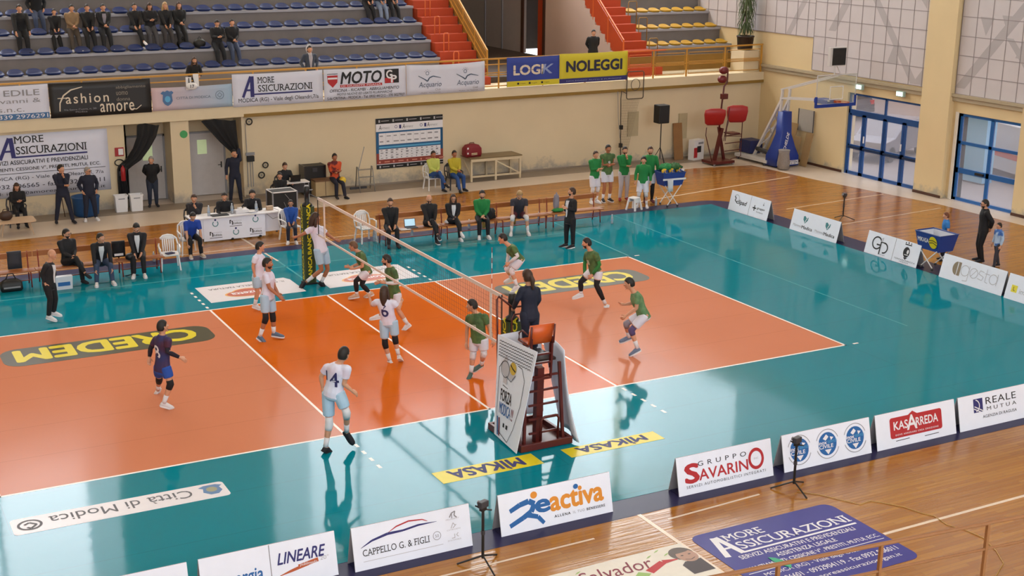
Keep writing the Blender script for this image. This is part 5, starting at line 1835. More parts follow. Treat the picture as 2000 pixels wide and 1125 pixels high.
for x in (.8, 2.28):
    mark(b, ring(x, .74, .05, .068) + stroke([(x - .35, .66), (x - .12, .54), (x, .46), (x + .08, .58), (x + .22, .63), (x + .52, .56)], [.02, .035, .05, .045, .04, .02]), mat('slate blue ink', '4b5a72', .6, 0), z=.012)
    mark(b, [p for a in range(-60, 61, 30) for p in stroke([(x + .09 * math.sin(R(a)), .74 + .09 * math.cos(R(a))), (x + .14 * math.sin(R(a)), .74 + .14 * math.cos(R(a)))], .012)], INKG, z=.012)
    text(b, 'Acquario', (x - .34, .2, x + .54, .44), mat('slate blue ink', '4b5a72', .6, 0), z=ZT, shear=.2)
    text(b, 'Club', (x + .3, .12, x + .5, .2), INKG, z=ZT, shear=.2)
    text(b, 'Modica - Via Nazionale', (x - .25, .04, x + .5, .08), INKG, z=ZT)
YEL = mat('yellow banner cloth', 'cdbd2a', .6, .04, 2)
b = banner('blue balcony banner with cream capitals and yellow lower strip', 11.6, 13.79, 3.24, 4.30, mat('blue banner cloth', '2b3f94', .6, .04, 2))
mark(b, [rect(0, 0, 2.18, .2)], YEL, z=.012)
text(b, 'LOGI', (.28, .42, 1.5, .76), mat('cream ink', 'd9c9b4', .6, 0), z=ZT, bold=.05)
text(b, 'K', (1.45, .42, 1.92, .76), mat('pale blue ink', '8f9cc4', .6, 0), z=ZT, bold=.02, shear=.2)
mark(b, [rect(.26, .58, 1.5, .595)], INKN, z=.016)
for x in (.42, .9, 1.42):
    mark(b, [rect(x, .07, x + .08, .14)], INK, z=.016)
    text(b, 'logik', (x + .12, .08, x + .36, .12), INK, z=.016)
b = banner('yellow balcony banner with heavy dark capitals and blue lower strip', 13.8, 16.78, 3.26, 4.35, YEL)
text(b, 'NOLEGGI', (.3, .42, 2.72, .8), mat('dark navy ink', '25243e', .6, 0), z=ZT, bold=.06)
mark(b, [rect(0, .0, 2.96, .17)], INKN, z=.012)
text(b, 'NOLEGGIO AUTO E FURGONI', (.3, .06, 2.7, .1), mat('pale blue ink', '8f9cc4', .6, 0), z=.016)

b = banner('large white wall banner with navy initial and four lines of black text', -8.3, -2.62, .62, 2.58, M_BAN, y=17.03, sag=0)
mark(b, stroke([(2.42, 1.2), (2.72, 1.86)], .1) + stroke([(2.77, 1.86), (2.82, 1.24)], .13) + [rect(2.5, 1.42, 2.82, 1.48)], INKN, z=.012)
text(b, 'MORE', (2.88, 1.68, 3.74, 1.90), INK, z=ZT, bold=.008, serif=True)
text(b, 'SSICURAZIONI', (2.9, 1.34, 5.0, 1.58), INK, z=ZT, bold=.008, serif=True)
mark(b, [rect(2.82, 1.23, 5.03, 1.28)], INKN, z=.012)
text(b, 'SERVIZI ASSICURATIVI E PREVIDENZIALI', (2.1, 1.03, 5.03, 1.16), INK, z=ZT, bold=.012)
text(b, 'FINANZIAMENTI: CESSIONE V°, PRESTITI, MUTUI, ECC.', (1.6, .82, 5.4, .94), INK, z=ZT, bold=.012)
mark(b, [rect(.3, .745, 5.55, .76)], INK, z=.012)
text(b, 'MODICA (RG) - Viale degli Oleandri, 7/a', (1.9, .52, 5.48, .66), INKG if False else mat('dark slate ink', '3c3a48', .6, 0), z=ZT)
text(b, '0932 906565 - fax 0932 906011', (2.1, .29, 5.5, .42), mat('dark slate ink', '3c3a48', .6, 0), z=ZT, bold=.006)
text(b, 'e-mail: info@amoreassicurazioni.it', (1.7, .06, 5.5, .19), mat('dark slate ink', '3c3a48', .6, 0), z=ZT)

b = banner('sponsor backdrop with rows of tiny logos framed black, blue and red on the far wall', 6.55, 9.13, .58, 2.36, mat('backdrop blue', '1f5a88', .6, .03), y=17.03, sag=0, name='sponsor_backdrop')
H = 1.78
mark(b, [rect(0, H - .19, 2.58, H)], M_BLACK, z=.011)
mark(b, [rect(0, H - .46, 2.58, H - .19)], INKW, z=.011)
mark(b, [rect(.1, H - .93, 2.48, H - .52)], INKW, z=.011)
mark(b, [rect(.1, H - 1.05, 2.48, H - .99)], INKLB, z=.011)
mark(b, [rect(0, .0, 2.58, .55)], mat('brick red ink', '8d3a2e', .6, 0), z=.0105)
mark(b, [rect(.1, .33, 2.48, H - 1.09)], INKW, z=.0115)
mark(b, [rect(0, .0, 2.58, .15)], M_BLACK, z=.0118)
mark(b, [rect(0, .15, 2.58, .17)], INKW, z=.0118)
rr = random.Random(3)
small = []
for i in range(10):
    small.append(rect(.1 + i * .2645 - .002, H - .93, .1 + i * .2645 + .002, H - .52)) if i < 9.5 else None
for i in range(9):
    for j in range(2):
        x, y = .13 + i * .2645, H - .62 - .2 * j
        small.append(rect(x, y - .02, x + .1 + .1 * rr.random(), y + .01 + .02 * rr.random()))
for j in range(1, 5):
    small.append(rect(.1, .33 + j * .09, 2.48, .333 + j * .09))
for i in range(12):
    for j in range(4):
        x, y = .13 + i * .195, .36 + .09 * j
        small.append(rect(x + .02, y, x + .05 + .08 * rr.random(), y + .02 + .035 * rr.random()))
mark(b, small, INKG, z=.014)
for x in (.1, 1.0, 1.95):
    text(b, 'A', (x, H - .4, x + .1, H - .24), INK, z=ZT, shear=.2)
    text(b, 'vimecc', (x + .1, H - .38, x + .42, H - .29), INKG, z=ZT, shear=.2)
for x in (.68, 1.65):
    mark(b, ring(x + .08, H - .32, .04, .055) + [rect(x + .2, H - .39, x + .28, H - .26)], INKN, z=.013)
for k in range(5):
    mark(b, [rect(.1 + k * .53, H - .14, .16 + k * .53, H - .05), rect(.2 + k * .53, H - .1, .5 + k * .53, H - .08)], INKL, z=.013)
    mark(b, [rect(.1 + k * .53, .03, .16 + k * .53, .11), rect(.22 + k * .53, .06, .48 + k * .53, .08)], INKL, z=.0135)
    mark(b, [circ(.12 + k * .53, .24, .035), rect(.3 + k * .53, .225, .5 + k * .53, .26)], mat('salmon ink', 'd08a78', .6, 0), z=.0135)


# ------------------------------------------------------------------ adverts stuck to the floor
def floor_ad(label, poly, m, z=.0095, cx=0, cy=0):
    o = MB().prism([(x - cx, y - cy) for x, y in poly], .0, z - .0005).build('floor_advert', m, None)
    o.location = (cx, cy, 0)
    return tag(o, label, 'floor advert')


M_DKAD = mat('dark olive advert', '4b4733', .3, .05, spec=.1)
BY = mat('bright yellow vinyl', 'd9c62a', .3, .03, spec=.1)
for lab, x0, x1, y0, y1 in (('dark floor advert with yellow lettering on the left half of the court', -7.95, -3.42, 2.15, 3.38), ('dark floor advert with yellow lettering on the right half of the court', 4.02, 8.3, 2.12, 3.38)):
    o = floor_ad(lab, rrect(x0, y0, x1, y1, .38), M_DKAD)
    text(o, 'CREDEM', (x0 + .3, y0 + .28, x1 - .38, y1 - .16), BY, z=.0115, bold=.06, turn=True)
for lab, x0, x1, y0, y1 in (('yellow floor advert with dark lettering left of the umpire stand', -2.3, -.36, -7.27, -6.78), ('yellow floor advert with dark lettering right of the umpire stand', .2, 2.18, -7.27, -6.87)):
    o = floor_ad(lab, rect(x0, y0, x1, y1), BY)
    text(o, 'MIKASA', (x0 + .25, y0 + .1, x1 - .3, y1 - .06), INKN, z=.0115, bold=.05, turn=True)
    cx, cy = x1 - .62, y0 + .07
    mark(o, [[(cx + .05 * (1 if i % 2 == 0 else .42) * math.cos(R(-90 + 36 * i)), cy + .05 * (1 if i % 2 == 0 else .42) * math.sin(R(-90 + 36 * i))) for i in range(10)]], INKN, z=.0115)
FW = mat('white vinyl', 'dcd6da', .3, .02, spec=.1)
for lab, x0, x1, s2 in (('white floor advert with an orange oval emblem left of the far net post', -2.78, -.34, 1), ('white floor advert with an orange oval emblem right of the far net post', .3, 2.8, 0)):
    o = floor_ad(lab, [(x0, 5.05), (x1, 5.05), (x1, 6.3 if s2 else 6.5), (x1 - .1, 6.55), (x0, 6.55)], FW)
    cx = (x0 + x1) / 2
    text(o, 'IL GUSTO DELLA NATURA', (x0 + .25, 6.14, x1 - .2, 6.28), INK, z=.0115, turn=True)
    mark(o, [circ(cx - .05, 5.55, .68, .32), circ(cx - .1, 5.65, .42, .34)], mat('yellow orange ink', 'dfa040', .4, 0), z=.0105)
    mark(o, [circ(cx - .05, 5.55, .63, .28), circ(cx - .1, 5.64, .38, .30)], mat('brick orange ink', 'b5481f', .4, 0), z=.0112)
    text(o, 'Ronzetta', (cx - .55, 5.44, cx + .45, 5.68), INKW, z=.013, bold=.03, turn=True)
o = floor_ad('white floor strip advert with grey upside-down lettering, crest and seal', rrect(-8.97, -6.08, -5.58, -5.48, .08), FW)
text(o, 'Città di Modica', (-8.4, -5.9, -6.15, -5.6), INKG if False else mat('dark grey ink', '4a474c', .6, 0), z=.0115, turn=True)
mark(o, ring(-8.7, -5.78, .15, .19) + stroke([(-8.75, -5.86), (-8.7, -5.92), (-8.6, -5.8), (-8.7, -5.7), (-8.78, -5.76)], .04), mat('dark grey ink', '4a474c', .6, 0), z=.0112)
mark(o, [[(-6.02, -5.62), (-5.95, -5.68), (-5.98, -5.82), (-5.88, -5.94), (-5.75, -5.94), (-5.66, -5.82), (-5.68, -5.68), (-5.62, -5.62), (-5.72, -5.56), (-5.92, -5.56)]], CREST, z=.0112)
mark(o, [circ(-5.82, -5.74, .09, .1)], mat('khaki ink', '8d8a6a', .6, .1), z=.012)
# on the parquet, near side
o = floor_ad('large blue floor advert with white insurance lettering at the bottom edge', rrect(.2, -12.9, 2.98, -10.78, .18), mat('indigo vinyl', '3c3a86', .35, .06, spec=.15), z=.006)
mark(o, stroke([(.36, -11.6), (.52, -10.98)], .1) + stroke([(.56, -10.98), (.66, -11.58)], .1) + [rect(.42, -11.38, .62, -11.33)], INKW, z=.0075)
text(o, 'MORE', (.68, -11.17, 1.4, -10.97), INKW, z=.008, bold=.01, serif=True)
text(o, 'SSICURAZIONI', (.72, -11.48, 2.86, -11.25), INKW, z=.008, bold=.01, serif=True)
mark(o, [rect(.66, -11.59, 2.88, -11.545)], INKW, z=.0075)
text(o, 'SERVIZI ASSICURATIVI E PREVIDENZIALI', (.5, -11.75, 2.72, -11.64), INKW, z=.008, bold=.012)
text(o, 'ASSISTENZA LEGALE', (1.05, -11.92, 2.2, -11.81), INKW, z=.008, bold=.012)
text(o, 'FINANZIAMENTI: CESSIONE V°, PRESTITI, MUTUI, ECC.', (.3, -12.11, 2.9, -11.99), INKW, z=.008, bold=.012)
mark(o, [rect(.3, -12.18, 2.9, -12.165)], INKW, z=.0075)
text(o, 'MODICA (RG) - Viale degli Oleandri, 7/a', (.5, -12.36, 2.7, -12.24), INKW, z=.008)
text(o, '0932 906601 - 0932904119 - Fax 0932 906011', (.35, -12.55, 2.85, -12.43), INKW, z=.008, bold=.006)
text(o, 'info@amoreassicurazionigan.it', (.6, -12.76, 2.75, -12.63), INKW, z=.008)
o = floor_ad('pale floor advert with red script lettering and a smiling boy printed on it', rect(-3.3, -13.3, -.02, -10.88), mat('cream vinyl', 'd6cec2', .35, .05, spec=.1), z=.006)
text(o, 'Salvador', (-2.0, -11.35, -.75, -11.03), INKM, z=.008, shear=.3)
mark(o, stroke([(-.95, -11.45), (-.6, -11.28), (-.35, -11.3)], [.14, .12, .02]), INKR, z=.0075)
mark(o, [[(-1.25, -11.5), (-1.1, -11.38), (-.95, -11.5), (-1.1, -11.6)]], INKGN, z=.0075)
mark(o, [q for (x, y) in ((-.5, -10.95), (-.7, -11.05), (-.42, -11.1), (-1.9, -11.0)) for q in stroke([(x - .06, y - .03), (x, y), (x + .06, y + .03)], [.005, .03, .005])], INKGN, z=.0075)
FS = mat('printed skin', 'a8806c', .5, .03)
mark(o, [circ(-.2, -11.18, .2, .2)], mat('printed brown hair', '4f4038', .5, .1), z=.0075)
mark(o, [circ(-.16, -11.27, .165, .19)], FS, z=.0082)
mark(o, [[(-.36, -11.15), (-.3, -11.04), (-.12, -11.02), (-.02, -11.12), (-.1, -11.15), (-.25, -11.16)]], mat('printed brown hair', '4f4038', .5, .1), z=.0088)
mark(o, [circ(-.23, -11.24, .025, .015), circ(-.1, -11.24, .025, .015)] + stroke([(-.25, -11.36), (-.17, -11.4), (-.08, -11.36)], .014), mat('printed dark', '3a2420', .5, 0), z=.0092)
mark(o, [[(-.4, -11.5), (-.3, -11.42), (-.02, -11.42), (-.02, -11.8), (-.4, -11.8)]], mat('printed black maroon', '2a1418', .5, .1), z=.0078)
tag(MB().prism([(0, 0), (.06, .08), (.05, .22), (-.02, .36), (-.1, .42), (-.11, .3), (-.06, .12)], 0, .008).build('leaf_marker', mat('green foam', '1f9a70', .5, .05), None, loc=(.98, -12.3, .008)), 'leaf-shaped green piece lying on the blue floor advert', 'floor marker')

# ------------------------------------------------------------------ the net and its posts
t = thing('volleyball_net', 'volleyball net stretched across the court between padded posts', 'net', (0, 0, 0))
M_NETW = mat('white net tape', 'dcc9c0', .6, .04)
M_NETC = mat('dark net cord', '3a2d2c', .8, 0)
MB().box(-.01, .01, -4.95, 4.95, 2.36, 2.43).build('top_band', M_NETW, t)
MB().box(-.01, .01, -4.95, 4.95, 1.43, 1.48).build('bottom_band', M_NETW, t)
for y in (-4.5, 4.5):
    MB().box(-.014, .014, y - .025, y + .025, 1.43, 2.43).build('side_band', M_NETW, t)
mb = MB()
for i in range(99):
    y = -4.9 + i * .1
    mb.box(-.0012, .0012, y - .0012, y + .0012, 1.48, 2.36)
for i in range(1, 9):
    z = 1.48 + i * .098
    mb.box(-.0012, .0012, -4.95, 4.95, z - .0012, z + .0012)
nn = mb.build('netting', M_NETC, t)
for y in (-1, 1):
    MB().tube([(0, y * 4.95, 2.40), (0, y * 5.55, 2.40)], .006, 6).build('cable', M_BLACK, t)
    MB().tube([(0, y * 4.95, 1.45), (0, y * 5.55, 1.45)], .005, 6).build('cable', M_BLACK, t)
    MB().tube([(0, y * 4.95, 1.43), (0, y * 4.95, 2.43)], .012, 6).build('end_rod', M_BLACK, t)
an = MB()
for k in range(18):
    an.use(mat('antenna red', '9a2a22', .4, 0) if k % 2 else M_WHITEP).cyl((0, 0, 1.43 + k * .1), .007, .1, 8)
an.build('antenna', None, t).location = (0.02, -4.5, 0)


def post(label, y):
    t = thing('net_post', label, 'post', (0, y, 0))
    MB().cyl((0, 0, .02), .05, 2.56, 16).build('pole', M_GREY, t, True)
    MB().box(-.17, .17, -.17, .17, .0, .05).build('base_plate', M_BLACK, t, bevel=.01)
    p = MB().prism(rrect(-.15, -.15, .15, .15, .05), .05, 2.05).build('padding', mat('dark green pad', '2c3a14', .5, .05), t)
    MB().lathe((0, 0, 2.05), [(.13, 0), (.13, .04), (.06, .1), (.055, .3), (.075, .32), (.07, .5), (.02, .52)], 14).build('winch_head', M_BLACK, t, True)
    MB().tube([(.06, 0, 2.45), (.16, .02, 2.45), (.16, .1, 2.42)], .012, 6).build('crank_handle', M_GREY, t)
    for az, rot in ((0, -90), (1, 180)):
        for k, s in enumerate(('BANCA', 'BANCA', 'BANCA')):
            o = text(p, s, (-.32, -.05, .32, .05), BY, 'lettering', .05, 0, .0)
            z = .45 + k * .68
            if az == 0:       # on the face towards the near side
                o.matrix_local = Matrix(((0, -1, 0, -.02), (0, 0, -1, -.153), (1, 0, 0, z), (0, 0, 0, 1)))
            else:             # on the face towards the left end
                o.matrix_local = Matrix(((0, 0, -1, -.153), (0, 1, 0, 0), (1, 0, 0, z), (0, 0, 0, 1)))
    return t


post('padded green net post with yellow lettering at the far sideline', 5.75)
post('padded green net post with yellow lettering behind the standing referee', -5.35)

# ------------------------------------------------------------------ the umpire stand
M_MAR = mat('maroon steel', '571a14', .4, .06)
t = thing('umpire_stand', 'raised maroon umpire stand with orange seat and white cloth sides', 'umpire stand', (0, -6.1, 0))
MB().box(-.52, .54, -.62, -.56, .02, .15).box(-.52, .54, .62, .68, .02, .15).box(-.52, -.46, -.56, .62, .02, .15).box(.48, .54, -.56, .62, .02, .15).box(-.46, .48, -.56, .62, .02, .05).build('base_frame', M_MAR, t, bevel=.008)
for x in (-.4, .4):
    for y0, y1 in ((-.5, -.42), (.55, .45)):
        MB().bar((x, y0, .1), (x * .85, y1, 1.55), .05).build('upright', M_MAR, t)
MB().box(-.40, .40, -.2, .5, 1.51, 1.555).build('platform', mat('dark platform', '2a1512', .5, .08), t)
for k in range(5):
    MB().bar((-.3, -.5 + .015 * k, .3 + .26 * k), (.3, -.5 + .015 * k, .3 + .26 * k), .035).build('rung', M_MAR, t)
MB().bar((-.05, -.35, .05), (-.05, -.4, 1.5), .13).build('column', M_MAR, t)
for x in (-.3, .12):
    MB().bar((x, -.5, 1.3), (x, -.55, 2.1), .035).build('back_post', M_MAR, t)
for z in (1.32, 1.62, 1.78):
    MB().bar((-.3, -.52, z), (.12, -.52, z), .035).build('back_bar', M_MAR, t)
MB().tube([(-.1, -.55, .15), (-.1, -.58, .55), (-.04, -.6, .62), (.2, -.6, .62), (.26, -.58, .55), (.26, -.55, .15)], .02, 8).build('step_hoop', M_MAR, t, True)
MB().tube([(-.4, .52, 1.0), (-.42, .54, 2.55), (-.38, .55, 2.6), (-.1, .56, 2.36), (.3, .56, 2.34), (.38, .54, 2.2), (.38, .5, 1.5)], .02, 8).build('guard_rail', M_MAR, t, True)
MB().tube([(-.12, .52, 1.55), (-.12, .52, 2.15), (-.07, .53, 2.22), (.2, .53, 2.22), (.25, .52, 2.15), (.25, .52, 1.55)], .016, 8).build('front_hoop', M_MAR, t, True)
for x in (-.36, .1):
    MB().tube([(x, -.5, 1.5), (x, -.5, 1.95), (x, -.62, 2.0), (x, -.66, 2.35)], .018, 8).build('seat_post', M_MAR, t, True)
    MB().tube([(x, -.52, 1.98), (x, -.2, 2.0), (x, -.2, 2.12), (x, -.32, 2.2), (x, -.52, 2.16)], .016, 8).build('arm_rest', M_MAR, t, True)
OR = mat('orange plastic', 'c8541c', .35, .04)
MB().loft([[Vector((-.36, -.16, 1.97)), Vector((.1, -.16, 1.97)), Vector((.1, -.16, 2.0)), Vector((-.36, -.16, 2.0))], [Vector((-.36, -.45, 1.95)), Vector((.1, -.45, 1.95)), Vector((.1, -.45, 1.98)), Vector((-.36, -.45, 1.98))], [Vector((-.36, -.54, 1.99)), Vector((.1, -.54, 1.99)), Vector((.1, -.52, 2.02)), Vector((-.36, -.52, 2.02))], [Vector((-.37, -.63, 2.36)), Vector((.11, -.63, 2.36)), Vector((.11, -.60, 2.36)), Vector((-.37, -.60, 2.36))]]).build('seat', OR, t, True)


def cloth_patch(mb, tl, tr, br, bl, n=14, m=14, wav=.02, th=.012, bow=0.0):
    """hanging cloth between four corners; a second skin gives it thickness"""
    tl, tr, br, bl = map(Vector, (tl, tr, br, bl))
    nr = nrm((tr - tl).cross(bl - tl))
    vs, fs = [], []
    for j in range(m + 1):
        for i in range(n + 1):
            u, v = i / n, j / m
            p = lerp(lerp(tl, tr, u), lerp(bl, br, u), v)
            p = p + nr * (wav * math.sin(u * 11 + v * 2) * (.3 + v) + bow * math.sin(math.pi * v) * u)
            vs.append(p)
    for j in range(m):
        for i in range(n):
            a = j * (n + 1) + i
            fs.append((a, a + 1, a + n + 2, a + n + 1))
    k = len(vs)
    vs += [p - nr * th for p in vs]
    fs += [tuple(q + k for q in reversed(f2)) for f2 in fs]
    edge = [i for i in range(n + 1)] + [j * (n + 1) + n for j in range(1, m + 1)] + [m * (n + 1) + i for i in range(n - 1, -1, -1)] + [j * (n + 1) for j in range(m - 1, 0, -1)]
    for q in range(len(edge)):
        a, b2 = edge[q], edge[(q + 1) % len(edge)]
        fs.append((a, b2, b2 + k, a + k))
    mb.add(vs, fs)


M_CLW = mat('white banner sheet', 'e2e3ef', .6, .03, 3)
TL, TR, BR, BL = (-.44, .45, 1.92), (-.36, -.86, 1.96), (-.62, -.62, .03), (-.57, .33, .06)
# printed left sheet, in the sheet's own plane
ux = nrm(Vector(TR) - Vector(TL))
uz = nrm(Vector((0, 0, 1)) - ux * ux.z)
un = ux.cross(uz)
sheet = MB()
M4 = Matrix(((ux.x, uz.x, un.x, TL[0]), (ux.y, uz.y, un.y, TL[1]), (ux.z, uz.z, un.z, TL[2]), (0, 0, 0, 1)))
inv = M4.inverted()
cloth_patch(sheet, inv @ Vector(TL), inv @ Vector(TR), inv @ Vector(BR), inv @ Vector(BL), wav=.0, bow=0, th=-.012)
sh = sheet.build('printed_sheet', M_CLW, t)
sh.matrix_local = M4
slope = (inv @ Vector(BR)).z / (inv @ Vector(BR)).y      # the sheet leans out towards its foot


def on_sheet(o):
    W = (Vector(TR) - Vector(TL)).length
    a, b = inv @ Vector(BL), inv @ Vector(BR)
    for v in o.data.vertices:
        q = -v.co.y / 1.95
        u = v.co.x / W
        e = a + (b - a) * u
        v.co = Vector((W * u + (e.x - W * u) * q, e.y * q, e.z * q + v.co.z + .004))
    return o


zig = []
for r in range(6):
    pts = [(.08 + .045 * i, -.1 - .055 * r + (.02 if i % 2 else 0)) for i in range(27)]
    zig += stroke(pts, .012)
on_sheet(mark(sh, zig, INK, 'zigzag_print'))
on_sheet(mark(sh, stroke([(.25, -.45), (.12, -.6), (.1, -1.5), (.2, -1.82), (.75, -1.9), (.95, -1.6), (1.1, -1.1), (1.1, -.62), (.95, -.42), (.8, -.4)], .014), INK, 'outline_print'))
on_sheet(text(sh, 'FORZA', (.24, -1.2, .72, -.98), INK, bold=.03))
on_sheet(text(sh, 'MODICA', (.22, -1.46, .74, -1.24), INKB, bold=.02))
on_sheet(text(sh, '!!', (.78, -1.46, .86, -1.24), INKM, bold=.02))
on_sheet(mark(sh, [rect(.45, -1.68, .52, -1.6), rect(.6, -1.68, .69, -1.6)], INK))
on_sheet(mark(sh, stroke([(.14, -1.55), (.17, -1.7), (.2, -1.9)], .06), INKB))
on_sheet(mark(sh, stroke([(.24, -1.55), (.26, -1.7), (.28, -1.9)], .06), INKM))
on_sheet(mark(sh, stroke([(.3, -.9), (.52, -.92)], .012), INK))
# a plain arm-and-ball figure in place of the printed cockerel
on_sheet(mark(sh, [circ(.36, -.58, .15, .13)] + stroke([(.3, -.5), (.4, -.34)], [.16, .1]) + stroke([(.4, -.62), (.62, -.68), (.72, -.58)], [.12, .11, .1]) + [rect(.3, -.85, .46, -.7)], mat('pale grey ink', 'bdb8be', .6, 0), z=.005))
on_sheet(mark(sh, ring(.36, -.58, .15, .163) + stroke([(.4, -.7), (.62, -.76), (.76, -.6)], .012), INK, z=.006))
on_sheet(mark(sh, [circ(.64, -.5, .12, .12)], mat('ball yellow', 'c9a640', .6, 0), z=.0065))
on_sheet(mark(sh, stroke([(.54, -.44), (.62, -.5), (.74, -.54)], .03), INK, z=.0075))
mb = MB()
cloth_patch(mb, (.42, .4, 1.95), (.5, -.35, 1.72), (.62, -.7, .04), (.7, .2, .2), wav=.025, bow=-.05)
mb.build('plain_sheet', M_CLW, t, True)
mb = MB()
cloth_patch(mb, (-.44, .46, 1.9), (.42, .42, 1.95), (.5, .4, .3), (-.5, .4, .3), wav=.02)
mb.build('front_sheet', M_CLW, t, True)

# ------------------------------------------------------------------ seats of the stands
M_SEAT = mat('dark blue seat', '10265c', .45, .04)
M_SEATY = mat('yellow seat', 'c2962c', .45, .05)


def shell(m, w, d, hb):
    mb = MB()
    n = 20

    def loop(rx, ry, z, back):
        out = []
        for j in range(n):
            a = 2 * math.pi * j / n
            c, s = math.cos(a), math.sin(a)
            x = rx * abs(c) ** .7 * (1 if c >= 0 else -1)
            y = ry * abs(s) ** .7 * (1 if s >= 0 else -1)
            out.append(Vector((x, y, z + back * max(0, s) ** 1.3)))
        return out
    mb.loft([loop(w * .36, d * .36, 0, 0), loop(w * .46, d * .46, .04, hb * .4), loop(w * .5, d * .5, .08, hb), loop(w * .48, d * .48, .088, hb), loop(w * .38, d * .36, .055, hb * .25), loop(w * .15, d * .15, .05, 0)])
    o = mb.build('stadium_seat', m, None, True)
    return o


s0 = shell(M_SEAT, .52, .42, .13)
first = True
RN = ('front row', 'second row', 'third row', 'fourth row')
for k in range(4):
    for i in range(27):
        x = 9.72 - .585 * i - .05 * k
        loc = (x, 19.2 + .8 * k + .17, 4.10 + .575 * k + drift(x) * .6)
        o = s0 if first else s0.copy()
        if not first:
            COL.objects.link(o)
        first = False
        o.location = loc
        tag(o, 'dark blue plastic seat shell in the %s of the concrete stand' % RN[k], 'seat', 'blue seats in the %s of the stand' % RN[k])
s1 = shell(M_SEATY, .50, .40, .09)
first = True
for k in range(4):
    for i in range(7):
        x = 19.55 + .585 * i
        o = s1 if first else s1.copy()
        if not first:
            COL.objects.link(o)
        first = False
        o.location = (x, 19.2 + .8 * k + .17, 4.22 + .61 * k)
        tag(o, 'yellow plastic seat shell in the %s right of the red stair' % RN[k], 'seat', 'yellow seats in the %s' % RN[k])

# ------------------------------------------------------------------ balcony railing
t = thing('balcony_railing', 'long ochre steel railing with framed rectangles along the far balcony', 'railing', (0, 16.95, 3.1))
mb = MB()
for x0, x1 in ((-9, 0), (0, 8), (8, 16.8)):
    mb.bar((x0, 0, 1.06 + drift(x0)), (x1, 0, 1.06 + drift(x1)), .055)
mb.build('hand_rail', M_GOLD, t)
MB().bar((16.8, 0, 1.06 + drift(16.8)), (18.6, 0, 1.07 + drift(18.6)), .055).build('hand_rail', M_ORRAIL, t)
MB().bar((18.6, 0, 1.07 + drift(18.6)), (23.3, 0, 1.09 + drift(23.3)), .055).build('hand_rail', M_GOLD, t)
for z in (.08, .48, .56, .86):
    MB().bar((-9, 0, z + drift(-9)), (16.8, 0, z + drift(16.8)), .035).build('cross_bar', M_GOLD, t)
x = -8.8
while x < 16.9:
    MB().bar((x, 0, 0 + drift(x)), (x, 0, 1.06 + drift(x)), .045).build('post', M_GOLD, t)
    x += 1.83
xs = [16.85, 18.05, 19.6, 21.45, 23.25]
for i in range(4):
    m = M_ORRAIL if i == 0 else M_GOLD
    a, b2 = xs[i], xs[i + 1]
    MB().bar((a, 0, drift(a)), (a, 0, 1.06 + drift(a)), .05).build('post', m, t)
    dz = drift((a + b2) / 2)
    for z0, z1 in ((.1, .46), (.56, .92)):
        q = .1
        MB().tube([(a + q, 0, z0 + dz), (b2 - q, 0, z0 + dz), (b2 - q, 0, z1 + dz), (a + q, 0, z1 + dz)], .018, 6, closed=True).build('panel_frame', m, t)
    MB().bar((a, 0, .51 + dz), (b2, 0, .51 + dz), .03).build('cross_bar', m, t)
MB().bar((23.25, 0, drift(23)), (23.25, 0, 1.08 + drift(23)), .06).build('post', M_GOLD, t)
MB().box(17, 23.2, 1.2, 1.25, .25, .85).build('kick_panel', M_GOLDP, t)

# near balcony rail at the lower right
t = thing('near_railing', 'brown steel railing crossing the lower right corner close to the camera', 'railing', (0, -17, 0))
a, b2 = WY(1500, 1106, -17), WY(2040, 1000, -17)
M_NR = mat('brown steel', '8a5a34', .4, .05)
d = (b2 - a)
aa, bb = a - d * .5 - Vector((0, -17, 0)), b2 + d * .4 - Vector((0, -17, 0))
MB().tube([aa, bb], .022, 8).build('hand_rail', M_NR, t)
MB().tube([aa - Vector((0, 0, .3)), bb - Vector((0, 0, .3))], .016, 8).build('cross_bar', M_NR, t)
for u in (1322, 1523, 1722, 1926, 2130):
    x = WY(u, 1060, -17).x
    z = aa.z + (bb.z - aa.z) * (x - aa.x) / (bb.x - aa.x)
    MB().bar((x, 0, z - 1.3), (x, 0, z), .035).build('post', M_NR, t)
struct('wall_near_balcony', MB().box(-12, 16, -32, -17.1, 0, aa.z - 1.25), M_CREAM)

# ------------------------------------------------------------------ spectators
def spec(u, v, k, label, arms='lap', top='202026', bottom='22222a', hairx=('dark', 'short'), H=1.74, shoes=None, a=-60, **kw):
    y = 19.2 + .8 * k + .12
    zt = 4.10 + .575 * k
    p = WY(u, v, y)
    dz = drift(p.x) * .6
    kw.setdefault('sleeve', 1.9)
    kw.setdefault('vox', .014)
    kw.setdefault('girth', 1.14)
    kw.setdefault('lean', 7)
    pose_person(label, Vector((p.x, y, zt - .575 + dz)), a, H, sit=.64, arms=arms, top=cloth('crowd ' + top, top), bottom=('pants', cloth('crowd ' + bottom, bottom)), shoes=shoes or C_SHBK, hair=hairx, legs=(.47, .47), group='spectators in the far stand', **kw)


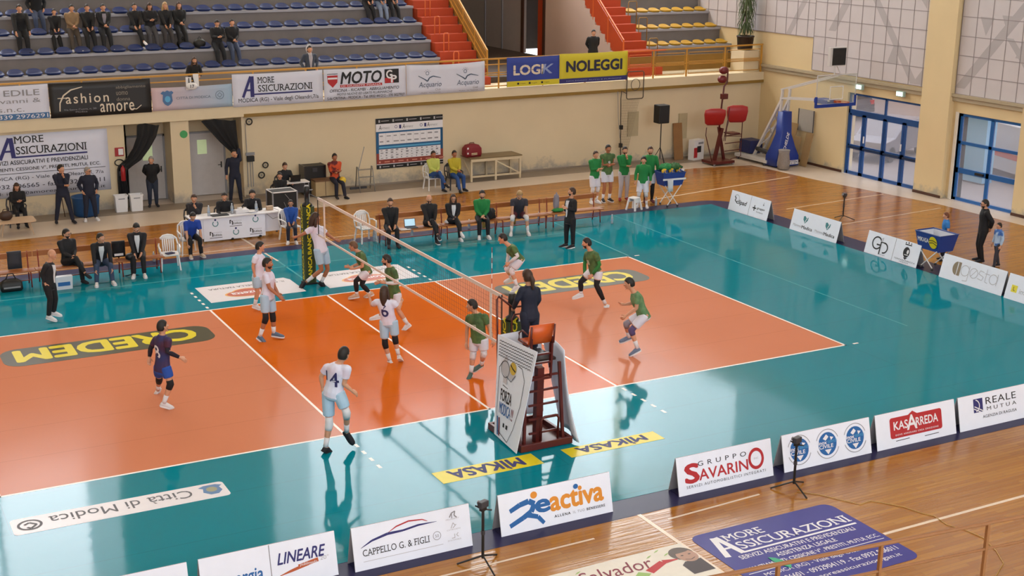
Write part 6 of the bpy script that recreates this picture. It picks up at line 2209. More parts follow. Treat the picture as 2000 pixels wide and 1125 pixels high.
spec(40, 68, 2, 'large spectator in black jacket leaning forward at the left edge of the stand', 'knees', '141418', '141418', lean=12, girth=1.2, H=1.85)
spec(72, 30, 3, 'spectator in black jacket and jeans cut by the top picture edge on the left', 'pocket', '141418', '3a4560')
spec(108, 70, 2, 'small spectator in black between the large man and the tan jacket', 'lap', '16161a', '121216', H=1.5)
spec(142, 66, 2, 'spectator in tan jacket and brown trousers with white shoes', 'clasp', '8a7054', '4a4038', shoes=C_SHWH)
spec(172, 64, 2, 'spectator in black right of the tan jacket', 'lap', '141418', '1a1a1e')
spec(203, 62, 2, 'spectator in dark jacket over grey shirt with white shoes', 'clasp', '1c1c20', '1a1a1e', shoes=C_SHWH, open_front=C_GREYK)
spec(264, 63, 2, 'spectator in black with white collar, legs crossed, left of the long haired pair', 'lap', '141418', '141418', cross=True, shoes=C_SHWH)
spec(293, 60, 2, 'long haired spectator in black and grey trousers looking at hands', 'phone', '18181c', '4a484c', hairx=('brown', 'long'), pitch=-.3)
spec(323, 58, 2, 'blond long haired spectator in black', 'lap', '18181c', '3a3638', hairx=('blond', 'long'))
spec(350, 57, 2, 'spectator with hood of hair, black coat, right end of the group of four', 'clasp', '141416', '18181c', hairx=('brown', 'long'))
spec(424, 90, 1, 'spectator in black looking at a phone, left of the seated pair', 'phone', '15151a', '15151a', pitch=-.3)
spec(453, 88, 1, 'spectator in black jacket and jeans, right of the seated pair', 'clasp', '15151a', '38425c')
spec(716, 4, 3, 'spectator in black at the left of three cut by the top edge beside the stair', 'lap', '15151a', '15151a')
spec(741, 4, 3, 'spectator in pale blue jeans in the middle of three beside the stair', 'lap', '3c4658', '7d8aa4')
spec(764, 4, 3, 'spectator in black with white shoes at the right of three beside the stair', 'lap', '15151a', '17171c', shoes=C_SHWH)
p = WY(380, 150, 17.4)
pose_person('bearded spectator in black leaning over the balcony rail with a white cloth', Vector((p.x, 17.55, 3.13)), -62, 1.62, arms='hold', lean=18, top=C_BLK, sleeve=1.9, bottom=('pants', C_BLK), shoes=C_SHBK, hair=('brown', 'long'), beard='dark', vox=.013)
p = WY(605, 130, 17.6)
pose_person('hooded spectator in grey hoodie and dark jacket standing behind the balcony rail', Vector((p.x, 17.6, 3.15)), -62, 1.78, arms='pocket', top=cloth('slate jacket', '39404e'), sleeve=1.9, bottom=('pants', C_NAVY), shoes=C_SHBK, hair=('dark', 'short'), hood=cloth('pale grey hood', 'b5aeb0'), open_front=cloth('pale grey hoodie', 'a49ea4'), vox=.013)
# things hung on the rail and left on the seats
p = WY(374, 168, 16.75)
t = thing('white_bag', 'white rounded bag with a dark mark hanging over the railing', 'bag', (p.x, 16.72, p.z))
MB().ball((0, 0, 0), .19, .07, .12, 16, 10).build('pouch', M_WHITEP, t, True)
MB().tube([(-.08, 0, .1), (-.06, .1, .3), (.06, .1, .3), (.08, 0, .1)], .015, 6).build('strap', M_BLACK, t)
o = text(t, '17', (-.06, -.05, .06, .05), INK, z=0, bold=.03)
o.matrix_local = Matrix(((1, 0, 0, 0), (0, 0, -1, -.075), (0, 1, 0, 0), (0, 0, 0, 1)))
for (u, v, lab, m) in ((367, 158, 'white towel hanging from the rail left of the bearded spectator', 0), (381, 152, 'narrow white scarf hanging from the rail in front of the bearded spectator', 1)):
    p = WY(u, v, 16.88)
    tag(MB().loft([[Vector((x, y, z)) for x, y in ((-.09, -.012), (.09, -.012), (.09, .012), (-.09, .012))] for z in (-.28, -.1, .05, .13)]).build('towel' if not m else 'scarf', M_WHITEP, None, loc=(p.x, 16.80, p.z)), lab, 'towel' if not m else 'scarf')
for (u, v, k, lab) in ((390, 88, 1, 'black bag left on a seat of the second row'), (357, 76, 2, 'black rucksack left at the feet of the group of four')):
    y = 19.2 + .8 * k + (.1 if k == 1 else -.15)
    p = WY(u, v, y)
    z = 4.1 + .575 * k + .06 if k == 1 else 4.1 + .575 * (k - 1) + .02
    t = thing('bag', lab, 'bag', (p.x, y, z))
    MB().ball((0, 0, .15), .22, .14, .17, 14, 9).build('sack', M_BLACK, t, True)
    MB().tube([(-.08, 0, .28), (0, 0, .38), (.08, 0, .28)], .015, 6).build('handle', M_BLACK, t)

# ------------------------------------------------------------------ benches, chairs, tables
M_REDST = mat('red steel', '7d2416', .4, .05)
M_WOODB = mat('varnished bench wood', '9a5a2c', .35, .12, 4)


def bench(label, x0, x1, y, back=True):
    t = thing('team_bench', label, 'bench', ((x0 + x1) / 2, y, 0))
    w = (x1 - x0) / 2
    MB().box(-w, w, -.18, .16, .40, .435).build('seat', M_WOODB, t, bevel=.006)
    MB().box(-w, w, .27, .30, .70, .84).build('backrest', M_WOODB, t, bevel=.006)
    for x in (-w + .12, w - .12):
        MB().tube([(x, -.17, .0), (x, -.15, .38), (x, .2, .38), (x, .24, .42), (x, .29, .86)], .018, 6).build('leg', M_REDST, t, True)
        MB().tube([(x, .22, .40), (x, .3, .0)], .018, 6).build('leg', M_REDST, t, True)
    MB().bar((-w + .12, .0, .16), (w - .12, .0, .16), .025).build('stretcher', M_REDST, t)
    return t


for i, (x0, x1, lab) in enumerate(((-8.3, -6.32, 'red framed bench at the left picture edge'), (-6.3, -4.3, 'red framed bench behind the two staff left of the jacket'), (-4.28, -3.05, 'short red framed bench under the staff member writing'))):
    bench(lab, x0, x1, 8.62)
for i, (x0, x1, lab) in enumerate(((3.2, 5.15, 'red framed bench with the laptop on it'), (5.17, 7.0, 'red framed bench under the green jacketed player'), (7.02, 8.75, 'red framed bench under the bending fair haired player'), (8.77, 10.7, 'empty red framed bench at the right end with a green cloth on it'))):
    bench(lab, x0, x1, 8.74)


def plastic_chair(label, loc, rz, m=None):
    m = m or M_WHITEP
    t = thing('plastic_chair', label, 'chair', loc, rz)
    sb = MB().loft([rrpts(.22, .21, .40), rrpts(.235, .225, .42), rrpts(.235, .225, .437), rrpts(.20, .19, .432)])
    sb.build('seat', m, t, True)
    back = MB()
    for k, x in enumerate((-.14, -.085, -.03, .03, .085, .14)):
        back.hexa([(x - .016, .2, .44), (x + .016, .2, .44), (x + .016, .215, .44), (x - .016, .215, .44), (x - .019, .27, .78), (x + .019, .27, .78), (x + .019, .285, .78), (x - .019, .285, .78)])
    pts = [(-.235, .19, .42), (-.25, .24, .62), (-.22, .275, .78), (-.12, .295, .86), (0, .3, .88), (.12, .295, .86), (.22, .275, .78), (.25, .24, .62), (.235, .19, .42)]
    back.tube(pts, .022, 8)
    back.hexa([(-.2, .268, .76), (.2, .268, .76), (.2, .285, .76), (-.2, .285, .76), (-.12, .285, .86), (.12, .285, .86), (.12, .305, .86), (-.12, .305, .86)])
    back.build('backrest', m, t, True)
    for x in (-1, 1):
        MB().tube([(x * .25, .22, .62), (x * .275, .05, .64), (x * .27, -.16, .63), (x * .25, -.2, .60), (x * .245, -.2, .42)], .021, 8).build('armrest', m, t, True)
        MB().bar((x * .215, -.19, .42), (x * .25, -.24, 0), .045, .035).build('leg', m, t)
        MB().bar((x * .205, .18, .42), (x * .235, .27, 0), .045, .035).build('leg', m, t)
    return t


def rrpts(w, d, z):
    return [Vector((x, y, z)) for x, y in rrect(-w, -d, w, d, .07, 4)]


FR = R(28)
plastic_chair('empty white plastic chair with a dark book on it beside the left bench', (-2.85, 8.75, 0), R(-8))
plastic_chair('white plastic chair under the official in blue shirt left of the scorers table', (-1.95, 10.2, 0), R(-2))
plastic_chair('white plastic chair under the line judge child in blue', (1.12, 10.48, 0), R(10))
plastic_chair('empty white plastic chair left of the right bench', (3.02, 9.35, 0), R(5))
plastic_chair('white plastic chair under the rescue volunteer with crossed legs', (8.02, 15.55, 0), R(0))
plastic_chair('dark plastic chair under the second rescue volunteer', (8.74, 15.32, 0), R(0), M_DKGREY)
for (x, y, lab) in ((-1.28, 12.02, 'dark chair under the scorer with hand at the face'), (-.41, 11.9, 'dark chair under the middle scorer'), (.43, 11.9, 'dark chair under the curly haired scorer'), (2.74, 15.82, 'dark chair under the laptop operator'), (2.14, 14.42, 'dark chair behind the black equipment case'), (-5.7, 15.85, 'dark chair under the long haired woman')):
    plastic_chair(lab, (x, y, 0), 0, M_DKGREY)
t = thing('book', 'dark blue book lying on the empty white chair by the left bench', 'book', (-2.85, 8.70, .44), R(20))
MB().box(-.11, .11, -.08, .08, 0, .02).build('cover', M_NAVY, t)
MB().box(-.105, .108, -.076, .076, .003, .017).build('pages', M_WHITE, t)

# scorers table
t = thing('scorers_table', 'scorers table with white printed front panels', 'table', (0, 11.15, 0))
MB().box(-1.62, 1.18, .0, .62, .71, .75).build('table_top', M_WHITE, t, bevel=.005)
fp = MB().box(0, 1.84, 0, .72, -.012, 0).build('front_panel', M_BOARD, t)
fp.rotation_euler = (R(90), 0, 0)
fp.location = (-1.24, .08, .04)
MB().box(-1.6, -1.24, .1, .12, .12, .74).build('side_panel', M_BOARD, t)
MB().box(.62, 1.15, .24, .26, .12, .74).build('side_panel', M_BOARD, t)
for x in (-1.55, 1.1):
    for y in (.18, .55):
        MB().bar((x, y, 0), (x, y, .71), .04).build('leg', M_DKGREY, t)
for x, y in ((.35, .5), (1.55, .52), (.95, .2)):
    mark(fp, ring(x, y, .065, .09, a0=130, a1=410), INKT, z=.003)
    mark(fp, [circ(x, y + .11, .03)], INKN, z=.003)
for x, y in ((.95, .5), (.35, .2), (1.55, .2)):
    mark(fp, [rect(x - .18, y - .04, x - .15, y + .07), rect(x - .15, y + .04, x - .13, y + .07), rect(x - .11, y - .08, x - .08, y + .04), rect(x - .13, y + .02, x - .08, y + .04)], INK, z=.003)
    text(fp, 'PROFESSIONE', (x - .06, y + .02, x + .18, y + .05), INKL, z=.003)
    text(fp, 'Edilizia', (x - .07, y - .07, x + .18, y - .01), INK, z=.003, bold=.02)
    mark(fp, [rect(x - .18, y - .125, x + .19, y - .11)], INK, z=.003)


def bottle(label, loc, big=1.0, m=None, cat='bottle', group=None):
    t = thing('water_bottle', label, cat, loc, 0, group)
    s = big
    MB().lathe((0, 0, 0), [(.02 * s, 0), (.04 * s, .005), (.042 * s, .06 * s), (.038 * s, .1 * s), (.042 * s, .14 * s), (.04 * s, .2 * s), (.02 * s, .25 * s), (.014 * s, .27 * s)], 12).build('bottle_body', m or mat('clear bottle', 'b4bcc6', .15, .03, alpha=.75), t, True)
    MB().cyl((0, 0, .27 * s), .016 * s, .025 * s, 10).build('cap', mat('bottle cap', 'd8dce4', .4), t)
    MB().cyl((0, 0, .1 * s), .0415 * s, .05 * s, 12).build('label_band', mat('bottle label', '8fa4c0', .5), t)
    return t


ZT2 = .752
for x, lab in ((-1.02, 'clear water bottle at the left end of the scorers table'), (-.33, 'clear water bottle before the middle scorer'), (.4, 'clear water bottle before the curly haired scorer')):
    bottle(lab, (x, 11.4, ZT2), 1.05)
t = thing('card_box', 'white flat box with papers on the scorers table', 'box', (-.05, 11.42, ZT2), R(6))
MB().box(-.2, .2, -.1, .1, 0, .1).build('carton', M_WHITE, t)
MB().box(-.1, .02, -.04, .05, .1, .16).build('paper_stack', M_WHITEP, t)
tag(MB().box(-.25, .25, -.13, .13, 0, .02).build('tablet', M_BLACK, None, loc=(-.72, 11.35, ZT2)), 'flat dark tablet on the scorers table', 'tablet')
tag(MB().lathe((0, 0, 0), [(.1, 0), (.16, .02), (.2, .035), (.19, .03), (.1, .012)], 18).build('plate', M_WHITEP, None, True, (.22, 11.4, ZT2)), 'white plate on the scorers table', 'plate')
t = thing('table_lamp', 'small beige device with cable at the right end of the scorers table', 'device', (.82, 11.45, ZT2))
MB().box(-.1, .1, -.06, .06, 0, .12).build('casing', mat('beige plastic', 'b59a80', .5), t, bevel=.01)
MB().tube([(.1, -.06, .05), (.2, -.2, .02), (.28, -.26, -.15), (.0, -.27, -.22), (-.18, -.26, -.05)], .006, 6).build('cable', M_BLACK, t)
tag(MB().cyl((0, 0, 0), .04, .11, 12, .045).build('paper_cup', M_WHITEP, None, loc=(.12, 11.6, ZT2)), 'white paper cup on the scorers table', 'cup')

# black equipment case with a white edge
t = thing('equipment_case', 'black equipment case with white edges behind the line judge child', 'case', (1.75, 13.1, 0))
MB().box(-.38, .38, -.3, .3, .06, .95).build('case_body', M_BLACK, t, bevel=.01)
for x in (-.39, .39):
    for y in (-.31, .31):
        MB().box(x - .02, x + .02, y - .02, y + .02, .06, .97).build('edge_strip', M_GREY, t)
MB().tube([(-.39, -.31, .96), (.39, -.31, .96), (.39, .31, .96), (-.39, .31, .96)], .02, 4, closed=True).build('top_edge', M_WHITEP, t)
for x in (-.3, .3):
    MB().ball((x, -.2, .04), .04).build('castor', M_DKGREY, t, True)
mb = MB()
mb.tube([(.0, -.32, .9), (.15, -.36, .7), (.2, -.36, .45), (.05, -.36, .4), (-.05, -.35, .65)], .008, 6)
mb.build('cable', M_GREY, t)

# white desk with laptop, case, wooden box, steps
t = thing('small_desk', 'small white desk with dark legs under the operator laptop', 'desk', (2.95, 15.4, 0))
MB().box(-.45, .45, -.25, .25, .71, .74).build('table_top', M_WHITE, t)
for x in (-.42, .42):
    for y in (-.22, .22):
        MB().bar((x, y, 0), (x, y, .71), .03).build('leg', M_GREY, t)
MB().box(-.42, .42, .2, .22, .3, .6).build('modesty_panel', M_DKGREY, t)


def laptop(label, loc, rz, screen=None):
    t = thing('laptop', label, 'laptop', loc, rz)
    MB().box(-.17, .17, -.12, .12, 0, .018).build('keyboard_deck', M_DKGREY, t)
    l = MB().box(-.17, .17, 0, .012, 0, .23).build('lid', M_BLACK, t)
    l.location = (0, .12, .015)
    l.rotation_euler = (R(-15), 0, 0)
    MB().box(-.155, .155, -.004, -.001, .015, .215).build('screen', screen or M_DKGREY, l)
    return t


laptop('dark laptop on the small white desk', (2.95, 15.4, .742), R(180))
laptop('open laptop with bright screen on the right bench', (4.2, 8.72, .437), R(-5), mat('lit screen', 'a9cfe4', .3, 0, emit=.5))
tag(MB().box(-.16, .16, -.11, .11, 0, .006).build('paper_sheet', M_WHITEP, None, loc=(3.95, 8.62, .436)), 'white paper sheet lying beside the laptop on the right bench', 'paper')
t = thing('flight_case', 'tall black flight case with small plate against the far wall', 'case', (4.0, 16.55, 0))
MB().box(-.38, .38, -.25, .25, .05, 1.02).build('case_body', M_BLACK, t, bevel=.012)
MB().box(-.08, .08, -.265, -.25, .82, .95).build('plate', M_DKGREY, t)
for x in (-.37, .37):
    MB().box(x - .02, x + .02, -.27, .27, .05, 1.03).build('edge_strip', mat('steel edge', '3f3c40', .3, metal=.6), t)
M_PLY = mat('pale plywood', 'b39a72', .6, .1, 3)
t = thing('wooden_box', 'low plywood box under the orange steward', 'box', (4.35, 16.1, 0))
MB().box(-.5, .5, -.25, .2, .05, .55).build('box_body', M_PLY, t)
MB().box(-.52, .52, -.28, .22, .55, .6).build('lid', mat('dark wood lid', '6b4a30', .5, .1), t)
for x in (-.15, .18):
    MB().box(x - .008, x + .008, -.256, -.25, .06, .55).build('seam', M_BROWN, t)
tag(MB().ball((0, 0, 0), .12, None, None, 18, 12).build('ball', two_tone('yellow ball', 'd2a122', 'e0c040', 4), None, True), 'yellow ball held before the knees of the orange steward', 'ball').location = G(669, 352, .58)
t = thing('step_ladder', 'grey steel step trestle with a handrail against the far wall', 'step ladder', (5.75, 16.3, 0))
M_STL = mat('grey steel', '8f8c8a', .35, .05, metal=.5)
for x in (-.22, .32):
    MB().tube([(x, -.25, 0), (x + .02, .0, .85), (x + .02, .1, .85), (x + .06, .35, 0)], .016, 6).build('side_frame', M_STL, t, True)
for z, y in ((.25, -.18), (.5, -.1), (.75, -.03)):
    MB().box(-.2, .32, y - .06, y + .06, z, z + .02).build('tread', M_STL, t)
MB().tube([(-.2, -.05, .75), (.05, 0, 1.55)], .014, 6).build('hand_rail', M_STL, t)
MB().box(-.5, .1, -.05, .02, .1, .18).build('cross_bar', M_DKGREY, t)

# long white table with the red rescue bag
t = thing('long_table', 'long white wooden table with diagonal braces and brown top', 'table', (10.85, 16.55, 0))
M_TW = mat('cream table paint', 'cdbb9c', .55, .06)
MB().box(-1.05, 1.05, -.42, .42, .82, .86).build('table_top', mat('brown table top', '7b6748', .4, .1, 3), t, bevel=.004)
MB().box(-1.02, 1.02, -.41, -.37, .72, .82).box(-1.02, 1.02, .37, .41, .72, .82).build('apron', M_TW, t)
for x in (-1.0, -.02, .98):
    for y in (-.37, .37):
        MB().bar((x, y, 0), (x, y, .74), .07).build('leg', M_TW, t)
MB().bar((-1.0, -.37, .18), (1.0, -.37, .18), .06).build('stretcher', M_TW, t)
MB().bar((.0, -.37, .7), (.95, -.37, .2), .05).build('brace', M_TW, t)
MB().bar((-.98, -.3, .2), (-.98, .3, .7), .05).build('brace', M_TW, t)
t = thing('rescue_bag', 'dark red rescue bag with reflective strips on the long white table', 'bag', (10.05, 16.55, .86), R(5))
MB().loft([[Vector((x, y, z)) for x, y in rrect(-w, -d, w, d, .06, 4)] for w, d, z in ((.32, .16, 0), (.34, .18, .1), (.33, .18, .3), (.24, .14, .42), (.1, .08, .46))]).build('bag_body', mat('dark red nylon', '7a1420', .6, .1), t, True)
MB().box(-.12, .12, -.188, -.18, .12, .15).box(-.12, .12, -.188, -.18, .08, .10).build('reflective_strip', mat('pale strip', 'd4c9a4', .4), t)
for z in (.12, .3):
    MB().box(-.3, -.24, -.188, -.18, z, z + .06).build('patch', M_WHITEP, t)
MB().tube([(-.12, 0, .42), (-.08, 0, .5), (.08, 0, .5), (.12, 0, .42)], .014, 6).build('handle', mat('dark red strap', '5a1018', .6), t)

# low table with bag, at the left
t = thing('low_table', 'low beige side table with splayed legs at the left picture edge', 'table', (-5.9, 14.75, 0))
MB().prism(rrect(-.55, -.4, .55, .4, .15), .40, .43).build('table_top', mat('beige table', 'c4a88c', .4, .05), t)
for x in (-1, 1):
    for y in (-1, 1):
        MB().tube([(x * .36, y * .26, .4), (x * .45, y * .33, 0)], [.022, .014], 8).build('leg', mat('beige leg', 'b89b7e', .4, .05), t)
t = thing('handbag', 'dark brown handbag on the low beige table', 'bag', (-6.15, 14.8, .43))
MB().ball((0, 0, .13), .2, .11, .15, 14, 9).build('bag_body', mat('dark brown leather', '3a241a', .5, .1), t, True)
MB().tube([(-.1, 0, .22), (-.05, 0, .33), (.05, 0, .33), (.1, 0, .22)], .012, 6).build('handle', mat('dark brown leather', '3a241a', .5, .1), t)
t = thing('mop_pole', 'thin dark pole leaning against the large white wall banner', 'pole', (-4.2, 16.7, 0))
MB().tube([(0, -.2, 0), (-.06, .2, 1.35)], .014, 8).build('shaft', M_BROWN, t)
t = thing('blue_bin', 'large round blue bin against the far wall behind the two standing men', 'bin', (-3.55, 16.45, 0))
MB().lathe((0, 0, 0), [(.32, 0), (.38, .05), (.42, .55), (.44, .58), (.44, .62), (.38, .62), (.36, .5)], 22).build('bin_body', mat('blue bin plastic', '1d4f86', .45, .06), t, True)
for x, lab, y in ((-2.45, 'white plastic crate left of the two crates under the drape', 16.55), (-1.98, 'white plastic crate right of the two crates by the doorway', 16.5)):
    t = thing('white_crate', lab, 'crate', (x, y, 0))
    MB().loft([[Vector((a, b2, z)) for a, b2 in rrect(-w, -d2, w, d2, .03, 3)] for w, d2, z in ((.18, .13, 0), (.2, .15, .5), (.215, .165, .5), (.215, .165, .54), (.19, .14, .54), (.15, .1, .1))]).build('crate_body', M_WHITEP, t)
    MB().box(-.1, .1, -.165, -.15, .42, .45).build('grip', M_GREY, t)
t = thing('fire_extinguisher', 'red fire extinguisher hung on the wall beside the drape', 'fire extinguisher', (-2.28, 16.72, .95))
MB().lathe((0, 0, 0), [(.05, 0), (.075, .01), (.075, .38), (.05, .44), (.025, .46), (.025, .5)], 14).build('cylinder', mat('extinguisher red', '9a1a20', .35, .05), t, True)
MB().box(-.03, .07, -.02, .02, .5, .55).build('valve', M_BLACK, t)
MB().tube([(.04, 0, .5), (.1, -.03, .4), (.1, -.05, .15)], .012, 6).build('hose', M_BLACK, t, True)
MB().box(-.1, .1, .07, .33, .15, .3).build('wall_bracket', M_DKGREY, t)
t = thing('wall_sign', 'small red and white extinguisher sign on the wall', 'sign', (-2.29, 17.03, 1.84))
MB().box(-.14, .14, -.012, 0, -.14, .14).build('plate', mat('sign red', 'a02428', .5), t)
MB().box(-.03, .12, -.016, -.012, -.1, .1).build('pictogram', M_WHITEP, t)
t = thing('hose_ring', 'dark hose ring on the wall under the red sign', 'hose', (-2.32, 17.0, 1.5))
MB().tube([(.14 * math.cos(R(a)), 0, .1 * math.sin(R(a))) for a in range(0, 360, 24)], .018, 8, closed=True).build('ring', M_BLACK, t, True)
tag(MB().cyl((0, 0, 0), .125, .02, 24).build('green_disc', mat('green disc', '3f9a58', .5, .05), None, loc=(-.20, 17.02, 2.27)), 'green round sign on the pillar between the two drapes', 'sign').rotation_euler = (R(90), 0, 0)


def drape(label, pts, y, tail=None):
    """gathered black cloth swung to one side: rows of (x left, x right, z)"""
    t = thing('black_drape', label, 'curtain', (0, y, 0))
    mb = MB()
    n = 14
    rings = []
    for xl, xr, z in pts:
        ring_ = []
        for i in range(n):
            u = i / (n - 1)
            ring_.append(Vector((lerp1(xl, xr, u), .05 * math.sin(u * 22 + z * 2) - .05, z + .04 * math.sin(u * 5))))
        for i in range(n - 1, -1, -1):
            u = i / (n - 1)
            ring_.append(Vector((lerp1(xl, xr, u), .05 * math.sin(u * 22 + z * 2) - .02, z + .04 * math.sin(u * 5))))
        rings.append(ring_)
    mb.loft(rings).build('cloth', mat('black drape cloth', '121012', .8, .2, 4), t, True)
    return t


def lerp1(a, b, u):
    return a + (b - a) * u


drape('black drape swept down to the left of the doorway', [(-1.72, -1.0, 2.68), (-1.76, -1.12, 2.3), (-1.9, -1.35, 1.95), (-2.15, -1.65, 1.6), (-2.38, -1.95, 1.42), (-2.42, -2.12, 1.3), (-2.43, -2.15, .9), (-2.43, -2.1, .35)], 16.9)
drape('black drape hanging at the right of the doorway behind the man in navy', [(.35, 1.52, 2.68), (.62, 1.54, 2.35), (.95, 1.56, 1.95), (1.25, 1.6, 1.65), (1.4, 1.62, 1.5), (1.42, 1.6, 1.35)], 16.92)

# electrical bits on the far wall right of the drape
t = thing('junction_box', 'dark control box with grey pipes on the far wall right of the drape', 'control box', (1.98, 17.0, 1.3))
MB().box(-.12, .12, -.1, 0, -.08, .1).build('box_body', M_BLACK, t)
for x in (-.1, 0, .08):
    MB().tube([(x, 0, -.08), (x, 0, -.95)], .014, 6).build('pipe', M_GREY, t)
MB().tube([(-.1, 0, .1), (-.12, 0, 1.2)], .012, 6).build('pipe', M_GREY, t)
MB().box(-.15, .15, -.05, 0, .12, .22).build('terminal', M_GREY, t)
for (x, z, r, lab) in ((2.35, .72, .1, 'small black reel on the far wall lower right of the control box'), (2.5, 1.05, .09, 'small dark bulkhead lamp on the far wall right of the control box'), (2.0, 2.55, .1, 'black ring fitting under the balcony right of the drape')):
    t = thing('wall_reel', lab, 'wall fitting', (x, 17.02, z))
    MB().tube([(r * math.cos(R(a)), -.03, r * math.sin(R(a))) for a in range(0, 360, 24)], .022, 8, closed=True).build('ring', M_BLACK, t, True)
    MB().box(-.02, .02, -.04, 0, -.02, .02).build('hub', M_GREY, t)

# items along the benches
t = thing('grey_jacket', 'dark grey jacket hung over the backrest of the left bench', 'jacket', (-6.75, 8.92, 0))
MB().loft([[Vector((x, y, z)) for x, y in ((-.17, -.05), (.17, -.05), (.17, .05), (-.17, .05))] for z in (.42, .6, .8, .87)]).build('cloth', cloth('charcoal jacket', '34333a'), t, True)
t = thing('folded_jacket', 'black and white jacket hung on the bench between two staff', 'jacket', (-4.15, 8.86, 0))
MB().loft([[Vector((x, y, z)) for x, y in ((-.16, -.05), (.16, -.05), (.17, .05), (-.17, .05))] for z in (.46, .65, .82, .88)]).build('cloth', C_BLK, t, True)
MB().box(-.13, .1, -.07, -.052, .5, .56).build('white_trim', M_WHITEP, t)
t = thing('shoe_pair_stand', 'black wire stand with a helmet-like black bag before the left bench', 'stand', (-3.95, 8.4, 0))
MB().tube([(0, 0, 0), (0, 0, .48)], .018, 8).build('pole', M_BLACK, t)
for a in (20, 140, 260):
    MB().tube([(0, 0, .06), (.22 * math.cos(R(a)), .22 * math.sin(R(a)), 0)], .012, 6).build('foot', M_BLACK, t)
MB().ball((0, .02, .54), .14, .11, .1, 12, 8).build('pouch', M_BLACK, t, True)
t = thing('sports_bag', 'dark sports bag at the left picture edge below the bench', 'bag', (-6.95, 8.35, 0))
MB().loft([[Vector((x, y, z)) for x, y in rrect(-w, -d2, w, d2, .06, 4)] for w, d2, z in ((.24, .13, 0), (.27, .15, .06), (.26, .14, .22), (.16, .08, .3))]).build('bag_body', M_BLACK, t, True)
MB().box(-.2, .2, -.16, -.148, .1, .14).build('pocket_trim', M_GREY, t)
MB().tube([(-.12, 0, .3), (-.06, 0, .44), (.06, 0, .44), (.12, 0, .3)], .016, 6).build('handle', M_BLACK, t)
t = thing('paper_bag', 'white printed shopping bag standing beside the bald coach', 'bag', (-5.75, 7.95, 0))
MB().hexa([(-.2, -.08, 0), (.2, -.08, 0), (.2, .08, 0), (-.2, .08, 0), (-.22, -.09, .34), (.22, -.09, .34), (.22, .09, .34), (-.22, .09, .34)]).build('bag_body', mat('white carrier', 'c9cdd6', .5, .05), t)
MB().box(-.15, .15, -.088, -.082, .1, .2).build('print', INKB, t)
for i, (u, v, lab) in enumerate(((1195, 437, 'water bottle on the floor beside the coach in dark suit'), (805, 462, 'water bottle on the floor under the bench with the laptop'), (732, 472, 'large clear bottle beside the empty white chair left of the right bench'), (916, 447, 'water bottle on the floor left of the green jacketed player'), (1052, 432, 'water bottle on the floor under the empty right bench'), (1281, 402, 'clear water bottle on the floor under the ball cart with flags'), (301, 512, 'small bottle on the floor right of the left bench'), (1086, 428, 'water bottle on the floor at the right end of the benches'))):
    p = G(u, v)
    bottle(lab, (p.x, p.y, .004), 1.0 if i != 2 else 1.4)
for i, (u, v, lab) in enumerate(((945, 448, 'gold drink flask on the floor between the feet of the green jacketed player'), (1004, 438, 'gold drink flask on the floor before the bending fair haired player'))):
    p = G(u, v)
    t = thing('drink_flask', lab, 'flask', (p.x, p.y, .004))
    MB().lathe((0, 0, 0), [(.05, 0), (.055, .01), (.055, .2), (.035, .25), (.035, .29)], 12).build('flask_body', mat('gold flask', '9a7a3a', .3, .05, metal=.4), t, True)
    MB().cyl((0, 0, .29), .025, .04, 10).build('cap', M_BLACK, t)
for (u, v, lab, m, rr2) in ((1070, 402, 'crumpled green cloth on the empty right bench', C_GREEN, (.2, .13, .06)), (908, 405, 'black jackets heaped on the bench beside the long haired staff member', C_BLK, (.25, .16, .2)), (868, 428, 'white towel on the bench between two staff', C_WHT, (.13, .1, .06)), (958, 424, 'black bag with white trim on the bench beside the green jacketed player', C_BLK, (.2, .1, .07)), (1030, 385, 'grey towel hung on the bench behind the bending fair haired player', C_GREYK, (.1, .06, .28))):
    p = G(u, v, .5)
    y = 8.78
    z = .437 + rr2[2] * .85
    if rr2[2] > .25:
        y, z = 9.0, .70
    o = MB().ball((0, 0, 0), 1, n=18, m=12, fn=lambda d, q=rr2: Vector((d.x * q[0] * (1 + .18 * math.sin(d.y * 7 + d.z * 5)), d.y * q[1] * (1 + .15 * math.sin(d.x * 8)), d.z * q[2] * (1 + .15 * math.sin(d.x * 9 + 1))))).build('folded_cloth', m, None, True)
    o.location = (p.x, y, z)
    tag(o, lab, 'cloth')

# white stool and the ball cart with flags
p = G(1238, 410)
t = thing('plastic_stool', 'white plastic stool at the edge of the court before the reserves', 'stool', (p.x, p.y, .004), R(20))
MB().prism(rrect(-.15, -.15, .15, .15, .04), .38, .42).build('seat', M_WHITEP, t, bevel=.01)
for x in (-1, 1):
    for y in (-1, 1):
        MB().bar((x * .12, y * .12, .38), (x * .18, y * .18, 0), .055, .04).build('leg', M_WHITEP, t)
for sgn in (-1, 1):
    MB().box(-.13, .13, sgn * .13 - .012, sgn * .13 + .012, .26, .38).build('apron', M_WHITEP, t)


